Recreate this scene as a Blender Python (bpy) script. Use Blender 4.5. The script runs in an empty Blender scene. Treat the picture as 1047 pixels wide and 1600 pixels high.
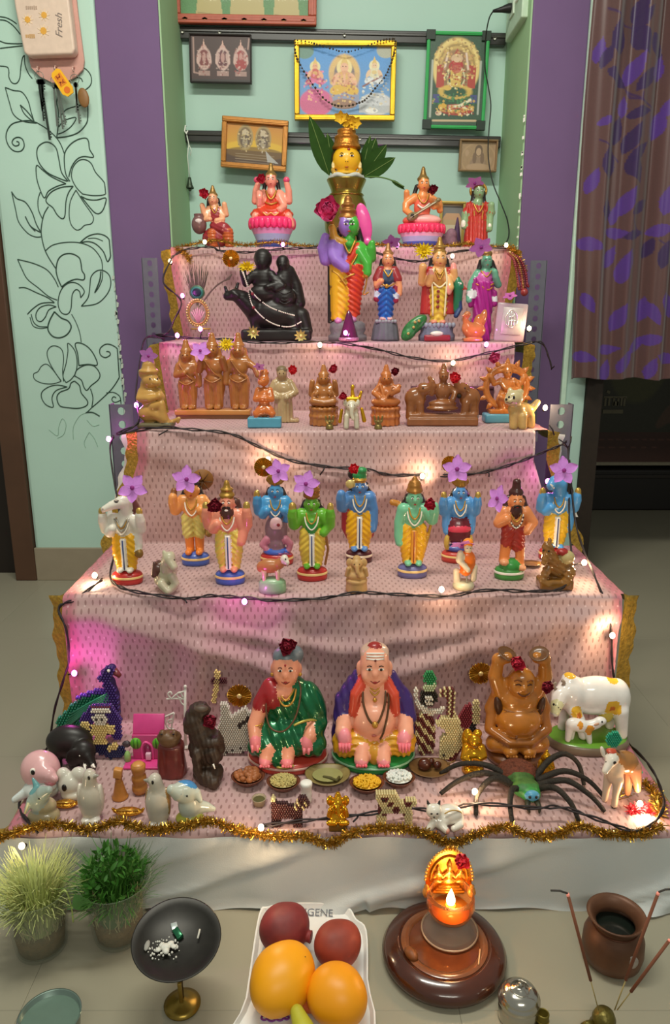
import bpy, math, random
import numpy as np
from mathutils import Vector, Matrix
random.seed(7)
rng = np.random.default_rng(7)
SC = bpy.context.scene
COL = SC.collection

# ------------------------------------------------------------------ camera, world, lamps, exposure
F_PX, PITCH, EYE = 1155.0, math.radians(15.0), 0.92
cam_d = bpy.data.cameras.new('camera'); cam = bpy.data.objects.new('camera', cam_d); COL.objects.link(cam)
cam.location = (0, 0, EYE); cam.rotation_euler = (math.pi / 2 - PITCH, 0, 0)
cam_d.sensor_fit = 'VERTICAL'; cam_d.sensor_height = 36.0; cam_d.lens = 36.0 * F_PX / 1600.0
cam_d.clip_start = 0.02; cam_d.clip_end = 50
SC.camera = cam
SC.view_settings.view_transform = 'Standard'; SC.view_settings.look = 'None'
SC.view_settings.gamma = 1.0; SC.view_settings.use_curve_mapping = False
SC.view_settings.exposure = 0.05
world = bpy.data.worlds.new('room_ambience'); SC.world = world; world.use_nodes = True
wb = world.node_tree.nodes['Background']
wb.inputs[0].default_value = (0.97, 1.0, 0.9, 1); wb.inputs[1].default_value = 0.27


def lamp(name, kind, loc, energy, color, size=None, sizey=None, rot=(0, 0, 0), parent=None, radius=None):
    l = bpy.data.lights.new(name, kind); l.energy = energy; l.color = color
    if kind == 'AREA':
        l.shape = 'RECTANGLE'; l.size = size; l.size_y = sizey
    if radius is not None:
        l.shadow_soft_size = radius
    o = bpy.data.objects.new(name, l); COL.objects.link(o)
    o.location = loc; o.rotation_euler = rot
    if parent: o.parent = parent
    return o


# the room's tube lamp, high on the wall behind the photographer, and its ceiling lamp
lamp('ceiling_tube_lamp', 'AREA', (-0.15, 1.0, 2.62), 37, (1.0, 0.985, 0.86), 1.15, 0.16, (math.radians(16), 0, 0))
lamp('wall_tube_lamp', 'AREA', (0.25, -1.2, 2.2), 20, (1.0, 0.985, 0.86), 1.2, 0.2, (math.radians(62), 0, 0))

# ------------------------------------------------------------------ pixel rays -> points in the room
CP, SP = math.cos(PITCH), math.sin(PITCH)


def ray(px, py):
    a = (px - 523.5) / F_PX; b = (800 - py) / F_PX
    return (a, CP + SP * b, -SP + CP * b)


def at_y(px, py, d):
    r = ray(px, py); t = d / r[1]
    return Vector((r[0] * t, d, EYE + r[2] * t))


def at_z(px, py, z):
    r = ray(px, py); t = (z - EYE) / r[2]
    return Vector((r[0] * t, r[1] * t, z))


def zcam(p):
    return p[1] * CP - (p[2] - EYE) * SP


def proj(p):
    zc = zcam(p)
    return (523.5 + F_PX * p[0] / zc, 800 - F_PX * (p[1] * SP + (p[2] - EYE) * CP) / zc)


# ------------------------------------------------------------------ materials
MATS = {}
GAIN = 1.28


def lin(h, gain=None):
    h = h.lstrip('#')
    v = [int(h[i:i + 2], 16) / 255 for i in (0, 2, 4)]
    v = [x / 12.92 if x <= .04045 else ((x + .055) / 1.055) ** 2.4 for x in v]
    g = GAIN if gain is None else gain
    return [min(x * g, .92) for x in v]


def mat(hexc, rough=.5, metal=0., coat=0., var=.06, vscale=60., bump=0., bscale=200., emit=0., alpha=1., trans=0., ior=1.45, sss=0., gain=None, sheen=0., spec=.5):
    key = (hexc, rough, metal, coat, var, vscale, bump, bscale, emit, alpha, trans, ior, sss, gain, sheen, spec)
    if key in MATS: return MATS[key]
    m = bpy.data.materials.new('surface_' + hexc.lstrip('#')); m.use_nodes = True
    nt = m.node_tree; N = nt.nodes; L = nt.links; b = N['Principled BSDF']
    c = lin(hexc, gain)
    b.inputs['Roughness'].default_value = rough; b.inputs['Metallic'].default_value = metal
    b.inputs['Coat Weight'].default_value = coat; b.inputs['Coat Roughness'].default_value = .08
    b.inputs['Alpha'].default_value = alpha; b.inputs['IOR'].default_value = ior
    b.inputs['Transmission Weight'].default_value = trans
    b.inputs['Sheen Weight'].default_value = sheen
    b.inputs['Specular IOR Level'].default_value = spec
    if sss:
        b.inputs['Subsurface Weight'].default_value = sss; b.inputs['Subsurface Scale'].default_value = .01
    b.inputs['Base Color'].default_value = (*c, 1)
    tc = None
    if var > 0:
        tc = N.new('ShaderNodeTexCoord'); no = N.new('ShaderNodeTexNoise'); no.inputs['Scale'].default_value = vscale
        no.inputs['Detail'].default_value = 3
        mr = N.new('ShaderNodeMapRange'); mr.inputs[1].default_value = .25; mr.inputs[2].default_value = .75
        mr.inputs[3].default_value = 1 - var; mr.inputs[4].default_value = 1 + var
        hs = N.new('ShaderNodeHueSaturation'); hs.inputs['Color'].default_value = (*c, 1)
        L.new(tc.outputs['Object'], no.inputs['Vector']); L.new(no.outputs['Fac'], mr.inputs[0]); L.new(mr.outputs[0], hs.inputs['Value'])
        L.new(hs.outputs[0], b.inputs['Base Color'])
    if bump > 0:
        if not tc: tc = N.new('ShaderNodeTexCoord')
        n2 = N.new('ShaderNodeTexNoise'); n2.inputs['Scale'].default_value = bscale; n2.inputs['Detail'].default_value = 4
        bp = N.new('ShaderNodeBump'); bp.inputs['Strength'].default_value = bump; bp.inputs['Distance'].default_value = .004
        L.new(tc.outputs['Object'], n2.inputs['Vector']); L.new(n2.outputs['Fac'], bp.inputs['Height']); L.new(bp.outputs[0], b.inputs['Normal'])
    if emit > 0:
        b.inputs['Emission Color'].default_value = (*c, 1); b.inputs['Emission Strength'].default_value = emit
    MATS[key] = m
    return m


def attr_mat(name, rough=.5, sheen=0., coat=0., spec=.5):
    if name in MATS: return MATS[name]
    m = bpy.data.materials.new(name); m.use_nodes = True; nt = m.node_tree; b = nt.nodes['Principled BSDF']
    a = nt.nodes.new('ShaderNodeAttribute'); a.attribute_name = 'Col'
    nt.links.new(a.outputs['Color'], b.inputs['Base Color'])
    b.inputs['Roughness'].default_value = rough; b.inputs['Sheen Weight'].default_value = sheen; b.inputs['Coat Weight'].default_value = coat
    b.inputs['Specular IOR Level'].default_value = spec
    MATS[name] = m
    return m


# ------------------------------------------------------------------ mesh helpers
def new_mesh(V, Fc, smooth=True):
    me = bpy.data.meshes.new('m')
    V = np.asarray(V, dtype=np.float32).reshape(-1, 3)
    if isinstance(Fc, np.ndarray):
        n = Fc.shape[1]; nf = len(Fc)
        me.vertices.add(len(V)); me.vertices.foreach_set('co', V.ravel())
        me.loops.add(nf * n); me.loops.foreach_set('vertex_index', Fc.astype(np.int32).ravel())
        me.polygons.add(nf); me.polygons.foreach_set('loop_start', np.arange(nf, dtype=np.int32) * n)
        me.update(calc_edges=True)
    else:
        me.from_pydata([tuple(map(float, v)) for v in V], [], Fc)
    me.polygons.foreach_set('use_smooth', np.full(len(me.polygons), smooth, dtype=bool))
    me.update()
    return me


def tag(o, label=None, cat=None, group=None, kind=None):
    if label: o['label'] = label
    if cat: o['category'] = cat
    if group: o['group'] = group
    if kind: o['kind'] = kind
    return o


def ob(name, me, m=None, parent=None, label=None):
    o = bpy.data.objects.new(name, me); COL.objects.link(o)
    if me is not None:
        me.name = name
        if m is not None and not me.materials: me.materials.append(m)
    if parent is not None: o.parent = parent
    if label: o['label'] = label
    return o


def empty(name, loc, label=None, cat=None, group=None, rz=0.):
    o = bpy.data.objects.new(name, None); COL.objects.link(o); o.location = loc; o.rotation_euler = (0, 0, rz)
    o.empty_display_size = .02
    return tag(o, label, cat, group)


def rotm(r):
    a, b, c = [math.radians(v) for v in r]
    return np.array(Matrix.Rotation(c, 3, 'Z') @ Matrix.Rotation(b, 3, 'Y') @ Matrix.Rotation(a, 3, 'X'))


class MB:
    """collects shapes into one mesh"""
    def __init__(s): s.V = []; s.F = []

    def add(s, V, Fc):
        n = len(s.V); s.V.extend([tuple(v) for v in V]); s.F.extend([tuple(i + n for i in f) for f in Fc]); return s

    def box(s, c, h, rot=None, bev=0.):
        R = rotm(rot) if rot else np.eye(3)
        if bev <= 0:
            P = [(x, y, z) for x in (-1, 1) for y in (-1, 1) for z in (-1, 1)]
            V = [R @ (np.array(p) * h) + c for p in P]
            return s.add(V, [(0, 1, 3, 2), (4, 6, 7, 5), (0, 4, 5, 1), (2, 3, 7, 6), (0, 2, 6, 4), (1, 5, 7, 3)])
        import bmesh
        bm = bmesh.new(); bmesh.ops.create_cube(bm, size=2)
        for v in bm.verts: v.co = Vector((v.co.x * h[0], v.co.y * h[1], v.co.z * h[2]))
        bmesh.ops.bevel(bm, geom=bm.edges[:], offset=bev, segments=2, affect='EDGES', profile=.5)
        V = [R @ np.array(v.co) + c for v in bm.verts]
        bm.verts.index_update(); Fc = [[v.index for v in f.verts] for f in bm.faces]; bm.free()
        return s.add(V, Fc)

    def lathe(s, prof, seg=24, c=(0, 0, 0), rot=None, close=True, sq=None):
        R = rotm(rot) if rot else np.eye(3); V = []; n = len(prof)
        for r, z in prof:
            for k in range(seg):
                a = 2 * math.pi * k / seg
                V.append(R @ np.array((max(r, 1e-5) * math.cos(a), max(r, 1e-5) * math.sin(a), z)) + c)
        Fc = [(i * seg + k, i * seg + (k + 1) % seg, (i + 1) * seg + (k + 1) % seg, (i + 1) * seg + k) for i in range(n - 1) for k in range(seg)]
        return s.add(V, Fc)

    def tube(s, pts, r, seg=8, caps=True):
        pts = [np.array(p, float) for p in pts]; n = len(pts); V = []
        rr = r if hasattr(r, '__len__') else [r] * n
        up = None
        for i, p in enumerate(pts):
            t = pts[min(i + 1, n - 1)] - pts[max(i - 1, 0)]; t = t / (np.linalg.norm(t) + 1e-12)
            if up is None:
                up = np.array((0, 0, 1.)) if abs(t[2]) < .9 else np.array((1., 0, 0))
            a = np.cross(t, up); a /= np.linalg.norm(a) + 1e-12; b = np.cross(a, t); up = b
            for k in range(seg):
                w = 2 * math.pi * k / seg
                V.append(p + rr[i] * (math.cos(w) * a + math.sin(w) * b))
        Fc = [(i * seg + k, i * seg + (k + 1) % seg, (i + 1) * seg + (k + 1) % seg, (i + 1) * seg + k) for i in range(n - 1) for k in range(seg)]
        if caps:
            Fc += [tuple(range(seg))[::-1], tuple((n - 1) * seg + k for k in range(seg))]
        return s.add(V, Fc)

    def ball(s, c, r, u=8, v=6, sc=(1, 1, 1), rot=None):
        R = rotm(rot) if rot else np.eye(3)
        V = [R @ (np.array((0, 0, r)) * sc) + c]
        for i in range(1, v):
            th = math.pi * i / v
            for k in range(u):
                ph = 2 * math.pi * k / u
                V.append(R @ (np.array((math.sin(th) * math.cos(ph), math.sin(th) * math.sin(ph), math.cos(th))) * r * sc) + c)
        V.append(R @ (np.array((0, 0, -r)) * sc) + c)
        Fc = [(0, 1 + k, 1 + (k + 1) % u) for k in range(u)]
        for i in range(v - 2):
            for k in range(u):
                a = 1 + i * u; Fc.append((a + k, a + u + k, a + u + (k + 1) % u, a + (k + 1) % u))
        e = len(V) - 1; a = 1 + (v - 2) * u
        Fc += [(e, a + (k + 1) % u, a + k) for k in range(u)]
        return s.add(V, Fc)

    def prism(s, poly, y0, y1, c=(0, 0, 0), rot=None):
        """polygon in x,z extruded along y"""
        R = rotm(rot) if rot else np.eye(3); n = len(poly)
        V = [R @ np.array((x, y0, z)) + c for x, z in poly] + [R @ np.array((x, y1, z)) + c for x, z in poly]
        Fc = [tuple(range(n)), tuple(range(2 * n - 1, n - 1, -1))] + [(i, i + n, (i + 1) % n + n, (i + 1) % n) for i in range(n)]
        return s.add(V, Fc)

    def mesh(s, smooth=True): return new_mesh(s.V, s.F, smooth)

    def build(s, name, m, parent=None, smooth=True, label=None): return ob(name, s.mesh(smooth), m, parent, label)


def catmull(pts, n=8, closed=False):
    P = [np.array(p, float) for p in pts]; out = []
    N = len(P)
    for i in range(N if closed else N - 1):
        if closed: p0, p1, p2, p3 = P[i - 1], P[i], P[(i + 1) % N], P[(i + 2) % N]
        else: p0, p1, p2, p3 = P[max(i - 1, 0)], P[i], P[i + 1], P[min(i + 2, N - 1)]
        for k in range(n):
            t = k / n
            out.append(.5 * ((2 * p1) + (p2 - p0) * t + (2 * p0 - 5 * p1 + 4 * p2 - p3) * t * t + (3 * p1 - p0 - 3 * p2 + p3) * t ** 3))
    if not closed: out.append(P[-1])
    return out


def fix_normals(me):
    import bmesh
    bm = bmesh.new(); bm.from_mesh(me); bmesh.ops.recalc_face_normals(bm, faces=bm.faces); bm.to_mesh(me); bm.free()


def text_mesh(body, size=1., ext=.0, shear=0., bold=0.):
    cu = bpy.data.curves.new('t', 'FONT'); cu.body = body; cu.size = size; cu.extrude = ext; cu.shear = shear; cu.offset = bold
    cu.align_x = 'CENTER'; cu.align_y = 'CENTER'; cu.resolution_u = 3
    o = bpy.data.objects.new('t', cu); COL.objects.link(o)
    me = bpy.data.meshes.new_from_object(o.evaluated_get(bpy.context.evaluated_depsgraph_get()))
    bpy.data.objects.remove(o); bpy.data.curves.remove(cu)
    return me


# ------------------------------------------------------------------ soft solids: blended primitives -> one skin, split by part
OFF = np.array([(i, j, k) for i in (0, 1) for j in (0, 1) for k in (0, 1)])
EDG = [(a, b) for a in range(8) for b in range(a + 1, 8) if abs(OFF[a] - OFF[b]).sum() == 1]


def nets(D, org, h):
    S = D < 0
    n = np.zeros(tuple(np.array(D.shape) - 1), np.int8)
    for o in OFF:
        n += S[o[0]:S.shape[0] - 1 + o[0], o[1]:S.shape[1] - 1 + o[1], o[2]:S.shape[2] - 1 + o[2]]
    act = np.argwhere((n > 0) & (n < 8))
    idx = np.full(n.shape, -1, np.int32); idx[act[:, 0], act[:, 1], act[:, 2]] = np.arange(len(act))
    vals = np.stack([D[act[:, 0] + o[0], act[:, 1] + o[1], act[:, 2] + o[2]] for o in OFF], 1)
    vals = np.clip(vals, -2 * h, 2 * h)
    sm = np.zeros((len(act), 3)); ct = np.zeros(len(act))
    for a, b in EDG:
        m = (vals[:, a] < 0) != (vals[:, b] < 0)
        t = vals[m, a] / (vals[m, a] - vals[m, b])
        sm[m] += OFF[a] + (OFF[b] - OFF[a]) * t[:, None]; ct[m] += 1
    V = org + h * (act + sm / ct[:, None])
    Q = []
    for ax in range(3):
        sl0 = [slice(None)] * 3; sl1 = [slice(None)] * 3
        sl0[ax] = slice(0, -1); sl1[ax] = slice(1, None)
        a, b = S[tuple(sl0)], S[tuple(sl1)]
        E = np.argwhere(a != b)
        u, v = (ax + 1) % 3, (ax + 2) % 3
        E = E[(E[:, u] > 0) & (E[:, v] > 0) & (E[:, u] < n.shape[u]) & (E[:, v] < n.shape[v])]
        inside = a[E[:, 0], E[:, 1], E[:, 2]]
        du = np.zeros(3, int); du[u] = 1; dv = np.zeros(3, int); dv[v] = 1
        c = [E - du - dv, E - dv, E, E - du]
        q = np.stack([idx[x[:, 0], x[:, 1], x[:, 2]] for x in c], 1)
        q[~inside] = q[~inside][:, ::-1]
        Q.append(q)
    Q = np.concatenate(Q); Q = Q[(Q >= 0).all(1)]
    return V, Q, act


def _bbox(p):
    t = p[0]
    if t == 'e': c = np.array(p[2:5]); r = max(p[5:8]) if len(p) > 9 and p[9] else np.array(p[5:8]); return c - r, c + r
    if t == 'b':
        c = np.array(p[2:5]); r = np.linalg.norm(p[5:8]) if len(p) > 10 and p[10] else np.array(p[5:8]); return c - r, c + r
    if t == 't': c = np.array(p[2:5]); r = p[5] + p[6]; return c - r, c + r
    if t == 'p':
        A = np.array([q[:3] for q in p[2]]); R = np.array([q[3] for q in p[2]])[:, None]
        return (A - R).min(0), (A + R).max(0)
    if t == 'y':
        c = np.array(p[2:5]); r = max(p[5], p[6]); H = p[7]
        if len(p) > 9 and p[9]:
            q = math.hypot(r, H); return c - q, c + q
        return c - (r, r, H), c + (r, r, H)


def _dist(p, X, Y, Z):
    t = p[0]
    if t == 'p':
        d = None; pts = p[2]
        if len(pts) == 1: pts = [pts[0], pts[0]]
        for a, b in zip(pts[:-1], pts[1:]):
            bx, by, bz = b[0] - a[0], b[1] - a[1], b[2] - a[2]; l2 = bx * bx + by * by + bz * bz + 1e-9
            px, py, pz = X - a[0], Y - a[1], Z - a[2]
            s = np.clip((px * bx + py * by + pz * bz) / l2, 0, 1)
            q = np.sqrt((px - s * bx) ** 2 + (py - s * by) ** 2 + (pz - s * bz) ** 2) - (a[3] + s * (b[3] - a[3]))
            d = q if d is None else np.minimum(d, q)
        return d
    x, y, z = X - p[2], Y - p[3], Z - p[4]
    ri = {'e': 9, 'b': 10, 't': 8, 'y': 9}[t]
    if len(p) > ri and p[ri]:
        R = rotm(p[ri]); x, y, z = (R[0, 0] * x + R[1, 0] * y + R[2, 0] * z, R[0, 1] * x + R[1, 1] * y + R[2, 1] * z, R[0, 2] * x + R[1, 2] * y + R[2, 2] * z)
    if t == 'e':
        a, b, c = p[5:8]
        k0 = np.sqrt((x / a) ** 2 + (y / b) ** 2 + (z / c) ** 2) + 1e-9
        k1 = np.sqrt((x / a / a) ** 2 + (y / b / b) ** 2 + (z / c / c) ** 2) + 1e-9
        return k0 * (k0 - 1) / k1
    if t == 'b':
        rd = p[8]; q = [np.abs(v) - (hh - rd) for v, hh in zip((x, y, z), p[5:8])]
        return np.sqrt(sum(np.maximum(v, 0) ** 2 for v in q)) + np.minimum(np.maximum(np.maximum(q[0], q[1]), q[2]), 0) - rd
    if t == 't':
        return np.sqrt((np.sqrt(x * x + y * y) - p[5]) ** 2 + z * z) - p[6]
    if t == 'y':  # cone/cylinder along z, bottom radius, top radius, half height
        r1, r2, H = p[5:8]; s = np.clip((z + H) / (2 * H), 0, 1); rr = r1 + (r2 - r1) * s
        return np.maximum(np.sqrt(x * x + y * y) - rr, np.abs(z) - H)


def _k(p): return {'e': 8, 'b': 9, 't': 7, 'p': 3, 'y': 8}[p[0]]


def soft(prims, N=90, h=None, disp=None, kdef=None):
    """prims: (type, part, ...). part '-x' cuts, '~x' only recolours. Returns {part: (V,Q)}"""
    prims = [(p[0], p[1], [(q[0], q[1], q[2], q[3] * 1.13 + .3) for q in p[2]]) + tuple(p[3:]) if p[0] == 'p' and p[1].startswith(('body', 'sleeve')) else p for p in prims]
    lo = np.min([_bbox(p)[0] for p in prims if p[1][0] not in '-~'], 0); hi = np.max([_bbox(p)[1] for p in prims if p[1][0] not in '-~'], 0)
    if h is None: h = (hi - lo).max() / N
    if kdef is None: kdef = h * 2.2
    lo = lo - 3 * h; hi = hi + 3 * h
    nn = np.ceil((hi - lo) / h).astype(int) + 1
    ax = [lo[i] + h * np.arange(nn[i]) for i in range(3)]
    D = np.full(nn, 1e3, np.float32); RW = np.full(nn, 1e3, np.float32); LB = np.zeros(nn, np.int16)
    names = []
    for p in prims:
        part = p[1]; mode = part[0] if part[0] in '-~' else '+'; part = part.lstrip('-~')
        k = p[_k(p)] if len(p) > _k(p) and p[_k(p)] is not None else kdef
        b0, b1 = _bbox(p); mg = k + 3 * h
        i0 = np.clip(np.floor((b0 - mg - lo) / h).astype(int), 0, nn - 1); i1 = np.clip(np.ceil((b1 + mg - lo) / h).astype(int) + 1, 1, nn)
        if (i1 <= i0).any(): continue
        sl = tuple(slice(a, b) for a, b in zip(i0, i1))
        X, Y, Z = np.meshgrid(ax[0][sl[0]], ax[1][sl[1]], ax[2][sl[2]], indexing='ij', sparse=True)
        d = _dist(p, X, Y, Z)
        d = np.broadcast_to(d, D[sl].shape)
        if disp and part in disp and mode == '+': d = d + disp[part](X, Y, Z)
        if mode == '-':
            q = D[sl]; k = max(k, 1e-6); g = np.maximum(k - np.abs(q + d), 0) / k
            D[sl] = np.maximum(q, -d) + g * g * k / 4; continue
        if part not in names: names.append(part)
        li = names.index(part)
        if mode == '~':
            LB[sl] = np.where(d < 0, li, LB[sl]); continue
        q = D[sl]; k = max(k, 1e-6); g = np.maximum(k - np.abs(q - d), 0) / k
        D[sl] = np.minimum(q, d) - g * g * k / 4
        w = d < RW[sl]; LB[sl] = np.where(w, li, LB[sl]); RW[sl] = np.where(w, d, RW[sl])
    V, Q, act = nets(D, lo, h)
    g = np.clip(np.round((V - lo) / h).astype(int), 0, nn - 1)
    vl = LB[g[:, 0], g[:, 1], g[:, 2]]
    fl = vl[Q]; fl = np.where((fl[:, 1] == fl[:, 2]) | (fl[:, 1] == fl[:, 3]), fl[:, 1], np.where(fl[:, 2] == fl[:, 3], fl[:, 2], fl[:, 0]))
    # drop specks: a face unlike most neighbours takes their label
    out = {}
    for li, nm in enumerate(names):
        q = Q[fl == li]
        if not len(q): continue
        u, inv = np.unique(q, return_inverse=True)
        out[nm] = (V[u], inv.reshape(-1, 4))
    return out


def islands(V, Q, least=1):
    """the separate pieces of a mesh; crumbs stay with the largest"""
    lab = np.arange(len(V))
    while True:
        m = lab[Q].min(1); new = lab.copy()
        for c in range(4): np.minimum.at(new, Q[:, c], m)
        new = new[new]
        if (new == lab).all(): break
        lab = new
    fl = lab[Q[:, 0]]; ids, ct = np.unique(fl, return_counts=True)
    if len(ids) == 1: return [(V, Q)]
    main = ids[ct.argmax()]; keep = [i for i, c in zip(ids, ct) if c >= least and i != main]; out = []
    for i in [main] + keep:
        q = Q[fl == i] if i != main else Q[~np.isin(fl, keep)]
        u, inv = np.unique(q, return_inverse=True); out.append((V[u], inv.reshape(-1, 4)))
    return out


def mir(*ps):
    """the shapes and their mirror images in x"""
    out = []
    for p in ps:
        out.append(p); q = list(p)
        if p[0] == 'p': q[2] = [(-a[0],) + tuple(a[1:]) for a in p[2]]
        else:
            q[2] = -p[2]; ri = {'e': 9, 'b': 10, 't': 8, 'y': 9}[p[0]]
            if len(p) > ri and p[ri]: q[ri] = (p[ri][0], -p[ri][1], -p[ri][2])
        out.append(tuple(q))
    return out


class Thing:
    """a thing at a spot of the room, shaped in photo-pixel units: x right, y away, z up from its base"""
    def __init__(s, name, label, cat, px, z, py=None, d=None, top=None, base=None, group=None, rz=0., lift=0.):
        if d is None: s.loc = at_z(px, py, z)
        else:
            q = at_y(px, 500, d); zc = d * CP - (z - EYE) * SP
            s.loc = Vector(((px - 523.5) / F_PX * zc, d, z))
        s.loc.z += lift
        s.s = zcam(s.loc) / F_PX
        s.base = proj(s.loc)[1] if base is None else base
        s.sz = s.s
        if top is not None:
            Hh = at_y(px, top, s.loc.y).z - s.loc.z
            s.sz = Hh / (s.base - top)
        s.name, s.label, s.cat, s.group, s.rz = name, label, cat, group, rz
        s.root = None

    def R(s):
        if s.root is None: s.root = empty(s.name, s.loc, s.label, s.cat, s.group, s.rz)
        return s.root

    def sc(s, V): return np.asarray(V, float) * (s.s, s.s, s.sz)

    def solid(s, prims, m, N=90, h=None, disp=None, kdef=None):
        """the whole thing as one mesh"""
        P = [(p[0], ('-' if p[1][0] == '-' else '') + 'a') + tuple(p[2:]) for p in prims]
        V, Q = soft(P, N, h, None if disp is None else {'a': disp}, kdef)['a']
        V[:, 2] = np.maximum(V[:, 2], 0)
        me = new_mesh(s.sc(V), Q)
        s.root = ob(s.name, me, m); s.root.location = s.loc; s.root.rotation_euler = (0, 0, s.rz)
        tag(s.root, s.label, s.cat, s.group)
        return s.root

    def soft(s, prims, mats, N=90, h=None, disp=None, labels=None, kdef=None):
        r = {}
        for nm, (V, Q) in soft(prims, N, h, disp, kdef).items():
            V[:, 2] = np.maximum(V[:, 2], 0)      # stands flat on its step
            for V_, Q_ in (islands(V, Q) if nm not in ('body', 'hair', 'figure', 'elephant') else [(V, Q)]):
                r[nm] = ob(nm, new_mesh(s.sc(V_), Q_), mats[nm], s.R())
        return r

    def mb(s, name, m, mb, parent=None, smooth=True):
        me = new_mesh(s.sc(mb.V), mb.F, smooth)
        return ob(name, me, m, parent or s.R())


# ------------------------------------------------------------------ painted prints
class Canvas:
    """a flat print, painted into point colours of a fine grid; x right 0..w, y down 0..h"""
    def __init__(s, w, h, n, bg):
        s.w, s.h = w, h; s.nx = n; s.ny = max(2, int(n * h / w))
        s.X, s.Y = np.meshgrid(np.linspace(0, w, s.nx), np.linspace(0, h, s.ny))
        s.C = np.ones((s.ny, s.nx, 3)) * lin(bg)

    def _put(s, m, c, a=1.):
        m = np.clip(m, 0, 1)[..., None] * a
        s.C = s.C * (1 - m) + np.array(lin(c)) * m; return s

    def ell(s, x, y, rx, ry, c, a=1., rot=0., soft=.12):
        t = math.radians(rot); dx, dy = s.X - x, s.Y - y
        u, v = dx * math.cos(t) + dy * math.sin(t), -dx * math.sin(t) + dy * math.cos(t)
        return s._put((1 - np.sqrt((u / rx) ** 2 + (v / ry) ** 2)) / soft + .5, c, a)

    def ring(s, x, y, rx, ry, wd, c, a=1.):
        return s._put(1.5 - np.abs(np.sqrt(((s.X - x) / rx) ** 2 + ((s.Y - y) / ry) ** 2) - 1) / wd, c, a)

    def rect(s, x0, y0, x1, y1, c, a=1.):
        return s._put(((s.X >= x0) & (s.X <= x1) & (s.Y >= y0) & (s.Y <= y1)).astype(float), c, a)

    def poly(s, pts, c, a=1.):
        ins = np.zeros(s.X.shape, bool); n = len(pts)
        for i in range(n):
            (x0, y0), (x1, y1) = pts[i], pts[i - 1]
            if y0 == y1: continue
            cr = ((y0 > s.Y) != (y1 > s.Y)) & (s.X < (x1 - x0) * (s.Y - y0) / (y1 - y0) + x0)
            ins ^= cr
        return s._put(ins.astype(float), c, a)

    def line(s, pts, wd, c, a=1.):
        for (x0, y0), (x1, y1) in zip(pts[:-1], pts[1:]):
            l2 = (x1 - x0) ** 2 + (y1 - y0) ** 2 + 1e-9
            t = np.clip(((s.X - x0) * (x1 - x0) + (s.Y - y0) * (y1 - y0)) / l2, 0, 1)
            dd = np.hypot(s.X - x0 - t * (x1 - x0), s.Y - y0 - t * (y1 - y0))
            s._put(1.5 - dd / wd, c, a)
        return s

    def grad(s, c0, c1, vert=True):
        t = ((s.Y / s.h) if vert else (s.X / s.w))[..., None]
        s.C = np.array(lin(c0)) * (1 - t) + np.array(lin(c1)) * t; return s

    def noise(s, amt, seed=1):
        r = np.random.default_rng(seed).uniform(1 - amt, 1 + amt, s.X.shape)[..., None]; s.C = np.clip(s.C * r, 0, .95); return s

    def mesh(s, W, H, fn=None):
        """grid of W x H metres centred at x=0, bottom z=0, facing -y"""
        x = (s.X / s.w - .5) * W; z = (1 - s.Y / s.h) * H; y = np.zeros_like(x)
        if fn is not None: x, y, z = fn(x, y, z)
        V = np.stack([x, y, z], -1).reshape(-1, 3)
        i = np.arange(s.ny * s.nx).reshape(s.ny, s.nx)
        Q = np.stack([i[:-1, :-1], i[1:, :-1], i[1:, 1:], i[:-1, 1:]], -1).reshape(-1, 4)
        me = new_mesh(V, Q)
        at = me.color_attributes.new('Col', 'FLOAT_COLOR', 'POINT')
        C4 = np.concatenate([s.C, np.ones(s.C.shape[:2] + (1,))], -1).astype(np.float32)
        at.data.foreach_set('color', C4.ravel())
        return me
# ------------------------------------------------------------------ the room
WALL_Y, BACK_Y = 2.5, 2.84
XL, XR = -.525, .588                       # niche opening
MINT = mat('a3bfb4', .75, var=.03, vscale=3, bump=.05, bscale=90)
MINT2 = mat('a4c1b3', .75, var=.04, vscale=4, bump=.06, bscale=90)
PURP = mat('634b70', .7, var=.05, vscale=5, bump=.06, bscale=90)
BROWN = mat('4a3222', .55, var=.12, vscale=9)
DARK = mat('1a120c', .6, var=.1)


def struct(name, mb, m, parent=None, smooth=False):
    o = mb.build(name, m, parent, smooth)
    if parent is None: o['kind'] = 'structure'
    return o


fl = struct('floor', MB().box((0, 2, -.03), (2.4, 3.2, .018)), mat('8a8572', .7))
tile_me = None
for i in range(-3, 3):
    for j in range(-1, 9):
        if tile_me is None:
            tile_me = MB().box((0, 0, -.006), (.29985, .29985, .006), bev=.0003).mesh(False)
            tm = mat('85806f', .32, var=.035, vscale=2.2)
            tile_me.materials.append(tm)
        t = ob('tile', tile_me, None, fl); t.location = (.17 + .6 * i + .3, -.1 + .6 * j, 0)

wl = struct('wall_left', MB().box((-.8885, WALL_Y + .06, 1.25), (.1765, .06, 1.25), bev=.012), MINT2)
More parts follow.
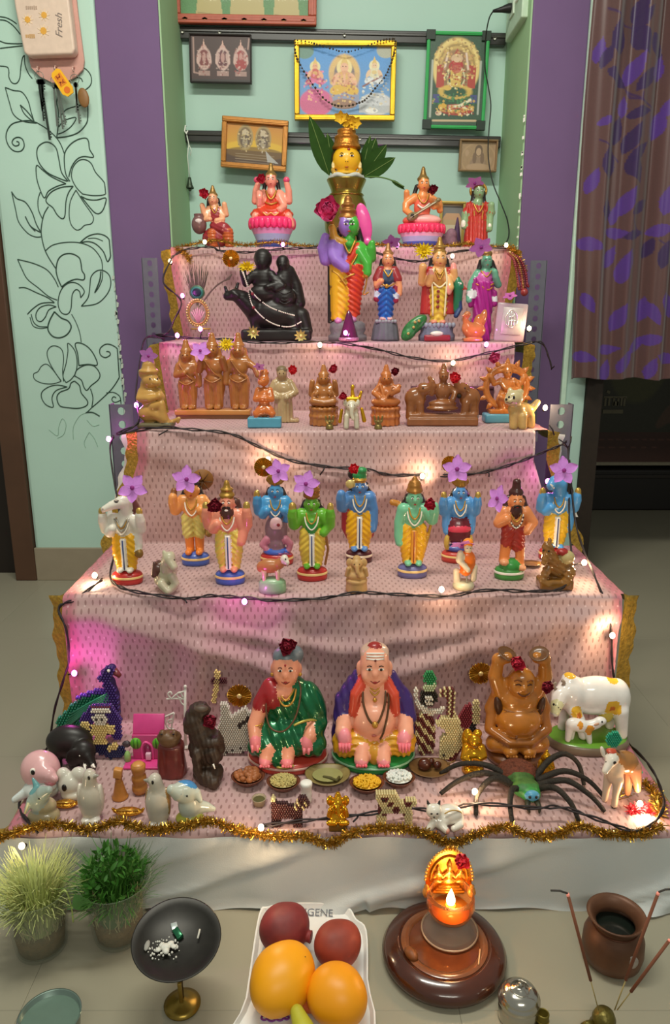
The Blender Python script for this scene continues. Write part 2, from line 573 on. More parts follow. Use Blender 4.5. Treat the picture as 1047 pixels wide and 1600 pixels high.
# purple paint bands either side of the niche
struct('wall_niche_left', MB().box(((-.712 + XL) / 2, WALL_Y + .172, 1.25), ((XL + .712) / 2, .17, 1.25), bev=.004), PURP)
struct('wall_niche_right', MB().box(((.757 + XR) / 2, WALL_Y + .172, 1.25), ((.757 - XR) / 2, .17, 1.25), bev=.004), PURP)
GRN = mat('8fae86', .75, var=.04, vscale=4)
struct('wall_reveal_left', MB().box((XL + .002, WALL_Y + .175, 1.25), (.003, .166, 1.25)), GRN)
struct('wall_reveal_right', MB().box((XR - .002, WALL_Y + .175, 1.25), (.003, .166, 1.25)), GRN)
struct('wall_back', MB().box((.03, BACK_Y + .05, 1.25), (.6, .05, 1.25)), MINT)
tr = struct('trim_1', MB().box((.7655, WALL_Y + .05, 1.25), (.0085, .06, 1.25), bev=.004), mat('b9d3c0', .6))
struct('wall_right', MB().box((.807, WALL_Y + .08, 1.25), (.034, .078, 1.25), bev=.004), MINT)
bbm = mat('877c69', .4, var=.06, vscale=20)
struct('baseboard_left', MB().box((-.8885, WALL_Y - .004, .06), (.1765, .006, .06), bev=.002), bbm)
# left doorway: brown frame and the dark door leaf
d1 = struct('door_1', MB().box((-1.34, WALL_Y + .09, 1.05), (.2, .02, 1.05)), mat('1d150f', .5, var=.2, vscale=6))
MB().box((-1.102, WALL_Y + .05, 1.05), (.037, .065, 1.05), bev=.004).build('door_frame', BROWN, d1, False)
MB().box((-1.38, WALL_Y + .062, .55), (.1, .008, .4), bev=.006).build('door_panel', mat('241a13', .5), d1, False)
# right doorway: dark frame, dim room beyond
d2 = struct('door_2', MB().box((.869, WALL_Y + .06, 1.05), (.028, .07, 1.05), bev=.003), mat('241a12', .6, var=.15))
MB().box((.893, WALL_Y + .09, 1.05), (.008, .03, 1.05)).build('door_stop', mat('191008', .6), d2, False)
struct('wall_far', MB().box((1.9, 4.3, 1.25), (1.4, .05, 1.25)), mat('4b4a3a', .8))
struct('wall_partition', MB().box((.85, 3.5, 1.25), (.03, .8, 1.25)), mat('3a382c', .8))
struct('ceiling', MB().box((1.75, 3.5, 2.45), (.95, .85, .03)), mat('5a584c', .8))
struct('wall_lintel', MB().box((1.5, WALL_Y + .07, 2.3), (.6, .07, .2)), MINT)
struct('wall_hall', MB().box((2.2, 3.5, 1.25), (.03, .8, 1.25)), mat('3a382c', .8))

# marker drawing of a flowering vine on the mint wall
def vine():
    A = lambda L: [(x / 5.817, y / 5.817 + 180) for x, y in L]
    B = lambda L: [(x / 5.235, y / 5.235 + 400) for x, y in L]
    C = lambda L: [(x / 6.159, y / 6.159) for x, y in L]
    S = [  # (points, weight)
        (C([(0, 160), (60, 170), (120, 200), (160, 230)]), 1), (C([(0, 190), (60, 200), (130, 250), (195, 330)]), 1),
        (C([(0, 395), (60, 415), (140, 420), (215, 420)]), 1), (C([(0, 465), (80, 455), (215, 440)]), 1),
        (C([(0, 635), (70, 645), (85, 690), (85, 740), (115, 795), (160, 800), (190, 750), (200, 650), (215, 560), (235, 530)]), 1),
        (C([(235, 530), (240, 620), (270, 700), (310, 755)]), 1),
        (C([(740, 640), (820, 660), (875, 730), (870, 820), (790, 885)]), 1), (C([(705, 760), (740, 745), (780, 755), (795, 785)]), 1),
        (C([(50, 840), (90, 985), (130, 1100), (220, 1165), (350, 1185)]), 1), (C([(50, 840), (130, 870), (210, 885), (270, 970), (300, 1080), (330, 1170)]), 1),
        (C([(195, 1010), (250, 1060), (300, 1120), (335, 1180)]), 1.2), (C([(195, 1010), (225, 1080), (270, 1130), (335, 1180)]), 1),
        (C([(560, 920), (545, 985), (560, 1060), (560, 1200), (545, 1330)]), 1.2),
        (C([(845, 1000), (720, 1025), (630, 1060), (575, 1130)]), 1), (C([(845, 1000), (845, 1120), (830, 1190), (760, 1270), (660, 1310), (550, 1325)]), 1.3),
        (C([(565, 1220), (620, 1160), (730, 1130), (690, 1210), (620, 1265), (560, 1290)]), 1),
        (A([(340, 70), (270, 50), (190, 55), (110, 80), (65, 140), (55, 210), (80, 280), (130, 325), (190, 325), (220, 280), (205, 220), (165, 200), (125, 215), (110, 250), (135, 278), (170, 270), (170, 245), (150, 238)]), 1.2),
        (A([(340, 70), (420, 120), (500, 190), (550, 260), (585, 350)]), 1),
        (A([(620, 600), (560, 520), (535, 400), (510, 300), (455, 250), (400, 248), (345, 290), (335, 360), (360, 440), (430, 520), (530, 570), (610, 600)]), 1.2),
        (A([(635, 600), (600, 540), (585, 440), (590, 340), (640, 265), (710, 220), (780, 208), (805, 240), (815, 310), (850, 380), (760, 375), (700, 400), (650, 470), (625, 560)]), 1.2),
        (A([(600, 622), (470, 560), (390, 500), (335, 455), (328, 520), (345, 620), (400, 750), (440, 690), (520, 645), (600, 622)]), 1.1),
        (A([(665, 645), (560, 655), (470, 695), (420, 760), (430, 800), (480, 840), (520, 905), (565, 940), (590, 910), (600, 780), (625, 700), (665, 645)]), 1.2),
        (A([(690, 680), (640, 780), (628, 900), (645, 990), (690, 1040), (730, 1035), (770, 1000), (830, 985), (850, 940), (830, 890), (760, 790), (690, 680)]), .9),
        (A([(750, 715), (690, 650), (650, 560), (665, 470), (720, 410), (780, 405), (830, 440), (870, 520), (940, 600), (975, 670), (950, 720), (850, 730), (750, 715)]), 1),
        (A([(735, 735), (800, 765), (880, 770), (960, 752), (955, 810), (930, 870), (890, 895), (840, 865), (735, 735)]), 1.2),
        (A([(365, 700), (345, 770), (350, 860), (385, 940)]), 1),
        (A([(440, 830), (400, 900), (378, 1000), (375, 1080), (400, 1200), (440, 1290), (505, 1390)]), 1.2),
        (A([(105, 695), (140, 850), (170, 970), (250, 1070), (320, 1105), (372, 1105)]), 1), (A([(105, 695), (150, 755), (230, 790), (290, 880), (330, 990), (370, 1060)]), 1.2),
        (A([(230, 920), (280, 1010), (370, 1065)]), 1.3), (A([(230, 920), (270, 1000), (320, 1055)]), 1),
        (A([(415, 1230), (480, 1180), (600, 1155), (730, 1160), (840, 1205), (910, 1290), (930, 1360), (930, 1410)]), 1),
        (A([(725, 1160), (800, 1100), (890, 1078), (970, 1105), (1015, 1180), (1010, 1260), (978, 1330), (940, 1240), (870, 1170), (800, 1148), (725, 1160)]), 1.3), (A([(800, 1120), (870, 1118), (935, 1143)]), .7),
        (A([(560, 1560), (525, 1480), (510, 1400), (530, 1310), (580, 1265), (650, 1258), (715, 1290), (735, 1340), (745, 1410), (768, 1450), (760, 1495), (690, 1490), (620, 1515), (560, 1560)]), 1.4),
        (A([(160, 1310), (200, 1400), (250, 1490), (350, 1570), (440, 1645), (520, 1680)]), 1), (A([(160, 1310), (300, 1345), (420, 1400), (490, 1480), (530, 1560)]), 1.1),
        (B([(665, 410), (720, 340), (735, 250), (745, 170), (790, 122), (845, 118), (895, 160), (905, 240), (870, 320), (790, 390), (665, 410)]), 1.1), (B([(825, 125), (815, 200), (775, 300)]), 1.6), (B([(840, 125), (835, 190), (805, 260), (775, 300)]), 1),
        (B([(660, 340), (650, 290), (620, 275), (590, 320), (580, 430), (550, 475), (500, 460), (475, 390), (490, 300), (530, 240), (590, 215), (650, 235), (690, 290), (660, 340)]), 1.1),
        (B([(155, 260), (210, 260), (300, 300), (390, 340), (445, 380)]), 1.1), (B([(225, 475), (270, 430), (330, 390), (400, 380), (445, 382)]), 1.2),
        (B([(460, 415), (400, 400), (330, 420), (295, 470), (300, 520), (335, 535), (370, 500), (400, 440), (460, 415)]), 1.1), (B([(255, 475), (275, 540), (320, 575), (385, 578)]), 1), (B([(245, 500), (270, 570), (330, 592), (385, 585)]), .8),
        (B([(445, 455), (405, 530), (392, 600), (430, 655), (490, 668), (550, 640), (582, 580), (555, 530), (500, 505), (445, 455)]), 1.6), (B([(585, 475), (620, 540), (650, 620), (665, 705)]), .8),
        (B([(500, 1020), (450, 950), (400, 860), (385, 790), (410, 745), (455, 735), (505, 765), (520, 840), (512, 940), (520, 1025)]), .9), (B([(540, 1035), (515, 980), (540, 880), (555, 780), (555, 712), (610, 770), (630, 860), (620, 950), (580, 1010), (540, 1035)]), 1),
        (B([(645, 895), (635, 800), (615, 720), (660, 712), (720, 745), (770, 810), (795, 890), (720, 885), (645, 895)]), 1.3), (B([(610, 980), (630, 930), (700, 892), (770, 900), (815, 960), (805, 1010), (745, 1060), (710, 1098), (685, 1070), (665, 1015), (610, 980)]), 1.2),
        (B([(500, 1025), (440, 940), (385, 885), (340, 900), (310, 945), (275, 965), (285, 1010), (350, 1040), (430, 1045), (500, 1025)]), .8), (B([(550, 1070), (470, 1055), (400, 1070), (345, 1110), (340, 1160), (375, 1215), (435, 1235), (425, 1160), (460, 1100), (550, 1070)]), 1.1),
        (B([(610, 1022), (650, 1060), (665, 1120), (715, 1185), (705, 1225), (640, 1245), (560, 1240), (490, 1225), (465, 1160), (490, 1115), (560, 1085), (580, 1040), (610, 1022)]), 1.3), (B([(740, 1085), (760, 1160), (750, 1240)]), 1.1), (B([(750, 1240), (820, 1180), (920, 1080), (985, 970), (998, 880), (975, 780), (930, 735), (870, 720), (820, 755), (820, 805), (860, 830), (900, 810), (895, 785), (870, 780)]), 1.2),
        (B([(870, 1120), (930, 1115), (980, 1150), (990, 1210)]), 1), (B([(985, 1180), (950, 1195), (925, 1190), (915, 1170), (930, 1150), (950, 1160)]), 1), (B([(705, 1280), (760, 1280), (815, 1310)]), 1.5), (B([(750, 1240), (720, 1270), (700, 1285)]), 1),
    ]
    ink = mat('2c4438', .6, var=.1)
    faint = mat('87a795', .7)
    mb = MB()
    for pts, w in S:
        P = [at_y(x, y, WALL_Y - .0012) for x, y in catmull(pts, 5)]
        P = [p for p in P if -1.06 < p.x < -.718]
        if len(P) > 2: mb.tube(P, .0011 * w + .0004, 4, False)
    mb.build('vine_drawing', ink, wl, True, 'black marker drawing of a vine with flowers')
    mb = MB()
    for L in ([(600, 1500), (600, 1400), (650, 1310), (700, 1285)], [(730, 1440), (690, 1520), (700, 1570)], [(730, 1440), (770, 1490), (800, 1560)], [(400, 1420), (470, 1470), (480, 1400), (510, 1330), (540, 1380), (520, 1460), (470, 1490)], [(710, 1340), (760, 1390), (810, 1380)]):
        mb.tube([at_y(x, y, WALL_Y - .0008) for x, y in catmull(B(L), 5)], .001, 4, False)
    mb.build('pencil_sketch', faint, wl)


vine()
# ragged white plaster left where the purple paint peels
mb = MB()
for i in range(26):
    y = 435 + i * 10 + random.uniform(-4, 4)
    p = at_y(178 + (y - 430) * .085 + random.uniform(-2, 2), y, WALL_Y - .0008)
    w = random.uniform(.002, .006); hh = random.uniform(.006, .014)
    mb.add([p + Vector((-w, 0, -hh)), p + Vector((w * .6, 0, -hh * .7)), p + Vector((w, 0, hh * .6)), p + Vector((-w * .5, 0, hh))], [(0, 1, 2, 3)])
mb.build('peeling_plaster', mat('a9b3a6', .8), wl, False)
mb = MB()
for y in [187, 215, 240, 262, 305, 330, 355, 370, 385, 395] + [random.uniform(180, 400) for _ in range(5)]:
    p = at_y(819.5 - (y - 180) * .055, y, WALL_Y - .0008); w = random.uniform(.002, .004); hh = random.uniform(.003, .008)
    mb.add([p + Vector((-w, 0, -hh)), p + Vector((w, 0, -hh * .5)), p + Vector((w * .7, 0, hh)), p + Vector((-w, 0, hh * .6))], [(0, 1, 2, 3)])
o = mb.build('wall_chips', mat('d9d5cc', .8), bpy.data.objects['wall_niche_right'], False)

# ------------------------------------------------------------------ curtain in the right doorway
def curtain():
    z0, z1, x0, W = .715, 2.3, .752, .85
    cv = Canvas(W, z1 - z0, 300, '523836')
    H = z1 - z0
    def P(px, py):
        p = at_y(px, py, 2.43); return (p.x - x0, z1 - p.z)
    def leaf(px, py, ln, ang, c='46297e', w=.23):
        x, y = P(px, py); t = math.radians(ang); L_ = ln * .0026
        pts = []
        for k in range(17):
            s_ = k / 8 if k <= 8 else (16 - k) / 8
            sd = 1 if k <= 8 else -1
            o_ = sd * w * L_ * math.sin(math.pi * min(1, s_) ** .8)
            pts.append((x + (s_ - .5) * L_ * math.cos(t) - o_ * math.sin(t), y - (s_ - .5) * L_ * math.sin(t) - o_ * math.cos(t)))
        cv.poly(pts, c, .95)
    K = 3.81
    for x, y, ln, ang, shaded in [(845, 40, 30, 65, 1), (860, 115, 28, 50, 1), (850, 245, 36, -65, 1), (712, 230, 40, 90, 1), (610, 300, 26, 80, 0), (640, 350, 24, 70, 1), (805, 410, 36, 62, 0), (880, 475, 34, 45, 1), (705, 470, 30, -30, 1), (945, 300, 34, -60, 1), (955, 420, 30, 75, 0), (750, 625, 24, 85, 0), (835, 675, 26, 5, 1), (635, 730, 20, 20, 0), (710, 770, 32, 80, 1), (790, 820, 34, 65, 1), (820, 910, 28, 45, 1), (945, 750, 34, 75, 0), (1010, 640, 28, 60, 0), (800, 1010, 34, -65, 1), (655, 960, 40, 90, 1), (560, 1080, 30, 70, 0), (755, 1195, 36, 62, 0), (830, 1235, 26, 40, 1), (690, 1270, 24, 80, 0), (980, 1190, 36, 80, 0), (640, 1240, 28, 85, 1), (700, 1380, 28, -10, 0), (790, 1400, 24, 10, 1), (945, 1370, 30, 20, 0), (540, 1460, 34, -15, 0), (660, 1520, 30, 65, 0), (745, 1560, 32, 75, 0), (960, 1510, 34, 80, 1), (880, 1480, 26, 70, 1)]:
        leaf(780 + x / K, y / K, ln, ang, '2e1b48' if shaded else '4a2c78')  # fold shade painted into the print: darker purple leaves, brighter ones where lit
    for x, y, ln, ang in [(970, 420, 34, 85), (915, 475, 28, -60), (962, 495, 36, 65), (1000, 485, 32, 80), (1015, 490, 30, -60), (1038, 475, 34, -70), (945, 545, 28, 5), (905, 560, 30, -10), (968, 565, 32, 60), (1012, 530, 30, 15), (1035, 560, 30, -20), (1008, 575, 30, 70), (940, 578, 30, 80), (990, 540, 28, 50)]:
        leaf(x, y, ln, ang, '4a2c78')
    for pts in [[(655, 60), (690, 100), (760, 150), (810, 150)], [(780, 530), (830, 600), (920, 665)], [(770, 520), (790, 570), (850, 620)], [(840, 560), (835, 600)], [(600, 840), (680, 900), (720, 950)], [(790, 1240), (785, 1320), (810, 1385), (840, 1400)], [(930, 1430), (1000, 1470)]]:
        cv.line([P(780 + a / K, b / K) for a, b in pts], .0022, '38214a')
    cv.noise(.05, 3)
    def fold(x, y, z):
        u = x + W / 2
        g = .65 + .35 * z / H
        y = .026 * np.sin(u * 2 * np.pi / .098 + .5 + .5 * np.sin(z * 2.2)) * g + .006 * np.sin(u * 2 * np.pi / .041 + z * 1.5)
        y = y + .012 * np.sin(z * 3.1 + u * 9)
        return x - .012 * np.sin(z * 2.) + .02 * (1 - z / H), y, z + .004 * np.sin(u * 40)
    me = cv.mesh(W, H, fold)
    o = ob('door_curtain', me, attr_mat('curtain_satin', .42, .3)); o.location = (x0 + W / 2, 2.43, z0)
    tag(o, 'brown doorway curtain printed with purple leaves', 'curtain')
    md = o.modifiers.new('thick', 'SOLIDIFY'); md.thickness = .0015


curtain()

# ------------------------------------------------------------------ dim room behind the curtain: poster over a black chest
def far_room():
    c0 = at_y(935, 735, 3.45)
    mb = MB().box((0, .2, .1), (.42, .2, .1), bev=.008)
    o = mb.build('low_chest', mat('15110e', .5, var=.1), None, False); o.location = (c0.x + .38, 3.46, .0)
    tag(o, 'black low chest in the dim room behind the curtain', 'chest')
    MB().box((0, -.004, .17), (.4, .006, .008), bev=.002).build('lid_edge', mat('1f1913', .5), o, False)
    W, H = .8, .62
    cv = Canvas(W, H, 130, '2b2a1c')
    cv.rect(0, .46, W, H, '3a1d14'); cv.rect(0, .605, W, H, '77705e'); cv.rect(0, 0, .02, H, '57543f')
    cv.ell(.18, .12, .14, .2, '40401f'); cv.ell(.47, .2, .09, .2, '53352a', rot=25); cv.ell(.55, .26, .04, .22, '59402f', rot=30); cv.ell(.46, .33, .03, .13, '4b3a2a', rot=-35)
    cv.ell(.42, .3, .03, .13, '503526', rot=30); cv.ell(.36, .36, .03, .1, '4a3527', rot=40); cv.ell(.5, .4, .05, .09, '4c4725'); cv.ell(.6, .1, .05, .16, '5b4236', rot=15)
    for k in range(9): cv.rect(.03 + k * .04, .49, .055 + k * .04, .498, '57352a')
    for k in range(6): cv.rect(.03 + k * .05, .53, .06 + k * .05, .538, '57352a')
    cv.noise(.08, 5)
    p = empty('wall_poster', (c0.x + .38, 3.5, .215), 'dark printed poster standing on the black chest behind the curtain', 'poster')
    ob('print', cv.mesh(W, H), attr_mat('dull_print', .5), p)
    MB().box((0, .008, H / 2), (W / 2, .006, H / 2)).build('backing', mat('2b241c', .7), p, False)
    # pale lettering: a stroke-hung word over a line
    mb = MB(); X = -W / 2 + .03; Z = .285
    mb.box((X + .055, -.002, Z + .042), (.055, .001, .004))
    for dx, hh in ((.01, .02), (.028, .018), (.05, .02), (.07, .02), (.086, .018), (.1, .02)): mb.box((X + dx, -.002, Z + .02), (.0045, .001, hh))
    mb.box((X + .06, -.002, Z + .012), (.012, .001, .01)); mb.box((X + .02, -.002, Z + .066), (.009, .001, .006), (0, 30, 0))
    mb.box((X + .05, -.002, Z - .026), (.048, .001, .009))
    mb.build('lettering', mat('6a6450', .6), p, False)


far_room()

# ------------------------------------------------------------------ the stepped rack
CX = .018
TR = [(2.32, 1.112, .505), (1.99, .847, .48), (1.66, .6655, .465), (1.33, .398, .54), (1.0, .13, .54)]   # front edge y, height, half width
S1, S2, S3, S4, S5 = [t[1] + .0015 for t in TR]
GREY = mat('5d5d68', .45, metal=.3, var=.05)


def slotted(name, x0, x1, y, z0, z1, parent, flange=1):
    """a punched strip of slotted angle: every hole goes through"""
    mb = MB(); W = (x1 - x0); n = max(2, int((z1 - z0) / .03)); dz = (z1 - z0) / n; cx = (x0 + x1) / 2
    for i in range(n):
        a = z0 + i * dz; b = a + dz; c = (a + b) / 2
        for yy, flip in ((y, False), (y + .002, True)):
            out = [(x0, a), (cx, a), (x1, a), (x1, c), (x1, b), (cx, b), (x0, b), (x0, c)]
            rx, rz = W * .17, dz * .3
            inn = [(cx + rx * math.cos(t), c + rz * math.sin(t)) for t in [math.pi * (1.25 + .25 * k) for k in range(8)]]
            V = [(p[0], yy, p[1]) for p in out] + [(p[0], yy, p[1]) for p in inn]
            Fc = [(k, (k + 1) % 8, 8 + (k + 1) % 8, 8 + k) for k in range(8)]
            if flip: Fc = [f[::-1] for f in Fc]
            mb.add(V, Fc)
    mb.box((x0 if flange < 0 else x1, y + .018, (z0 + z1) / 2), (.0012, .018, (z1 - z0) / 2))
    return mb.build(name, GREY, parent, False)


rack = empty('stepped_rack', (0, 0, 0), 'grey slotted steel rack whose five steps carry the dolls', 'rack')
for (fy, z, hw) in TR:
    by = fy + .33
    MB().box((CX, (fy + by) / 2 + .004, z - .016), (hw - .02, .158, .0125), bev=.002).build('shelf_board', mat('6d6d75', .5, metal=.4), rack, False)
pl = at_y(226, 470, 2.34).x; pr = at_y(250, 470, 2.34).x
slotted('upright', pl, pr, 2.335, .0, at_y(238, 403, 2.335).z, rack, -1)
slotted('upright', at_y(825, 470, 2.34).x, at_y(850, 470, 2.34).x, 2.335, .0, at_y(838, 407, 2.335).z, rack, 1)
slotted('upright', at_y(176, 690, 1.72).x, at_y(212, 690, 1.72).x, 1.715, .0, at_y(195, 632, 1.715).z, rack, -1)
slotted('upright', at_y(856, 680, 1.72).x, at_y(891, 680, 1.72).x, 1.715, .0, at_y(876, 632, 1.715).z, rack, 1)

# ------------------------------------------------------------------ pink net cloth over the steps
def net_material():
    m = bpy.data.materials.new('pink_net_over_lining'); m.use_nodes = True; nt = m.node_tree; N = nt.nodes; L = nt.links; b = N['Principled BSDF']
    uv = N.new('ShaderNodeUVMap'); uv.uv_map = 'UV'; se = N.new('ShaderNodeSeparateXYZ'); L.new(uv.outputs[0], se.inputs[0])
    def M_(op, a, b_=None, c=None):
        n = N.new('ShaderNodeMath'); n.operation = op
        for i, v in enumerate((a, b_, c)):
            if v is None: continue
            if isinstance(v, (int, float)): n.inputs[i].default_value = v
            else: L.new(v, n.inputs[i])
        return n.outputs[0]
    CW, CH = .0135, .0150
    u = M_('DIVIDE', se.outputs[0], CW); v = M_('DIVIDE', se.outputs[1], CH)
    row = M_('FLOOR', v); u2 = M_('ADD', u, M_('MULTIPLY', M_('MODULO', row, 2.), .5))
    fu = M_('SUBTRACT', M_('FRACT', u2), .5); fv = M_('SUBTRACT', M_('FRACT', v), .5)
    d2 = M_('ADD', M_('POWER', M_('DIVIDE', M_('ABSOLUTE', fu), .14), 2.), M_('POWER', M_('DIVIDE', M_('ABSOLUTE', fv), .36), 2.))
    dash = M_('SMOOTHSTEP' if False else 'LESS_THAN', d2, 1.)
    fine = N.new('ShaderNodeTexNoise'); fine.inputs['Scale'].default_value = 60; L.new(uv.outputs[0], fine.inputs['Vector'])
    big = N.new('ShaderNodeTexNoise'); big.inputs['Scale'].default_value = 7; L.new(uv.outputs[0], big.inputs['Vector'])
    c1 = N.new('ShaderNodeMix'); c1.data_type = 'RGBA'; c1.inputs['A'].default_value = (*lin('ae918f'), 1); c1.inputs['B'].default_value = (*lin('9c7b78'), 1); L.new(big.outputs['Fac'], c1.inputs['Factor'])
    ed = N.new('ShaderNodeAttribute'); ed.attribute_name = 'edge'
    ce = N.new('ShaderNodeMix'); ce.data_type = 'RGBA'; L.new(c1.outputs['Result'], ce.inputs['A']); ce.inputs['B'].default_value = (*lin('9c4a5c'), 1); L.new(ed.outputs['Fac'], ce.inputs['Factor'])
    c2 = N.new('ShaderNodeMix'); c2.data_type = 'RGBA'; L.new(ce.outputs['Result'], c2.inputs['A']); c2.inputs['B'].default_value = (*lin('74524f'), 1)
    L.new(M_('MULTIPLY', dash, M_('ADD', M_('MULTIPLY', fine.outputs['Fac'], .7), .35)), c2.inputs['Factor'])
    # sequin dots
    d3 = M_('ADD', M_('POWER', M_('SUBTRACT', M_('FRACT', M_('DIVIDE', se.outputs[0], .031)), .5), 2.), M_('POWER', M_('SUBTRACT', M_('FRACT', M_('DIVIDE', se.outputs[1], .034)), .5), 2.))
    dot = M_('LESS_THAN', d3, .0035)
    c3 = N.new('ShaderNodeMix'); c3.data_type = 'RGBA'; L.new(c2.outputs['Result'], c3.inputs['A']); c3.inputs['B'].default_value = (*lin('e6c6c4'), 1); L.new(M_('MULTIPLY', dot, .3), c3.inputs['Factor'])
    L.new(c3.outputs['Result'], b.inputs['Base Color']); b.inputs['Roughness'].default_value = .62; b.inputs['Sheen Weight'].default_value = .25
    bp = N.new('ShaderNodeBump'); bp.inputs['Strength'].default_value = .25; bp.inputs['Distance'].default_value = .002; L.new(dash, bp.inputs['Height']); bp.invert = True
    L.new(bp.outputs[0], b.inputs['Normal'])
    return m


def cloth_profile():
    """list of (y, z, half width, tag) from the niche down to the front hem; tag: 0 tread, 1 riser with fraction down"""
    P = [(2.63, TR[0][1], TR[0][2], 0, 0., 0)]
    for i, (fy, z, hw) in enumerate(TR):
        n = 22
        y0 = P[-1][0]
        for k in range(1, n + 1):
            y = y0 + (fy + .006 - y0) * k / n; P.append((y, z, hw, 0, k / n, i))
        P.append((fy + .001, z - .0015, hw, 1, .01, i)); P.append((fy - .001, z - .006, hw, 1, .03, i))
        if i < 4:
            z2 = TR[i + 1][1]; hw2 = TR[i + 1][2]; m = 30
            for k in range(1, m + 1):
                f = k / m; P.append((fy - .001, z - .006 + (z2 + .0 - z + .006) * f, hw + (hw2 - hw) * max(0, f * 1.3 - .3), 1, f, i))
        else:
            P += [(fy - .002, z - .012, hw, 1, .4, i), (fy - .003, z - .02, hw, 1, 1., i)]
    return P


def drape():
    P = cloth_profile(); n = len(P); m = 150
    P = [np.array(p, float) for p in P]
    sl = [0.]
    for a, b in zip(P[:-1], P[1:]): sl.append(sl[-1] + math.hypot(b[0] - a[0], b[1] - a[1]))
    V = np.zeros((n, m, 3)); UV = np.zeros((n, m, 2)); ED = np.zeros((n, m))
    t = np.linspace(-1, 1, m)
    for i, p in enumerate(P):
        y, z, hw, tg, f, st = p
        x = CX + hw * t
        wy = np.zeros(m); wz = np.zeros(m)
        if tg == 1 and st < 4:
            env = math.sin(math.pi * min(1, f)) ** .7 if f > 0 else 0
            amp = (.0035, .003, .007, .011)[int(st)]
            # swags hanging from the corners plus soft vertical folds
            u = np.abs(t + .06 * math.sin(st))
            ridge = np.exp(-((f - (.12 + .62 * (1 - u) ** 1.3)) / .085) ** 2) * (u > .12)
            ridge2 = np.exp(-((f - (.05 + .36 * (1 - u) ** 1.1)) / .06) ** 2)
            wy -= env * amp * (1.7 * ridge + 1.1 * ridge2 * (st > 1) + .5 * np.sin(t * 23 + st * 2 + f * 2.) + .3 * np.sin(t * 41 + f * 3 + st))
            wy -= env * .004 + .010 * f * f * (st == 3)
        else:
            wz += .0012 * np.abs(np.sin(t * 19 + y * 31) * np.sin(y * 47 + t * 8)) * (st < 4 or f < .97)
            if st == 4 and tg == 1: wz += .004 * np.sin(t * 24) * f - .003 * f; wy += .003 * np.sin(t * 31) * f
        V[i, :, 0] = x; V[i, :, 1] = y + wy; V[i, :, 2] = z + wz
        UV[i, :, 0] = x; UV[i, :, 1] = sl[i]
        ED[i] = np.clip((np.abs(t) * hw - (hw - .03)) / .012, 0, 1) * .75
    Q = []
    ix = np.arange(n * m).reshape(n, m)
    Q = np.stack([ix[:-1, :-1], ix[1:, :-1], ix[1:, 1:], ix[:-1, 1:]], -1).reshape(-1, 4)
    me = new_mesh(V.reshape(-1, 3), Q)
    uvl = me.uv_layers.new(name='UV'); li = np.empty(len(me.loops), np.int32); me.loops.foreach_get('vertex_index', li)
    uvl.data.foreach_set('uv', UV.reshape(-1, 2)[li].astype(np.float32).ravel())
    a = me.attributes.new('edge', 'FLOAT', 'POINT'); a.data.foreach_set('value', ED.astype(np.float32).ravel())
    root = empty('display_cloth', (CX, 1.0, .13), 'pink dotted net cloth draped over all five steps', 'cloth')
    o = ob('net_cloth', me, net_material(), root); o.location = (-CX, -1.0, -.13)
    # side borders: gold ribbon, then the white lining peeping out
    GOLD = mat('b08a38', .3, metal=.7, var=.35, vscale=120, bump=.8, bscale=160)
    WHT = mat('c9c4bb', .7, var=.04)
    for sd in (-1, 1):
        for nm, o0, o1, m_ in (('gold_border', -.002, .036, GOLD), ('white_lining', .02, .05, WHT)):
            mb = MB(); rows = 5; V2 = []
            sub = P[24:]
            if nm == 'white_lining': sub = [p for p in sub if p[3] == 1 and p[5] in (1, 2) and p[4] < .75]; sub = [p for p in sub if p[5] == 2]
            for j, p in enumerate(sub):
                y, z, hw, tg, f, st = p
                for k in range(rows):
                    w = o0 + (o1 - o0) * k / (rows - 1); wob = .003 * math.sin(j * .55 + k * .4) + .002 * math.sin(j * 1.3 + sd)
                    ww = max(w, 0)
                    if nm == 'white_lining': ww += .0; dn = .010
                    else: dn = 0
                    V2.append((CX + sd * (hw + w * (.62 if tg == 0 else .85) + wob * (k / (rows - 1))), y + ww * (.4 if tg else .2) + dn + (0.006 if tg == 0 else 0), z - ww * (.9 if tg == 0 else .15) - dn * .6 + .0008))
            nn = len(sub)
            Fc = [(j * rows + k, j * rows + k + 1, (j + 1) * rows + k + 1, (j + 1) * rows + k) for j in range(nn - 1) for k in range(rows - 1)]
            mb.add([(v[0] - CX, v[1] - 1.0, v[2] - .13) for v in V2], Fc); mb.build(nm, m_, root, True)
    return root


drape()

# white sheet round the lowest step
def skirt():
    n, m = 16, 220; V = []
    for i in range(n):
        f = i / (n - 1)
        for j in range(m):
            t = j / (m - 1); x = -.56 + 1.16 * t
            fold = .017 * math.exp(-((f - (1.12 - 1.5 * ((t * 2.3) % 1))) / .13) ** 2) + .012 * math.exp(-((f - (.95 - 1.1 * ((t * 3.1 + .37) % 1))) / .1) ** 2)
            y = .993 - .012 * f - fold * 1.0 * f ** .4 + .002 * math.sin(t * 60)
            V.append((x, y - .006 * (f > .97), .122 - .1195 * f + .003 * math.sin(t * 37) * f * (f > .5)))
    Fc = [(i * m + j, (i + 1) * m + j, (i + 1) * m + j + 1, i * m + j + 1) for i in range(n - 1) for j in range(m - 1)]
    o = ob('white_sheet', new_mesh(V, Fc), mat('aeb2b0', .75, var=.03, vscale=10, bump=.1, bscale=500))
    tag(o, 'white cotton sheet hanging round the lowest step to the floor', 'sheet')


skirt()
MB().box((CX, 1.165, .052), (.53, .16, .05), bev=.004).build('base_box', mat('7b6a55', .7), rack, False)
# ------------------------------------------------------------------ things on the walls
RAILM = mat('23211f',.35,var=.1,coat=.3)
SCREW = mat('d0d0c4',.35,metal=.6)


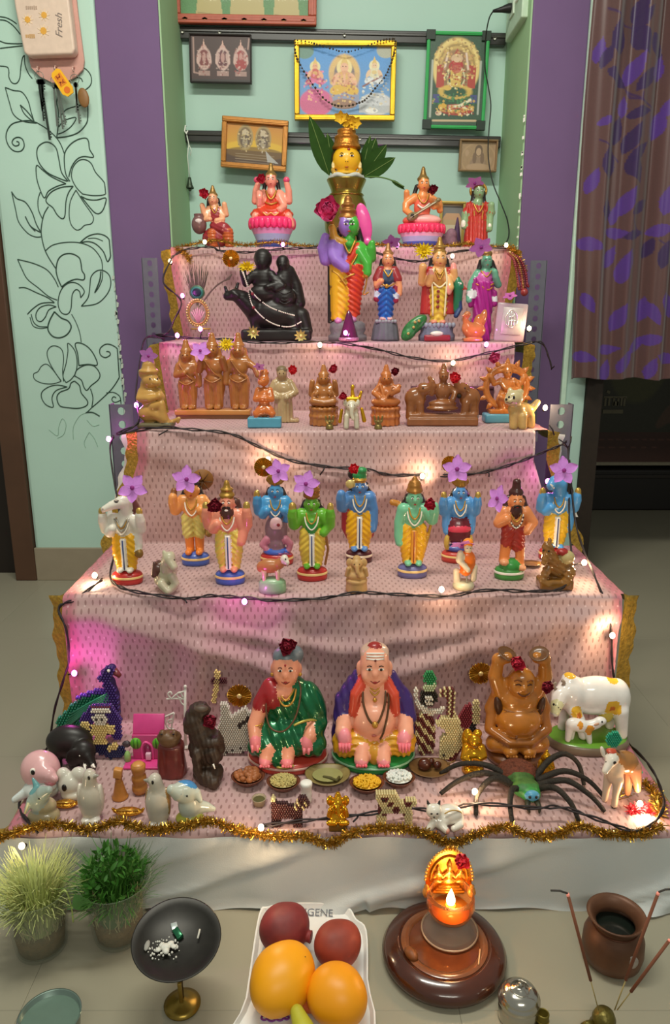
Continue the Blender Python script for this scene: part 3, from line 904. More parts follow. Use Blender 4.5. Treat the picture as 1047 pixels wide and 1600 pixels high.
def rail(x0,ya,x1,yb,th,screws,label):
    a = at_y(x0,ya,2.826); b = at_y(x1,yb,2.826); c = (a + b) / 2
    L_ = (b - a).length / 2; hh = (at_y(x0,ya,2.826).z - at_y(x0,ya + th,2.826).z) / 2
    r = empty('wall_rail',c,label,'rail','black wall rails')
    ang = -math.degrees(math.atan2(b.z - a.z,b.x - a.x))
    MB().box((0,0,-hh),(L_,.012,hh),(0,ang,0),bev=.003).build('rail_strip',RAILM,r,False)
    MB().box((0,-.013,-hh * .7),(L_,.003,hh * .22),(0,ang,0),bev=.002).build('rail_bead',mat('34322f',.25,coat=.5),r,False)
    for sx in screws:
        t = (sx - x0) / (x1 - x0); p = a.lerp(b,t) - c
        MB().lathe([(.0,-.003),(.0035,-.003),(.005,.0),(.005,.002)],12,(p.x,-.016,p.z - hh),(90,0,0)).build('screw',SCREW,r)


rail(272,42,790,53,20,(286,344,538,772),'black wooden rail across the niche behind the upper pictures')
rail(280,204,782,214,18,(562,742),'black wooden rail across the niche just above the dolls')


def framed(name,label,x0,y0,x1,y1,Y,m,fw,paint,n=110,tilt=0.,cat='picture',depth=.012,print_m=('paper_print',.45,.2),corners=None,glass=True,group='framed pictures in the niche'):
    c = at_y((x0 + x1) / 2,(y0 + y1) / 2,Y); W = at_y(x1,y1,Y).x - at_y(x0,y1,Y).x; H = at_y(x0,y0,Y).z - at_y(x0,y1,Y).z
    w,h = x1 - x0,y1 - y0; sx,sz = W / w,H / h
    r = empty(name,c,label,cat,group); r.rotation_euler = (0,math.radians(tilt),0)
    cv = Canvas(w - 2 * fw,h - 2 * fw,n,'808080'); paint(cv)
    me = cv.mesh(W - 2 * fw * sx,H - 2 * fw * sz)
    o = ob('print',me,attr_mat(print_m[0],print_m[1],0,print_m[2]),r); o.location = (0,-.002,-H / 2 + fw * sz)
    MB().box((0,.004,0),(W / 2 - .001,.004,H / 2 - .001)).build('backing',mat('4a3a2a',.8),r,False)
    if fw > 0:
        a = fw * sx / 2
        for nm,cx,cz,hx,hz in (('frame_bar',0,H / 2 - a,W / 2,a),('frame_bar',0,-H / 2 + a,W / 2,a),('frame_bar',-W / 2 + a,0,a,H / 2 - 2 * a),('frame_bar',W / 2 - a,0,a,H / 2 - 2 * a)):
            mb = MB().box((cx,-depth / 2,cz),(hx,depth / 2 + .003,hz),bev=min(a * .45,.003))
            # raised bead along the bar
            if hx > hz: mb.box((cx,-depth - .002,cz),(hx - a * .4,.0025,a * .35),bev=.0012)
            else: mb.box((cx,-depth - .002,cz),(a * .35,.0025,hz),bev=.0012)
            mb.build(nm,m,r,False)
    return r,W,H,sx,sz


def speckle(cv,x,y,rx,ry,cols,n,r,seed=3):
    q = random.Random(seed)
    for i in range(n):
        a = q.uniform(0,6.283); u = math.sqrt(q.random()); cv.ell(x + rx * u * math.cos(a),y + ry * u * math.sin(a),r * q.uniform(.6,1.4),r * q.uniform(.6,1.4),q.choice(cols),.75)


def god(cv,x,y,s,skin,robe,halo='c9b56a',crown='c8a860',low=None):
    """a small printed seated deity: halo, crown, face, arms, robe"""
    cv.ell(x,y - 14 * s,8 * s,9 * s,halo,.9)
    cv.poly([(x - 4 * s,y - 17 * s),(x,y - 29 * s),(x + 4 * s,y - 17 * s)],crown)
    cv.ell(x,y - 14 * s,4.2 * s,5 * s,skin)
    cv.ell(x,y - 2 * s,8 * s,9 * s,robe)
    cv.ell(x - 9 * s,y - 2 * s,3 * s,7 * s,skin,rot=25); cv.ell(x + 9 * s,y - 2 * s,3 * s,7 * s,skin,rot=-25)
    cv.ell(x,y - 4 * s,4 * s,3 * s,crown,.7)
    cv.ell(x - 7 * s,y + 9 * s,8 * s,5 * s,low or robe,rot=-15); cv.ell(x + 7 * s,y + 9 * s,8 * s,5 * s,low or robe,rot=15)
    cv.ell(x - 1.5 * s,y - 15 * s,.7 * s,.6 * s,'302010'); cv.ell(x + 1.5 * s,y - 15 * s,.7 * s,.6 * s,'302010')


def p_robes(cv):
    cv.grad('3f6b3c','4a7a46'); cv.noise(.12,11)
    for x0,x1,b in ((22,66,70),(74,132,76),(142,186,72)): cv.poly([(x0 + 8,0),(x1 - 8,0),(x1,b),(x0,b)],'a29460'); cv.line([(x0 + 4,b - 14),(x1 - 4,b - 10)],.7,'7a6a40')
    cv.rect(0,78,400,100,'4a6d3f')


r,W,H,sx,sz = framed('framed_picture','red framed green picture of three cream robes, cut by the top edge',270,-48,494,40,2.8,mat('a04d38',.45,var=.1),13,p_robes,150,tilt=.9)
for k in range(7):
    MB().prism([(-.011,0),(0,.0045),(.011,0),(0,-.0045)],-.0165,-.0145,((k - 3) * W / 7.3,0,-H / 2 + .0125)).build('leaf_inlay',mat('b97c40',.5),r,False)


def p_three(cv):
    cv.rect(0,0,999,999,'3a2320'); cv.noise(.15,4)
    for x,rb in ((20,'6a2b2a'),(49,'55232a'),(77,'8a2f30')):
        cv.poly([(x - 3,22),(x,6),(x + 3,22)],'c0988a'); cv.ell(x,20,4.5,6,'b48c82'); cv.ell(x,36,9,15,rb); cv.ring(x,36,10,16,.13,'b99a92',.9)
        cv.ell(x - 8,36,3,9,'b99a92',.8,rot=15); cv.ell(x + 8,36,3,9,'b99a92',.8,rot=-15); cv.rect(x - 9,55,x + 9,63,'a08078',.8)
        cv.ell(x,34,3,8,'b99088',.7); cv.line([(x - 4,48),(x + 4,48)],1.,'c9a89a',.7)
    cv.ell(77,45,9,8,'8f2b2b'); cv.line([(4,4),(4,58),(14,60)],1.2,'a3837a',.8); cv.line([(90,4),(88,20)],1.2,'a3837a',.8)
    speckle(cv,20,38,12,24,['b89a90','7a3a36','8a6a64'],40,1.2); speckle(cv,49,38,12,24,['b8a098','6a2a2e','a08880'],40,1.2,4); speckle(cv,77,38,12,24,['b89a90','8a3030','8a6a64'],40,1.2,5); cv.rect(0,68,99,90,'2a2320')


framed('wall_plaque','dark unframed plaque of three pale standing deities, upper left of the niche',297,54,393,131,2.8,mat('2a2422',.6),2.2,p_three,120,tilt=1.2,depth=.006)


def p_trio(cv):
    cv.grad('3d84c4','6a90b8'); cv.ell(8,8,14,12,'5f7d4c',.8); cv.ell(132,6,14,12,'a9a57c',.8)
    cv.ell(26,88,26,22,'c05a86'); cv.rect(4,86,48,100,'b85a80'); cv.ell(118,90,26,18,'b9bcc0'); cv.rect(92,92,140,104,'a9adb0')
    cv.ell(69,42,24,30,'c6a468'); cv.ell(69,44,16,22,'6f6266'); cv.rect(46,40,92,90,'b08a6a',.35)
    god(cv,24,46,1.,'d09a78','b4524c','d8c98a',low='c45f86'); god(cv,69,54,1.5,'d2a183','c79270','dcc98c',low='c9a23e'); god(cv,115,44,1.,'d0b090','c9c2a4','dcd0a0',low='c9ccd0')
    cv.ell(69,50,2,8,'d2a183'); cv.line([(98,62),(126,46)],1.4,'7c4a40'); cv.ell(112,100,10,4,'d4d4d0'); cv.ell(69,90,20,8,'8a6a58'); speckle(cv,69,66,22,26,['d8b878','b06a50','8a5a48','c8a048'],70,1.6); speckle(cv,24,60,20,28,['d87a9a','b85070','d8b080','8a3a50'],60,1.7,5); speckle(cv,116,72,22,28,['d8d4c8','a0a4a8','c8b898','8a8a90'],60,1.8,6); cv.noise(.08,2)


GOLDF = mat('c79a28',.28,metal=.7,var=.15,vscale=40)
r,W,H,sx,sz = framed('framed_picture','gold framed picture of three seated deities on blue sky, above the yellow-faced pot',461,65,617,190,2.79,GOLDF,8,p_trio,170,tilt=.4)
g = empty('dried_garland',r.location + Vector((0,-.024,0)),'dark dried flower garland looped over the gold framed picture of three deities','garland')
beads = MB()
for pts in ([(-76,60),(-75,40),(-68,22),(-56,2),(-42,-18),(-25,-36),(-5,-42),(18,-38),(34,-30),(46,-14),(60,2),(68,20),(74,40),(76,58)],[(-76,60),(-55,57),(-38,52),(-18,46),(0,42),(20,46),(40,54),(58,60),(74,62)]):
    for p in catmull(pts,4):
        beads.ball((p[0] * sx + random.uniform(-.001,.001),random.uniform(-.003,0),p[1] * sz),random.uniform(.0022,.0042),6,4)
o = beads.build('dried_flowers',mat('40352c',.8,var=.3),g); o['kind'] = 'stuff'
MB().tube([(p[0] * sx,.002,p[1] * sz) for p in catmull([(-76,60),(-75,40),(-56,2),(-25,-36),(18,-38),(46,-14),(68,20),(76,58)],5)],.0007,4).build('thread',mat('5a4d3e',.8),g)


def p_goddess(cv):
    cv.rect(0,0,999,999,'2f4a38'); cv.noise(.35,9)
    cv.ell(42,50,36,46,'b79a5c'); cv.ring(42,50,33,42,.08,'d2ba78',.9); cv.ring(42,50,27,35,.05,'8e7444',.8); cv.ell(42,56,24,34,'8a6a4a')
    cv.rect(12,46,24,82,'a03c30'); cv.rect(60,46,72,82,'a03c30'); cv.line([(5,40),(5,128)],1.5,'9fa49a'); cv.line([(79,40),(79,122)],1.5,'9fa49a')
    cv.poly([(32,40),(42,20),(52,40)],'9a4a38'); cv.ell(42,36,9,7,'c0a080'); cv.ell(42,50,12,12,'a22c2c'); cv.ell(42,64,16,17,'3e5036'); cv.poly([(33,54),(51,54),(50,78),(34,78)],'c2a254'); cv.ring(42,66,13,18,.1,'d6c8a0',.8)
    cv.line([(28,28),(24,52)],1.6,'d0b8a8'); cv.line([(56,28),(60,52)],1.6,'d0b8a8')
    cv.ell(42,100,34,20,'274d34'); cv.ring(42,88,22,10,.2,'c6a450',.9); cv.ell(30,82,6,4,'c6a450'); cv.rect(8,92,18,106,'3e4474'); cv.rect(66,92,76,106,'3e4474')
    cv.ell(46,116,26,9,'9a3a2e'); cv.line([(34,112),(50,110),(66,100)],2.2,'d8cdb0'); cv.line([(22,116),(44,119),(70,112)],2.6,'c6a052'); cv.ell(24,112,7,6,'c69a38'); cv.ell(18,122,5,4,'c2a890'); speckle(cv,42,40,36,36,['d8c080','9a7a48','c8a860','7a5a38','b88a58'],170,1.7); speckle(cv,42,66,18,18,['d8c070','a8302c','e0d0a0','8a3028'],70,1.4,8); speckle(cv,42,104,34,16,['2f6a40','1f4a30','c8a048','3a7a4c'],90,1.6,9); speckle(cv,44,118,32,8,['a8402c','d8b060','e0d0b0','7a2a20'],80,1.5,10); cv.ell(42,50,8,9,'a83434',.8); cv.ell(42,38,5,4,'c8a888'); cv.line([(10,134),(76,133)],1.6,'b8a080')


r,W,H,sx,sz = framed('framed_picture','green edged poster of a garlanded goddess under a golden arch, right of the niche',665,51,760,203,2.8,mat('2f9a50',.45),5,p_goddess,150,tilt=1.2,depth=.005)
for sxn in (-1,1):
    for szn in (-1,1):
        MB().box((sxn * (W / 2 - .012),-.0045,szn * (H / 2 - .012)),(.015,.0055,.015),bev=.001).build('corner_clip',mat('1d2b22',.5),r,False)


def p_pair(cv):
    cv.grad('b5772a','c8a32c'); cv.ell(45,40,50,14,'d0ae30',.6); cv.rect(0,42,200,80,'4a3526'); cv.ell(45,46,46,10,'6a5028',.8)
    for x in (28,56): cv.ell(x,22,12,19,'6e5a3e'); cv.ring(x,22,11,18,.12,'a08a5a',.8); cv.ell(x,16,5,7,'b5a488'); cv.ell(x,27,7,9,'5a4a3c'); cv.ell(x,30,4,8,'a89a80',.7); cv.line([(x - 6,24),(x + 6,24)],1.,'b8a888',.8)
    speckle(cv,28,26,12,18,['a89468','5a4a38','c8b080','7a6444'],45,1.2); speckle(cv,56,26,12,18,['a89468','4a3c34','c8b8a0','7a6444'],45,1.2,4)
    for y,a in ((48,.6),(52,.6),(56,.8),(60,.5)): cv.line([(14,y),(74,y + 1)],.5,'9a8a70',a)
    cv.poly([(60,40),(64,58),(82,60),(70,50)],'a9a9a6',.8)


framed('framed_picture','tilted copper framed picture of two haloed deities, hanging over the lower rail',347,186,449,266,2.79,mat('a87238',.32,metal=.5,var=.15),8,p_pair,130,tilt=4.2)


def p_stone(cv):
    cv.rect(0,0,99,99,'94795a'); cv.noise(.1,6); cv.ring(28,27,26,25,.05,'a98c6a',.5)
    cv.ell(28,14,6,9,'5f4a38'); cv.ell(28,16,4,6,'a88c70'); cv.ell(28,34,13,10,'88705a'); cv.ell(22,26,3,9,'6e5744'); cv.ell(34,26,3,9,'6e5744'); cv.ell(28,40,18,6,'a08468'); cv.ell(10,18,3,5,'a08468'); cv.ell(46,30,3,6,'a08468')


framed('carved_plaque','small sandy brown carved plaque of a seated figure on the lower rail',717,219,776,269,2.8,mat('8a6e4e',.6,var=.1),2.5,p_stone,90,tilt=1.2)

# little bell on a string
t = Thing('hanging_bell','tiny dark bell hanging on a white string from the lower rail','bell',297,at_y(297,298,2.8).z,d=2.8,base=298)
t.mb('bell_cup',mat('3e4a3c',.4,metal=.5),MB().lathe([(0,20),(2.5,19),(3.2,14),(4.5,8),(6.5,4),(6,3),(3.5,9),(0,12)],14))
t.mb('clapper',mat('4a5346',.4,metal=.5),MB().ball((0,0,1.5),2.6))
t.mb('string',mat('c8cfc4',.8),MB().tube([(0,0,20),(-1.5,0,50),(1.5,0,66),(-2,0,84)],.9,5).tube([(1.5,0,66),(5,0,58),(3,0,50)],.6,5))
t.mb('hook',mat('d8d8d0',.4),MB().tube([(-2,2,92),(-2,-2,92),(-3.5,-3,84),(-1,-3,80),(1,-2,85)],1.2,6))

# switch box with plug and the mains cable of the light string
p0 = at_y(818,28,2.57)
sb = empty('switch_box',(XR - .006,2.66,p0.z + .12),'white switch box high on the right side of the niche','switch box')
MB().box((-.006,0,0),(.012,.11,.125),bev=.004).build('box_plate',mat('a9bda6',.5),sb,False)
MB().box((-.02,.02,-.05),(.003,.03,.03),bev=.002).build('socket',mat('b8c6b4',.4),sb,False)
MB().box((-.02,-.05,-.03),(.003,.022,.03),bev=.002).build('switch_rocker',mat('d8dcd2',.35),sb,False)
pg = at_y(800,13,2.68)
cord = empty('mains_cable',pg,'thin black mains cable dropping from the switch box to the top step','cable')
MB().tube([(0.02,0,.004),(-.01,0,.0),(-.035,0,-.004),(-.06,0,-.008)],[.013,.014,.008,.004],10).build('plug',mat('161616',.45),cord)
pts = [(771,17,2.68),(764,30,2.7),(759,60,2.74),(758,105,2.76),(763,135,2.77),(767,165,2.77),(764,205,2.76),(763,245,2.75),(770,285,2.73),(783,318,2.7),(793,345,2.66),(795,368,2.6),(788,382,2.52),(770,393,2.46)]
MB().tube([at_y(*q) - pg for q in catmull(pts,5)],.0022,6).build('cord',mat('151515',.5),cord)

# ------------------------------------------------------------------ key holder on the mint wall
def keyholder():
    Y = 2.478; c = at_y(76,30,Y); s = zcam(c) / F_PX; sv = s * 1.02
    r = empty('key_holder',c,'pink wall key holder with a cream letter box printed with daisies','key holder')
    def P(x,y): return ((x - 76) * s,(30 - y) * sv)
    poly = [P(*q) for q in ((24,-60),(118,-60),(121,20),(125,85),(122,97),(110,107),(95,114),(72,116),(52,107),(40,95),(30,40))]
    mb = MB().prism(poly,.008,.016); o = mb.build('back_plate',mat('b98c80',.55),r,False)
    cr = mat('c8b2a0',.45)
    poly = [P(*q) for q in ((27,-60),(114,-60),(115,10),(118,76),(113,82),(44,84),(38,80),(31,20))]
    mb = MB().prism(poly,-.03,.008); o = mb.build('letter_box',cr,r,False)
    md = o.modifiers.new('bevel','BEVEL'); md.width = .006; md.segments = 3; md.limit_method = 'ANGLE'
    # dark curved mouth of the box
    poly = [P(*q) for q in ((32,-2),(45,3),(70,6),(95,4),(110,-4),(110,-40),(32,-40))]
    MB().prism(poly,-.0325,-.0295).build('box_mouth',mat('6b4a40',.7),r,False)
    # printed daisies and words
    dm = mat('c9943a',.6); pm = mat('d4bd9c',.6)
    for (x,y,q) in ((49,36,9),(75,30,9),(72,51,10)):
        p = P(x,y); f = MB()
        for k in range(9):
            a = k * 2 * math.pi / 9
            f.prism([(math.cos(a - .3) * q * s * .45,math.sin(a - .3) * q * s * .45),(math.cos(a) * q * s,math.sin(a) * q * s),(math.cos(a + .3) * q * s * .45,math.sin(a + .3) * q * s * .45),(0,0)],-.0312,-.0302,(p[0],0,p[1]))
        d = f.build('printed_daisy',pm,r,False)
        MB().lathe([(0,0),(q * s * .5,0)],12,(p[0],-.0315,p[1]),(90,0,0)).build('daisy_centre',dm,d,False)
    tm = mat('7a6e66',.6)
    me = text_mesh('Fresh',15 * s,.0003,.35); o = ob('lettering',me,tm,r); p = P(97,44); o.location = (p[0],-.0308,p[1]); o.rotation_euler = (math.pi / 2,-math.radians(86),0)
    for x,y,n_,m_ in ((58,20,6,mat('a08a78',.6)),(52,58,5,mat('b08a58',.6))):   # two small words, too blurred to read
        for k in range(n_):
            p = P(x + (k - n_ / 2) * 3,y); MB().box((p[0],-.0304,p[1]),(1.1 * s,.0004,random.uniform(2,3) * s)).build('blurred_letter',m_,r,False)
    hk = mat('c9a79a',.4,metal=.3)
    for x in (53,81,109):
        p = P(x,98 if x != 81 else 97)
        MB().tube([(p[0],.008,p[1] + .006),(p[0],-.008,p[1] + .004),(p[0],-.014,p[1] - .004),(p[0] + .002,-.008,p[1] - .010),(p[0],-.003,p[1] - .008)],.002,6).build('hook',hk,r)
    steel = mat('6d746c',.35,metal=.7); iron = mat('333c36',.4,metal=.5)
    def bunch(x,y,keys,label,m):
        p = P(x,y); k0 = empty('key_bunch',(c.x + p[0],Y - .012,c.z + p[1]),label,'keys','keys on the key holder')
        ring = MB(); ring.tube([(7 * s * math.cos(a),0,-6 * s + 7 * s * math.sin(a)) for a in np.linspace(0,2 * math.pi,17)],.0009,5,False); ring.build('key_ring',steel,k0)
        for dx,ln,w,an in keys:
            mb = MB(); t = math.radians(an)
            def Q(u,v): return ((dx + v * math.cos(t) + u * math.sin(t)) * s,(-10 - u * math.cos(t) + v * math.sin(t)) * s)
            bow = [Q(4 + 4 * math.sin(a) - 0,3.6 * math.cos(a)) for a in np.linspace(0,2 * math.pi,10,endpoint=False)]
            mb.prism(bow,-.001,.001); mb.prism([Q(6,-w),Q(6,w),Q(ln,w),Q(ln,-w)],-.001,.001)
            for j in range(3): mb.prism([Q(ln - 3 - j * 4,w),Q(ln - 3 - j * 4,w + 2),Q(ln - 5 - j * 4,w + 2),Q(ln - 5 - j * 4,w)],-.001,.001)
            mb.build('key',m,k0,False)
        return k0
    bunch(55,104,[(-2,46,1.3,3),(2,88,1.8,4),(4,40,1.2,-3),(6,18,1.2,-6),(0,60,1.2,1)],'long dark iron keys, leftmost bunch on the key holder',iron)
    bunch(80,110,[(-3,62,1.4,0),(1,66,1.3,4),(3,60,1.2,7)],'grey steel keys behind the yellow tag, middle bunch',steel)
    k3 = bunch(111,108,[(0,60,1.4,2),(2,44,1.3,-4)],'steel keys with a round brown fob, rightmost bunch',steel)
    mb = MB().ball((11 * s,.004,-32 * s),9 * s,14,10,(1,.35,1.6),(0,-8,0)); mb.build('round_fob',mat('7c5830',.5,var=.1),k3)
    p = P(94,121); y = empty('key_tag',(c.x + p[0],Y - .03,c.z + p[1]),'bright yellow plastic tag with orange lettering over the keys','key tag'); y.rotation_euler = (0,math.radians(-33),0)
    U = s * 1.0
    MB().prism([(-9 * U,15 * U),(-5 * U,19 * U),(5 * U,20 * U),(9 * U,16 * U),(10 * U,-14 * U),(6 * U,-21 * U),(-5 * U,-21 * U),(-10 * U,-14 * U)],-.002,.002).build('tag_plate',mat('dfa51e',.4),y,False)
    om = mat('c9651a',.5)
    MB().prism([(-6 * U,12 * U),(6 * U,13 * U),(6 * U,-5 * U),(-6 * U,-5 * U)],-.0026,-.002).build('tag_panel',mat('cf7d1c',.5),y,False)
    for i,(x,z,hx,hz) in enumerate(((-2.5,9,.8,3),(0,8,2.2,.8),(2.5,9.5,.8,2.6),(-2,1,2,.8),(-3,-1,.8,2.4),(2,0,.8,3),(3,-2,1.8,.7))):
        MB().box((x * U,-.0028,z * U),(hx * U,.0004,hz * U),(0,8 * i,0)).build('tag_stroke',mat('8f3c12',.5),y,False)
    MB().lathe([(0,.0),(5 * U,.0)],14,(0,-.0026,-13 * U),(90,0,0)).build('tag_dot',om,y)
    MB().tube([(0,0,18 * U),(1 * U,.006,24 * U),(2 * U,.012,28 * U)],.0008,5).build('tag_wire',steel,y)


keyholder()
# ------------------------------------------------------------------ flowers, rosettes, beadwork, light strings
def spot(name,label,cat,px,py,d,group=None,rz=0.):
    t = Thing(name,label,cat,px,at_y(px,py,d).z,d=d,base=py,group=group,rz=rz)
    return t


def petal(L_,W_,curl=.2,cup=.15,notch=0.,n=6,m=5):
    """a petal from the origin along +z, facing -y"""
    V = []
    for i in range(n):
        f = i / (n - 1); w = W_ * .5 * math.sin(math.pi * (.06 + .86 * f ** 1.15)) ** .7
        for j in range(m):
            g = 2 * j / (m - 1) - 1
            z = L_ * f - (notch * L_ * (1 - abs(g)) * (f > .95)) - L_ * .12 * g * g * f
            V.append((w * g,-curl * L_ * f * f + cup * W_ * (g * g) * -1 * f,z))
    Fc = [(i * m + j,i * m + j + 1,(i + 1) * m + j + 1,(i + 1) * m + j) for i in range(n - 1) for j in range(m - 1)]
    return V,Fc


def spin(V,ay=0.,ax=0.,c=(0,0,0)):
    """lean by ax about x, then turn by ay in the picture plane"""
    R = np.array(Matrix.Rotation(math.radians(ay),3,'Y') @ Matrix.Rotation(math.radians(ax),3,'X'))
    return [R @ np.array(v) + np.array(c) for v in V]


LILAC = mat('b877c4',.55,var=.08,vscale=200,sss=.0)
LILACC = mat('7a1f6e',.6)


def lilac(px,py,d,r,label,rot=0.,yaw=0.,pitch=-12.,group='lilac flowers'):
    t = spot('lilac_flower',label,'flower',px,py,d,group)
    R = np.array(Matrix.Rotation(math.radians(yaw),3,'Z') @ Matrix.Rotation(math.radians(pitch),3,'X'))
    for k in range(5):
        V,Fc = petal(r,r * .7,.1 + .06 * (k % 2),.05,.0,n=8,m=7)
        V = [R @ v for v in spin(V,rot + k * 72 + random.uniform(-6,6),-8)]
        t.mb('petal',LILAC,MB().add(V,Fc))
    t.mb('flower_centre',LILACC,MB().add([R @ np.array(v) for v in MB().ball((0,-r * .1,0),r * .15,8,6,(1,.6,1)).V],MB().ball((0,0,0),1,8,6).F))
    t.mb('stem',mat('4c2a44',.6),MB().tube([(0,1,0),(R @ np.array((0,r * .45,-r * .2)))],r * .05,5))
    return t


ROSE = {'red': mat('b42a40',.6,var=.12,vscale=150),'dark': mat('7c1a2c',.6,var=.12,vscale=150),'bright': mat('d03440',.6,var=.1,vscale=150),'pink': mat('c24878',.6,var=.12,vscale=150)}


def rose(px,py,d,r,col,label,yaw=0.,pitch=-15.,leaves=True,group='red roses'):
    r = r * 1.22; t = spot('rose',label,'flower',px,py,d,group)
    m = ROSE[col]; R = np.array(Matrix.Rotation(math.radians(yaw),3,'Z') @ Matrix.Rotation(math.radians(pitch),3,'X'))
    t.mb('rose_heart',m,MB().ball((0,-r * .1,0),r * .46,10,8))
    for ring,(n,rad,lean) in enumerate(((4,.5,66),(6,.72,46),(8,.9,24))):
        for k in range(n):
            V,Fc = petal(r * rad * random.uniform(.88,1.1),r * .78 * (.8 + .12 * ring),.4,.3)
            V = spin(V,k * 360 / n + ring * 33 + random.uniform(-14,14),lean + random.uniform(-8,8),(0,0,0))
            t.mb('petal',m,MB().add([R @ (v + np.array((0,-r * .34 * (2 - ring) * .55,0))) for v in V],Fc))
    if leaves: t.mb('rose_calyx',mat('3d5a2a',.6),MB().tube([R @ np.array((0,r * .15,0)),R @ np.array((0,r * .6,-r * .35))],[r * .22,r * .06],6))
    return t


def mum(px,py,d,r,label,squash=.62,yaw=0.,pitch=-25):
    t = spot('yellow_flower',label,'flower',px,py,d,'yellow chrysanthemums')
    m = mat('d2b81c',.6,var=.1,vscale=150); R = np.array(Matrix.Rotation(math.radians(yaw),3,'Z') @ Matrix.Rotation(math.radians(pitch),3,'X'))
    t.mb('flower_heart',mat('c2a214',.7),MB().ball((0,-1,0),r * .32,10,6,(1,.7,1)))
    for ring,(n,rad,lean) in enumerate(((14,1.,8),(12,.8,28),(9,.55,50))):
        for k in range(n):
            V,Fc = petal(r * rad,r * .24,.15,.2,n=4,m=3)
            V = [R @ v for v in spin(V,k * 360 / n + ring * 13 + random.uniform(-7,7),lean)]
            t.mb('petal',m,MB().add([(v[0],v[1],v[2] * squash) for v in V],Fc))
    return t


GOLDX = mat('b98f34',.3,metal=.8,var=.3,vscale=90)


def rosette(px,py,d,r,label,n=24,pearl=True):
    """pleated gold paper disc"""
    t = spot('gold_rosette',label,'rosette',px,py,d,'gold pleated rosettes')
    V = []; N = n * 2
    for rad,dep in ((.18,1.2),(.6,.8),(1.,0)):
        for k in range(N):
            a = 2 * math.pi * k / N; V.append((r * rad * math.cos(a),(-1.5 if k % 2 else 1.5) * rad * r * .09 - dep,r * rad * math.sin(a)))
    Fc = [(i * N + k,i * N + (k + 1) % N,(i + 1) * N + (k + 1) % N,(i + 1) * N + k) for i in range(2) for k in range(N)] + [tuple(range(N))]
    t.mb('pleats',GOLDX,MB().add(V,Fc),smooth=False)
    t.mb('rosette_centre',mat('d8c080',.35,metal=.5),MB().ball((0,-2,0),r * .22,10,6,(1,.5,1)))
    for k in range(n):
        a = 2 * math.pi * k / n
        if pearl and k % 2 == 0: t.mb('rim_bead',mat('c9a95a',.3,metal=.7),MB().ball((r * .98 * math.cos(a),-.8,r * .98 * math.sin(a)),r * .07,6,4))
    return t


def beadwork(t,rows,pitch,colors,z0,x0=None,y=0.,depth=1,rb=.56,lean=0.):
    """threaded bead figure from rows (top first); letters pick the bead colour. Beads are too small to pick apart: one part per colour"""
    W = max(map(len,rows)); col = {}
    for i,row in enumerate(rows):
        for j,ch in enumerate(row):
            if ch in ' .': continue
            for q in range(depth):
                x = (j - W / 2 + .5) * pitch + (0 if x0 is None else x0) + (.0 if i % 2 else .5 * pitch * .5); z = z0 + (len(rows) - 1 - i) * pitch * .92
                col.setdefault(ch,MB()).ball((x,y + (q - (depth - 1) / 2) * pitch + z * lean,z + pitch * .5),pitch * rb,6,4)
    for ch,mb in col.items():
        nm,m = colors[ch]; o = t.mb(nm,m,mb); o['kind'] = 'stuff'


# light strings: dark twin cable with small bulbs that shine
CABLE = mat('1c1416',.55,var=.15)
WARM_E = mat('ffd9a0',.4,emit=22.,var=0,gain=1.); PINK_E = mat('ff6ae6',.4,emit=16.,var=0,gain=1.)
CORE_W,CORE_P = (1.,.68,.40),(1.,.12,.75)


def string(label,path,bulbs,d=None,r=.0020,twigs=()):
    """path: (px, py, depth); bulbs: (px, py, depth, 'w'|'p', watts)"""
    P = [at_y(*q) for q in path]; c = P[0]
    t = empty('light_string',c,label,'string lights','strings of fairy lights')
    Q = catmull([tuple(p - c) for p in P],7)
    for sgn in (-1,1):
        pts = [q + np.array((0,r * .9 * math.cos(i * .7 + sgn * 1.57),r * 1.15 * math.sin(i * .7 + sgn * 1.57) + random.uniform(-.0006,.0006))) for i,q in enumerate(Q)]
        MB().tube(pts,r * .85,6).build('cable',CABLE,t)
    for tw in twigs:
        a = at_y(*tw[0]) - c; b = at_y(*tw[1]) - c
        MB().tube([a,(a + b) / 2 + Vector((.002,0,.001)),b],r * .8,6).build('cable_stub',CABLE,t)
    for bx,by,bd,kind,w in bulbs:
        p = at_y(bx,by,bd) - c
        b = MB().ball((0,0,0),.0042 + .0012 * min(1,bd - .6),12,8,(1,1,1.2)).build('bulb',WARM_E if kind == 'w' else PINK_E,t); b.location = p
        h_ = MB().tube([(0,.004,-.003),(0,.012,-.008)],[.0036,.003],8).build('bulb_holder',CABLE,b)
        lamp('bulb_light','POINT',p + Vector((0,-.014,.006)),w,CORE_W if kind == 'w' else CORE_P,parent=t,radius=.006)
    return t


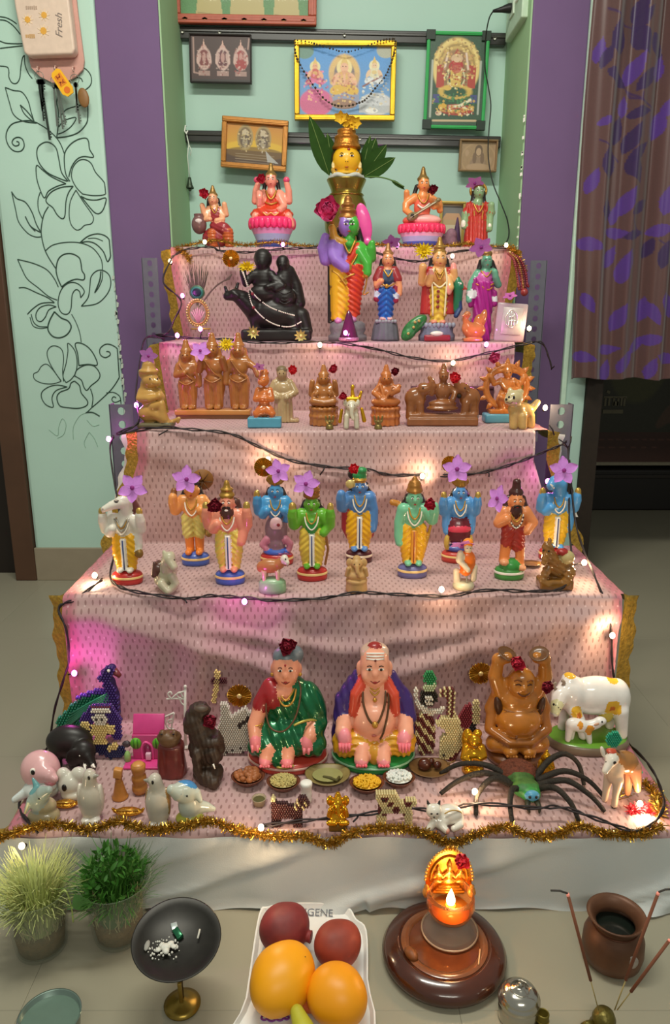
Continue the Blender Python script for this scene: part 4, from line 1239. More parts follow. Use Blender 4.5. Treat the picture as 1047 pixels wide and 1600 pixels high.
def tinsel(label,path,rad,n,m,name='tinsel_garland',extra=None,ln=.011):
    P = [np.array(at_y(*q)) for q in path]; Q = np.array(catmull(P,12)); c = P[0]
    t = empty(name,c,label,'garland','gold tinsel garlands')
    seg = np.linalg.norm(np.diff(Q,axis=0),axis=1); cs = np.concatenate([[0],np.cumsum(seg)])
    u = rng.uniform(0,cs[-1],n); base = np.stack([np.interp(u,cs,Q[:,k]) for k in range(3)],1) - c
    dr = rng.normal(size=(n,3)); dr /= np.linalg.norm(dr,axis=1)[:,None]
    dr[:,2] *= .8
    L_ = rad * rng.uniform(.5,1.15,n)[:,None]
    w = rng.normal(size=(n,3)); w = np.cross(w,dr); w /= np.linalg.norm(w,axis=1)[:,None] + 1e-9; w *= .0007
    a = base + dr * rad * .1; b = base + dr * L_
    V = np.stack([a - w,a + w,b + w,b - w],1).reshape(-1,3)
    o = ob('tinsel_strands',new_mesh(V,np.arange(4 * n).reshape(-1,4),False),m,t); o['kind'] = 'stuff'
    MB().tube([tuple(q - c) for q in Q],rad * .16,6).build('tinsel_core',m,t)
    return t


TINS = mat('a07c2e',.3,metal=.8,var=.5,vscale=400)
tinsel('gold tinsel garland wavering along the front hem of the lowest step',[(-10,1312,.99),(40,1296,.985),(90,1288,.985),(140,1296,.985),(185,1284,.985),(230,1296,.985),(290,1290,.985),(330,1284,.985),(375,1298,.985),(430,1306,.985),(480,1308,.985),(515,1318,.985),(555,1300,.985),(610,1294,.985),(660,1300,.985),(705,1318,.985),(745,1303,.985),(790,1292,.985),(830,1306,.985),(870,1304,.985),(905,1290,.985),(945,1302,.985),(1000,1304,.985),(1036,1290,.99)],.0115,11000,TINS)
tinsel('gold tinsel garland along the front edge of the top step',[(262,392,2.33),(300,382,2.33),(340,376,2.36),(380,383,2.33),(430,378,2.33),(470,384,2.33),(520,385,2.33),(600,382,2.33),(680,385,2.33),(730,381,2.33),(770,385,2.33),(800,388,2.33)],.013,3500,TINS)
tinsel('gold tinsel strand hanging at the right end of the top step',[(795,386,2.31),(806,394,2.3),(812,410,2.3),(818,425,2.3)],.016,700,TINS)
tinsel('gold tinsel strand hanging at the left end of the top step',[(275,388,2.31),(290,396,2.3),(297,408,2.3)],.014,420,TINS)
tinsel('small heap of gold and red tinsel glowing at the right end of the lowest step',[(962,1250,1.08),(985,1240,1.1),(1005,1225,1.12),(1025,1245,1.08),(1030,1275,1.03)],.016,1200,TINS)
tinsel('crimson tinsel knot by the bulb at the right corner of the lowest step',[(985,1268,1.04),(1005,1262,1.05),(1020,1272,1.04)],.013,500,mat('b8303a',.35,metal=.4,var=.3),name='tinsel_knot')

string('black string lights drooping along the edge of the top step',[(268,402,2.3),(290,390,2.3),(330,386,2.3),(345,392,2.3),(390,394,2.3),(430,390,2.3),(470,388,2.3),(520,386,2.3),(575,392,2.3),(620,404,2.29),(660,408,2.29),(700,396,2.29),(740,390,2.3),(792,386,2.31)],
       [(266,408,2.28,'w',.12),(442,382,2.28,'p',.1),(320,378,2.28,'w',.05),(583,381,2.28,'w',.06),(621,383,2.28,'p',.09),(707,400,2.26,'w',.08),(791,383,2.28,'w',.2)],twigs=[((344,392,2.3),(340,378,2.3))])
string('black string lights running along the second step from the top',[(268,405,2.24),(255,440,2.2),(283,470,2.2),(272,500,2.1),(262,520,1.98),(245,524,1.98),(300,528,1.975),(350,530,1.975),(420,536,1.975),(480,534,1.975),(530,536,1.975),(590,546,1.975),(640,558,1.972),(700,564,1.972),(760,552,1.972),(810,540,1.972),(845,535,1.975),(858,560,1.97),(862,576,1.97)],
       [(277,524,1.96,'p',.14),(313,514,1.97,'p',.12),(285,462,2.17,'p',.16),(500,539,1.955,'w',.13),(540,520,1.965,'p',.18),(708,567,1.955,'w',.16),(760,538,1.955,'p',.16),(827,513,2.02,'w',.16)],twigs=[((583,543,1.975),(556,540,1.97)),((862,576,1.97),(866,572,1.96)),((313,528,1.97),(313,517,1.97))])
string('black string lights slung across the riser below the terracotta figures',[(258,530,1.98),(228,528,1.94),(218,570,1.85),(212,620,1.78),(216,660,1.68),(182,678,1.66),(240,668,1.66),(300,671,1.652),(360,678,1.65),(400,696,1.648),(450,718,1.646),(510,729,1.646),(570,733,1.646),(610,742,1.646),(660,742,1.646),(710,743,1.646),(760,737,1.646),(810,722,1.648),(850,706,1.65),(880,694,1.655),(885,690,1.65)],
       [(213,633,1.75,'p',.2),(170,686,1.66,'p',.05),(419,718,1.63,'w',.2),(660,744,1.63,'w',.2),(852,637,1.7,'w',.3),(856,752,1.62,'p',.12)],twigs=[((262,672,1.65),(248,680,1.64)),((508,729,1.646),(500,742,1.64)),((762,737,1.646),(764,745,1.64)),((866,680,1.66),(858,664,1.66)),((880,694,1.65),(889,704,1.64))])
string('black string lights along the step of the painted dolls',[(178,682,1.66),(172,700,1.65),(178,750,1.6),(186,800,1.55),(180,860,1.5),(172,898,1.42),(182,914,1.36),(215,925,1.33),(290,935,1.322),(330,931,1.322),(380,934,1.318),(430,938,1.318),(500,935,1.318),(560,926,1.322),(620,929,1.322),(700,931,1.322),(760,922,1.325),(830,924,1.33),(880,918,1.34),(893,880,1.4),(890,830,1.46),(889,770,1.55),(888,700,1.64)],
       [(148,899,1.4,'w',.3),(382,940,1.3,'p',.13),(690,921,1.315,'w',.2),(913,879,1.4,'w',.25),(850,870,1.5,'w',.05)],twigs=[((285,936,1.32),(292,942,1.31)),((893,884,1.4),(908,880,1.4)),((888,700,1.64),(873,686,1.64)),((888,700,1.64),(893,682,1.65))])
string('black string lights hanging down the left side to the lowest step',[(160,905,1.38),(120,935,1.33),(92,950,1.32),(104,985,1.3),(108,1030,1.3),(100,1060,1.3),(85,1110,1.3),(76,1165,1.3),(60,1180,1.29),(40,1230,1.15),(30,1260,1.07),(45,1285,1.0),(60,1300,.982)],
       [(116,1052,1.285,'p',.24),(34,1322,.96,'w',.05)],twigs=[((107,1054,1.3),(113,1053,1.29))])
string('black string lights hanging down the right side and along the front hem',[(890,720,1.6),(900,820,1.48),(925,890,1.38),(945,940,1.33),(955,985,1.32),(957,1040,1.31),(965,1090,1.31),(975,1150,1.3),(1010,1190,1.18),(1030,1225,1.12),(1036,1265,1.02),(1000,1298,.99),(940,1282,.995),(880,1262,1.02),(830,1262,1.02),(742,1256,1.04),(690,1268,1.02),(640,1263,1.03),(570,1272,1.01),(480,1282,1.0),(410,1290,.99)],
       [(957,993,1.3,'w',.35),(1000,1256,1.05,'w',.3),(742,1237,1.06,'w',.22),(408,1293,.975,'w',.3)],twigs=[((742,1256,1.04),(742,1242,1.06)),((560,1274,1.01),(552,1284,.995))])
# ------------------------------------------------------------------ painted clay dolls: shared pieces
def g(hexc,rough=.32,coat=.25,**k): return mat(hexc,rough,coat=coat,**k)


GOLDP = mat('b08438',.34,metal=.55,var=.15)
OLDG = mat('8a6a38',.4,metal=.5,var=.2)
BLACKP = g('15100e'); WHITEP = g('d8d2c6'); REDP = g('a8281f'); SKINP = g('d39a74'); HAIRP = g('1e1614',.4)
FACE_INK = mat('1a100c',.4); LIPS = mat('9a2a28',.4)


def features(t,x,y,z,dx,r,lips=True,brow=True,ink=FACE_INK,white=True):
    """painted eyes, brows and lips on a doll's face; x,y,z = point between the eyes on the face surface"""
    for s in (-1,1):
        if white: t.mb('eye_white',WHITEP,MB().ball((x + s * dx,y + .25 * r,z),r * 1.25,10,6,(1.25,.6,.8) if r < 1.6 else (1.75,.5,.72)))
        t.mb('eye',ink,MB().ball((x + s * dx,y - .1 * r if white else y,z),r * (.85 if r < 1.6 else 1.05),8,6,(1,.8,.85) if white else (1.3,.7,.8)))
        if brow: t.mb('eyebrow',ink,MB().tube([(x + s * (dx - r * 1.4),y + .1,z + r * 2),(x + s * dx,y - .2,z + r * 2.6),(x + s * (dx + r * 1.6),y + .6,z + r * 2)],r * .33,5))
    if lips: t.mb('lips',LIPS,MB().ball((x,y - r * .2,z - dx * 2.2),r * 1.2,8,5,(1.3,.6,.55)))


def base_disc(t,rx,ry,h,m,stripe=None,dome=.16):
    mb = MB().lathe([(0,0),(1,0),(1.03,h * .25),(1.0,h * .8),(.9,h * .95),(.5,h * (1 + dome)),(0,h * (1 + dome * 1.3))],28)
    mb.V = [(v[0] * rx,v[1] * ry,v[2]) for v in mb.V]; t.mb('base',m,mb)
    if stripe:
        mb = MB().lathe([(1.035,h * .5),(1.05,h * .55),(1.045,h * .68),(1.02,h * .72)],28); mb.V = [(v[0] * rx,v[1] * ry,v[2]) for v in mb.V]; t.mb('base_stripe',stripe,mb)


def lotus_seat(t,cols,zs,rs,ry=.75,petals=16):
    """stacked bands of a round lotus seat, bottom first, with a rim of petals"""
    for i,m in enumerate(cols):
        mb = MB().lathe([(rs[i],zs[i]),(rs[i + 1],zs[i + 1])] if i else [(0,zs[0]),(rs[0],zs[0]),(rs[1],zs[1])],32)
        if i == len(cols) - 1: mb = MB().lathe([(rs[i],zs[i]),(rs[i] * 1.06,(zs[i] + zs[i + 1]) / 2),(rs[i + 1],zs[i + 1]),(0,zs[i + 1] + 1)],32)
        mb.V = [(v[0],v[1] * ry,v[2]) for v in mb.V]; t.mb('seat_band',m,mb)
    R_ = rs[-1]; z = zs[-2]; hh = zs[-1] - zs[-2]
    for k in range(petals):
        a = 2 * math.pi * k / petals
        if math.sin(a) > .3: continue
        t.mb('lotus_petal',cols[-1],MB().ball((R_ * math.cos(a),R_ * ry * math.sin(a),z + hh * .45),hh * .56,8,6,(.34,.6,.95),(0,0,math.degrees(a))))


def lines(t,name,m,polys,r=.9):
    """strands of ornament: one part each"""
    for pts in polys: t.mb(name,m,MB().tube(catmull(pts,4),r,6))


# ------------------------------------------------------------------ top step
D1 = 2.44
t = Thing('goddess_figurine','small crimson seated goddess figurine with a brown pot, leftmost on the top step','figurine',338,S1,d=2.42,top=293)
t.soft([('e','sari',1,0,54,11,9,14),('e','sari',0,0,18,21,14,17),('p','sari',[(2,-4,36,10),(14,-8,32,10),(20,-9,26,8)]),('p','lower_sari',[(20,-9,26,8.5),(22,-9,6,7)]),('p','lower_sari',[(-4,-9,24,7),(-2,-9,6,6)]),
        ('e','body',-2,-3,78,7,7,9),('p','body',[(-2,0,70,4),(0,0,64,6)]),('p','body',[(-9,0,62,4.5),(-16,-4,55,3.6),(-18,-7,68,3.2)]),('p','body',[(10,0,62,4.5),(18,-4,54,3.6),(16,-7,70,3.2)]),('p','body',[(9,-2,58,4),(13,-8,46,3.4),(4,-12,44,3)]),('p','body',[(-9,-2,58,4),(-13,-8,46,3.4),(-6,-12,46,3)]),
        ('e','~hair',-2,3,80,9,7,9),('p','hair',[(-9,2,78,3),(-10,2,66,3)]),('p','hair',[(5,2,78,3),(7,2,66,3)]),('y','crown',-2,0,92,6.5,1.5,8),('e','crown',-2,0,85,7.5,7,3)],
       {'sari': g('8a2a30'),'lower_sari': g('b0562a'),'body': SKINP,'hair': HAIRP,'crown': OLDG},h=1.15,disp={'lower_sari': lambda X,Y,Z: .5 * np.sin(Z * 1.2),'sari': lambda X,Y,Z: .35 * np.sin(Z * .9 + X * .5)})
features(t,-2,-9.6,79,2.6,.9)
lines(t,'necklace',GOLDP,[[(-6,-5,68),(-2,-9,60),(1,-9.5,56),(4,-9,60),(5,-5,68)]],1.)
t.soft([('e','pot',-24,-6,38,11.5,11,15),('y','pot',-24,-6,52,6,8,3)],{'pot': g('6b4a48')},h=1.2)
t.mb('pot_mark',mat('c8b8b4',.5),MB().ball((-23,-16,43),5,10,6,(1.1,.3,.7)))

t = Thing('goddess_figurine','orange-red goddess figurine seated on a pink lotus, beside the hanging copper frame','figurine',426,S1,d=D1,top=257)
lotus_seat(t,[g('3f55a0'),g('9aa0c0'),g('d08ab0'),g('e03468')],[2,14,24,33,50],[24,25,29,33,34],.8,22)
t.soft([('e','sari',0,0,56,33,20,14),('e','sari',0,0,74,14,11,15),('e','body',0,-3,108,8.5,8.5,11),('p','body',[(0,0,96,5),(0,0,90,7)]),('p','body',[(-13,0,88,5.5),(-25,-3,76,4.5),(-23,-8,92,4.2),(-20,-10,100,3.5)]),('p','body',[(13,0,88,5.5),(27,-3,76,4.5),(27,-6,92,4.2),(24,-8,104,3.5)]),
        ('p','body',[(-12,-3,84,5),(-18,-10,70,4),(-17,-14,80,4)]),('e','body',-17,-15,86,5,2.5,7),('p','body',[(12,-3,84,5),(20,-10,68,4),(14,-16,62,4)]),('p','body',[(-24,-12,52,5),(-29,-10,38,4)]),('p','body',[(26,-12,52,5),(31,-10,38,4)]),
        ('e','~hair',0,5,110,12,8,12),('p','hair',[(-9,3,108,3.5),(-12,3,92,3)]),('p','hair',[(9,3,108,3.5),(12,3,92,3)]),('y','crown',0,0,123,8,2.5,9),('e','crown',0,0,117,9,9,4),('e','crown',0,0,133,2.5,2.5,3)],
       {'sari': g('c23a22'),'body': g('e08e78'),'hair': HAIRP,'crown': OLDG},h=1.3,disp={'sari': lambda X,Y,Z: .6 * np.sin(np.hypot(X,Z - 74) * .8)})
features(t,0,-11,109,3.2,1.1)
lines(t,'necklace',GOLDP,[[(-8,-6,92),(-4,-11,82),(0,-12,78),(4,-11,82),(8,-6,92)],[(-9,-8,74),(0,-12.5,70),(9,-8,74)]],1.5)
lines(t,'gold_hem',mat('d0a860',.4,metal=.4),[[(-12,-18.5,57),(-6,-20,52),(0,-20.5,56),(6,-20,52),(12,-18.5,57)]],1.1)
for s in (-1,1): t.mb('hand_flower',g('d0486a'),MB().ball((s * 24 + (3 if s < 0 else 0),-9,108),5,10,8))

# kalasham: brass pot with the yellow face
t = Thing('brass_pot','brass pot with a crowned yellow goddess face, at the middle of the top step','pot',541,S1,d=2.5,top=190)
BRASS = mat('8a7334',.25,metal=.85,var=.12,vscale=30)
z0 = t.base
pot = MB().lathe([(0,0),(24,0),(27,10),(33,35),(34,55),(30,76),(25,88),(23,92),(24,98),(30,112),(30,114),(28,114),(22,98),(0,96)],40); t.mb('pot_body',BRASS,pot)
t.mb('neck_ring',BRASS,MB().lathe([(25,87),(27,89),(26,91),(24.5,92)],40))
t.soft([('e','face',0,-4,143,20.5,17,22),('e','hair',0,5,147,23.5,17,22),('e','face',0,-19,139,2.2,2.5,3),('e','ear',-20,-6,135,3,3,6),('e','ear',20,-6,135,3,3,6),('y','crown',0,3,171,21,17,8),('y','crown',0,2,184,16,12,7),('e','crown',0,3,176,17,15,10),('t','crown',0,2,179,16,2),('t','crown',0,2,189,12,2),('t','crown',0,3,163,19,2.6),
        ('e','collar',0,-2,122,21,17,5),('p','ear_drop',[(-21,-8,128,3),(-18,-11,121,4)]),('p','ear_drop',[(21,-8,128,3),(18,-11,121,4)])],
       {'face': g('d8a41a',.4),'hair': g('3a2418'),'ear': g('e0c890'),'crown': mat('b0702a',.3,metal=.7,var=.25,vscale=80,bump=.4),'collar': g('c89a20'),'ear_drop': mat('c9a04a',.3,metal=.6)},h=1.25)
features(t,0,-20.2,147,7.5,1.7,lips=False)
t.mb('nostril_mark',FACE_INK,MB().ball((-1.5,-21,138),.8)); t.mb('nostril_mark',FACE_INK,MB().ball((1.6,-21,138),.8)); t.mb('lips',g('a04a1a'),MB().ball((0,-19.4,130),2.5,8,5,(1.3,.5,.45))); t.mb('forehead_mark',g('8a3020'),MB().ball((3,-17.5,157),2.4,8,5,(1,.5,1)))
t.mb('cloth_collar',mat('b4b4ac',.8),MB().tube([(24 * math.cos(a),21 * math.sin(a),117 + 2 * math.sin(a * 5)) for a in np.linspace(0,2 * math.pi,33)],4,6,False))


def leaf(L_,W_,bend,n=9):
    V = []
    for i in range(n):
        f = i / (n - 1); w = W_ * .5 * math.sin(math.pi * f ** .8) ** .8 + .2
        for gq in (-1,0,1): V.append((gq * w,bend * L_ * f * f - abs(gq) * w * .25,L_ * f))
    return V,[(i * 3 + j,i * 3 + j + 1,i * 3 + j + 4,i * 3 + j + 3) for i in range(n - 1) for j in (0,1)]


LEAFM = mat('243e15',.8,var=.15,vscale=40,spec=.15)
for (x,y,z,L_,W_,ay,b) in ((-26,10,122,98,27,-18,.05),(-20,14,124,66,24,-8,.1),(26,10,122,60,26,36,.05),(24,14,124,62,28,20,.1),(27,8,120,56,24,58,.0),(22,12,118,70,18,12,.12)):
    V,Fc = leaf(L_,W_,b); V = spin(V,ay,0,(x,y,z)); lf = t.mb('mango_leaf',LEAFM,MB().add(V,Fc))
    t.mb('leaf_rib',mat('6a8040',.5),MB().tube([V[i * 3 + 1] + np.array((0,-.5,0)) for i in range(9)],.5,4),parent=lf)
t.mb('leaf_stalk',mat('4a6a30',.5),MB().tube(catmull([(27,5,119),(50,0,118),(70,-3,112),(88,-4,102)],4),1.2,5))
V,Fc = leaf(26,6,.05); t.mb('mango_leaf',LEAFM,MB().add(spin(V,125,0,(68,-3,113)),Fc))
for i in range(4):
    V0 = [];
    for k in range(6):
        V,Fc = petal(13,8,.2,.1); V = spin(V,k * 60 + i * 20,25,((-9,4,12,0)[i],-4 + i,(206,196,199,203)[i])); t.mb('marigold_petal',mat('c9a226',.6,var=.15),MB().add(V,Fc))

t = Thing('goddess_figurine','orange goddess figurine playing a lute on a pink lotus, right of the brass pot','figurine',658,S1,d=D1,top=261)
lotus_seat(t,[g('4a55a8'),g('a8a0c8'),g('d89ab8'),g('e0355e')],[2,12,20,26,40],[27,29,32,34,35],.75,22)
t.soft([('e','sari',0,0,46,30,18,11),('e','sari',0,0,66,13,10,17),('e','body',1,-3,102,8.5,8.5,11),('p','body',[(1,0,92,5),(0,0,84,7)]),('p','body',[(-12,0,82,5.5),(-25,-2,72,5),(-26,-6,62,4.2),(-18,-14,54,4)]),('p','body',[(12,0,82,5.5),(25,-3,70,4.8),(16,-14,66,4)]),('p','body',[(-12,2,80,5),(-24,2,78,4),(-25,-4,90,3.6)]),('p','body',[(12,2,80,5),(26,2,76,4),(27,-2,62,4)]),('e','lap_cloth',6,-12,46,22,10,8),
        ('e','~hair',0,5,104,12,8,13),('p','hair',[(-9,3,100,3.5),(-14,3,84,3)]),('p','hair',[(9,3,100,3.5),(13,3,86,3)]),('y','crown',0,0,117,8,2.5,9),('e','crown',0,0,111,9,9,4),('e','crown',0,0,127,2.5,2.5,3.4)],
       {'sari': g('d2604a'),'body': g('e08a4e'),'hair': HAIRP,'crown': OLDG,'lap_cloth': g('e0a09a')},h=1.3)
features(t,1,-11,103,3.2,1.1)
t.soft([('e','lute',-17,-19,50,9,5,7,2,(0,-30,0)),('p','lute',[(-14,-19,52,2.6),(20,-20,74,2)]),('e','lute',22,-20,76,4,3,3.5)],{'lute': g('7a6a48')},h=1.1)
t.mb('sound_hole',mat('2a2018',.6),MB().ball((-17,-23.4,51),3.4,10,5,(1,.3,1))); lines(t,'lute_string',mat('d0c8a8',.4),[[(-20,-24,48),(18,-22.6,72)]],.5)
lines(t,'necklace',GOLDP,[[(-8,-6,86),(-4,-10,76),(1,-11,72),(5,-10,76),(9,-6,86)]],1.2); lines(t,'white_sash',WHITEP,[[(-8,-9,70),(0,-12,64),(10,-10,72)]],1.6)

r,W,H,sx,sz = framed('photo_frame','narrow gilt framed photo standing behind the lute-playing figurine',686,309,725,390,2.6,mat('b09a52',.4,metal=.4),4,lambda cv: (cv.rect(0,0,99,99,'b9ad92'),cv.rect(0,3,40,28,'6a6a68'),cv.poly([(0,24),(6,14),(26,14),(31,24)],'b08a68'),cv.rect(0,24,40,32,'a8906a'),cv.ell(10,60,12,16,'4a3a44')),60,tilt=1.5,group='framed photo on the step')
r.location.z = S1 + H / 2 + .001
t = Thing('incense_cone','dark purple cone standing before the small gilt photo frame','cone',713,S1,d=2.5,top=336)
t.mb('cone',mat('4a3050',.6,var=.15),MB().lathe([(0,0),(8,0),(7,12),(4,36),(1.2,52),(0,54)],16)); t.mb('cone_foot',mat('6a4a58',.6),MB().lathe([(0,0),(10,0),(10,4),(7,6)],16))
# goods tray behind: striped cloth bundle by the frame
t = Thing('cloth_bundle','mauve striped cloth bundle at the foot of the small gilt photo frame','cloth',697,S1,d=2.48,top=355)
t.solid([('e','a',0,0,12,18,12,13),('e','a',7,-2,24,9,7,11),('e','a',-10,0,8,10,9,8),('b','a',0,0,4,17,10,4,2)],mat('7a5a68',.7,var=.3,vscale=90),h=1.2)

t = Thing('god_figurine','slim green-faced figurine in a red robe, rightmost on the top step','figurine',742,S1,d=D1,top=281)
t.soft([('y','robe',0,0,26,20,15,26),('e','robe',0,0,56,14,10,17),('e','body',2,-3,90,7.5,7.5,10),('p','body',[(2,0,80,4.5),(1,0,74,6)]),('p','robe',[(-12,0,70,5.5),(-18,-3,56,5)]),('p','body',[(-18,-3,56,4.5),(-19,-5,36,4)]),('p','robe',[(14,0,70,5.5),(22,-3,58,5)]),('p','body',[(22,-3,58,4.5),(21,-7,70,4)]),('p','body',[(21,-2,56,4.5),(20,-6,32,4)]),
        ('e','~hair',2,4,92,10,6,12),('p','hair',[(-5,2,90,3.5),(-7,2,74,3.5)]),('p','hair',[(9,2,90,3.5),(11,2,74,3.5)]),('y','crown',2,0,102,7,4,6),('e','crown',2,0,98,8,8,3),('t','halo',2,4,93,12,2,1,(90,0,0))],
       {'robe': g('a82c22'),'body': g('7c9a72'),'hair': HAIRP,'crown': OLDG,'halo': GOLDP},h=1.2,disp={'robe': lambda X,Y,Z: .8 * np.sin(X * 1.3)})
features(t,2,-10.2,91,2.8,1.)
lines(t,'necklace',GOLDP,[[(-6,-6,72),(-2,-10,62),(1,-11,58),(5,-10,62),(9,-6,72)]],1.2); lines(t,'waist_chain',GOLDP,[[(-13,-9,46),(0,-15,42),(13,-9,46)],[(-6,-12,60),(-5,-14,46)],[(8,-12,60),(6,-14,46)]],.9)
for s in (-1,1): t.mb('cuff',WHITEP,MB().ball((s * 20,-6,36 if s > 0 else 40),5,10,6,(.9,.9,1.6)))

# ------------------------------------------------------------------ second step
D2 = 2.1
t = Thing('god_figurine','tall figurine, half purple half green, in yellow and red drape on the second step','figurine',543,S2,d=2.1,top=309)
t.soft([('y','lower_robe_yellow',-13,0,78,12,15,44),('y','lower_robe_red',9,0,80,10,17,40),('e','lower_robe_red',10,-3,100,16,13,26),('e','lower_robe_yellow',-6,-5,74,8,9,38),('b','cloak',-26,4,76,5,5,48,2),
        ('e','body_green',8,0,128,17,11,20),('e','body_purple',-10,0,130,15,11,20),('e','sash',6,-4,134,7,9,24,2,(0,28,0)),('e','body_green',8,-5,180,9,12,15),('e','body_purple',-5,-5,180,9,12,15),('p','body_green',[(2,0,166,7),(2,0,154,9)]),
        ('p','body_purple',[(-16,0,150,8),(-34,-3,128,7.5),(-38,-6,146,7),(-34,-8,164,5)]),('p','body_purple',[(-14,-6,146,8),(-18,-14,128,8),(-4,-16,116,6)]),('p','body_purple',[(-24,-10,150,7.5),(-22,-14,134,7)]),('p','armlet',[(-24,-4,178,5.5),(-20,-6,162,6),(-8,-8,156,5)]),
        ('p','body_green',[(18,0,148,8),(35,-3,132,7),(35,-8,146,6),(36,-10,154,4)]),('p','body_green',[(17,-4,142,8),(29,-8,122,6.5),(30,-10,108,5)]),('e','hand_gold',28,-10,104,4,4,5),('e','hand_gold',-2,-16,116,7,5,6),
        ('e','~hair',2,6,182,16,9,17),('p','hair',[(15,3,176,5),(20,3,156,5)]),('p','hair',[(-12,3,176,5),(-14,3,160,4)]),('y','crown',0,0,208,13,5,16),('e','crown',0,0,194,14,13,5),('e','crown',0,0,223,4,4,5),('t','crown',0,0,203,11,2),('t','crown',0,0,212,8.5,1.8),
        ('e','foot',-14,-10,32,6,9,5),('e','foot',8,-10,34,6,9,5)],
       {'lower_robe_yellow': g('c99a1c'),'lower_robe_red': g('b8341c'),'cloak': g('1c1814'),'body_green': g('3f9a34'),'body_purple': g('8a68b8'),'sash': g('b8361e'),'armlet': g('c08a2a'),'hand_gold': GOLDP,'hair': HAIRP,'crown': mat('8a5a28',.35,metal=.5,var=.2),'foot': g('b878a8')},h=1.5,disp={'lower_robe_red': lambda X,Y,Z: 1.0 * np.sin(Z * .75 + X * .5),'lower_robe_yellow': lambda X,Y,Z: .7 * np.sin(Z * .6 + X * .5) * (X > -16)})
features(t,1.5,-17.2,182,5,1.6); t.mb('forehead_mark',mat('c8d0d8',.5),MB().ball((1.5,-16.5,189),2.4,8,5,(2,.5,.7)))
lines(t,'necklace',GOLDP,[[(-8,-9,158),(-3,-12,146),(2,-13,138),(6,-12,146),(11,-9,158)]],1.6); lines(t,'gold_hem',GOLDP,[[(-26,-6,86),(-12,-13,94),(0,-17,102),(10,-16,106)],[(-24,-10,112),(-14,-14,104),(-8,-15,96),(-2,-17,88)],[(20,-8,150),(12,-12,132),(4,-14,118)]],1.5)
t.soft([('e','plume',24,4,187,11.5,4,30,1,(0,-12,0)),('e','plume',31,3,156,7,4,6)],{'plume': g('d0488e')},h=1.4)
mb = MB().lathe([(0,0),(1,0),(1,8),(.85,12),(.95,18),(.9,28),(.7,32),(0,33)],30); mb.V = [(v[0] * 30,v[1] * 22,v[2]) for v in mb.V]; t.mb('base',mat('6a6468',.45,var=.2,bump=.5,bscale=120),mb)
lines(t,'bow_staff',GOLDP,[[(30,-10,106),(27,-9,86),(24,-8,74),(32,-10,78)]],1.3)
t = Thing('glass_ornament','dark magenta glass cone glowing at the foot of the half purple figurine','ornament',545,S2,d=2.02,top=484)
t.mb('glass_cone',mat('4a1038',.15,coat=.6,var=.2),MB().lathe([(0,0),(14,0),(15,6),(12,16),(8,30),(4,44),(0,50)],20)); t.mb('glitter_rim',mat('c88ab0',.3,metal=.6,var=.5,vscale=300),MB().lathe([(13.5,1),(16,3),(15.8,6),(14.6,7)],20))

t = Thing('carved_group','black carved couple riding a cow, hung with white beads on the second step','carving',430,S2,d=2.12,top=390)
BW = mat('171210',.42,var=.2,bump=.15,bscale=60)
P_ = []
P_ += [('b','a',3,0,9,54,22,9,4),('e','a',0,0,42,44,20,27),('p','a',[(-34,-4,52,16),(-48,-8,66,13),(-58,-10,72,10),(-70,-12,70,7)]),('p','a',[(-71,-8,74,3),(-74,-8,84,2.5)]),('p','a',[(-58,-4,80,3),(-55,-2,90,2.5)]),('p','a',[(-62,-16,76,4),(-54,-20,70,3)]),
      ('p','a',[(-30,-6,30,8),(-28,-6,6,7)]),('p','a',[(28,-6,34,12),(34,-8,8,9)]),('p','a',[(42,0,40,12),(50,-4,16,9),(46,-10,6,8)]),('e','a',-16,0,128,14,13,16),('e','a',-17,-5,121,9,10,11),('e','a',-16,0,96,18,13,22),('e','a',-18,-10,74,20,10,14),('p','a',[(-30,-4,104,7),(-42,-8,90,6),(-46,-10,104,5),(-46,-10,112,5)]),('p','a',[(-4,-6,104,7),(6,-12,88,6),(-8,-18,84,5)]),
      ('e','a',14,0,122,10,10,12),('e','a',14,-4,117,7,8,9),('e','a',16,0,94,14,12,22),('p','a',[(24,4,110,8),(34,4,86,9),(38,4,60,10)]),('p','a',[(6,-8,98,5),(14,-14,86,5),(4,-16,80,4)]),('e','a',16,-8,68,18,12,16)]
cg = t.soft([('x',) if False else p[:1] + ('figures',) + p[2:] for p in P_],{'figures': BW},h=1.6,disp={'figures': lambda X,Y,Z: .12 * np.sin(Z * 1.1) * (Z > 50)})
for i,(px_,pz) in enumerate(((-18,123),(14,119))):
    for s in (-1,1): t.mb('eye',mat('2c2420',.3),MB().ball((px_ + s * 3.5,-13.5 if i == 0 else -11.5,pz),1.2,6,5))
for k in range(4): t.mb('pleat_ridge',BW,MB().tube(catmull([(8,-17,78 - 5 * k),(17,-20,73 - 5 * k),(27,-16,78 - 5 * k)],4),.9,5))
bd = empty('bead_garland',t.loc + Vector((0,-.045,0)),'white bead garland looped across the black carved couple','garland')
for pts in ([(-46,4,108),(-36,-2,84),(-24,-8,68),(-6,-14,54),(12,-15,46),(32,-8,40)],[(-44,4,106),(-38,-2,84),(-32,-4,58),(-22,-10,44),(-8,-14,32),(10,-16,24),(28,-12,23),(42,-4,30)]):
    Q = catmull(pts,9); strand = MB()
    for i,q in enumerate(Q):
        if i % 12 == 10: continue
        strand.ball(np.array((q[0] * t.s,q[1] * t.s,q[2] * t.sz)),1.15 * t.s,6,4)
    o = strand.build('bead_strand',mat('d8d0c4',.3),bd); o['kind'] = 'stuff'
for q in ((-30,-8,73),(-29,-8,52)): MB().ball((q[0] * t.s,q[1] * t.s,q[2] * t.sz),2.4 * t.s,8,6).build('red_bead',mat('7a2230',.4),bd)
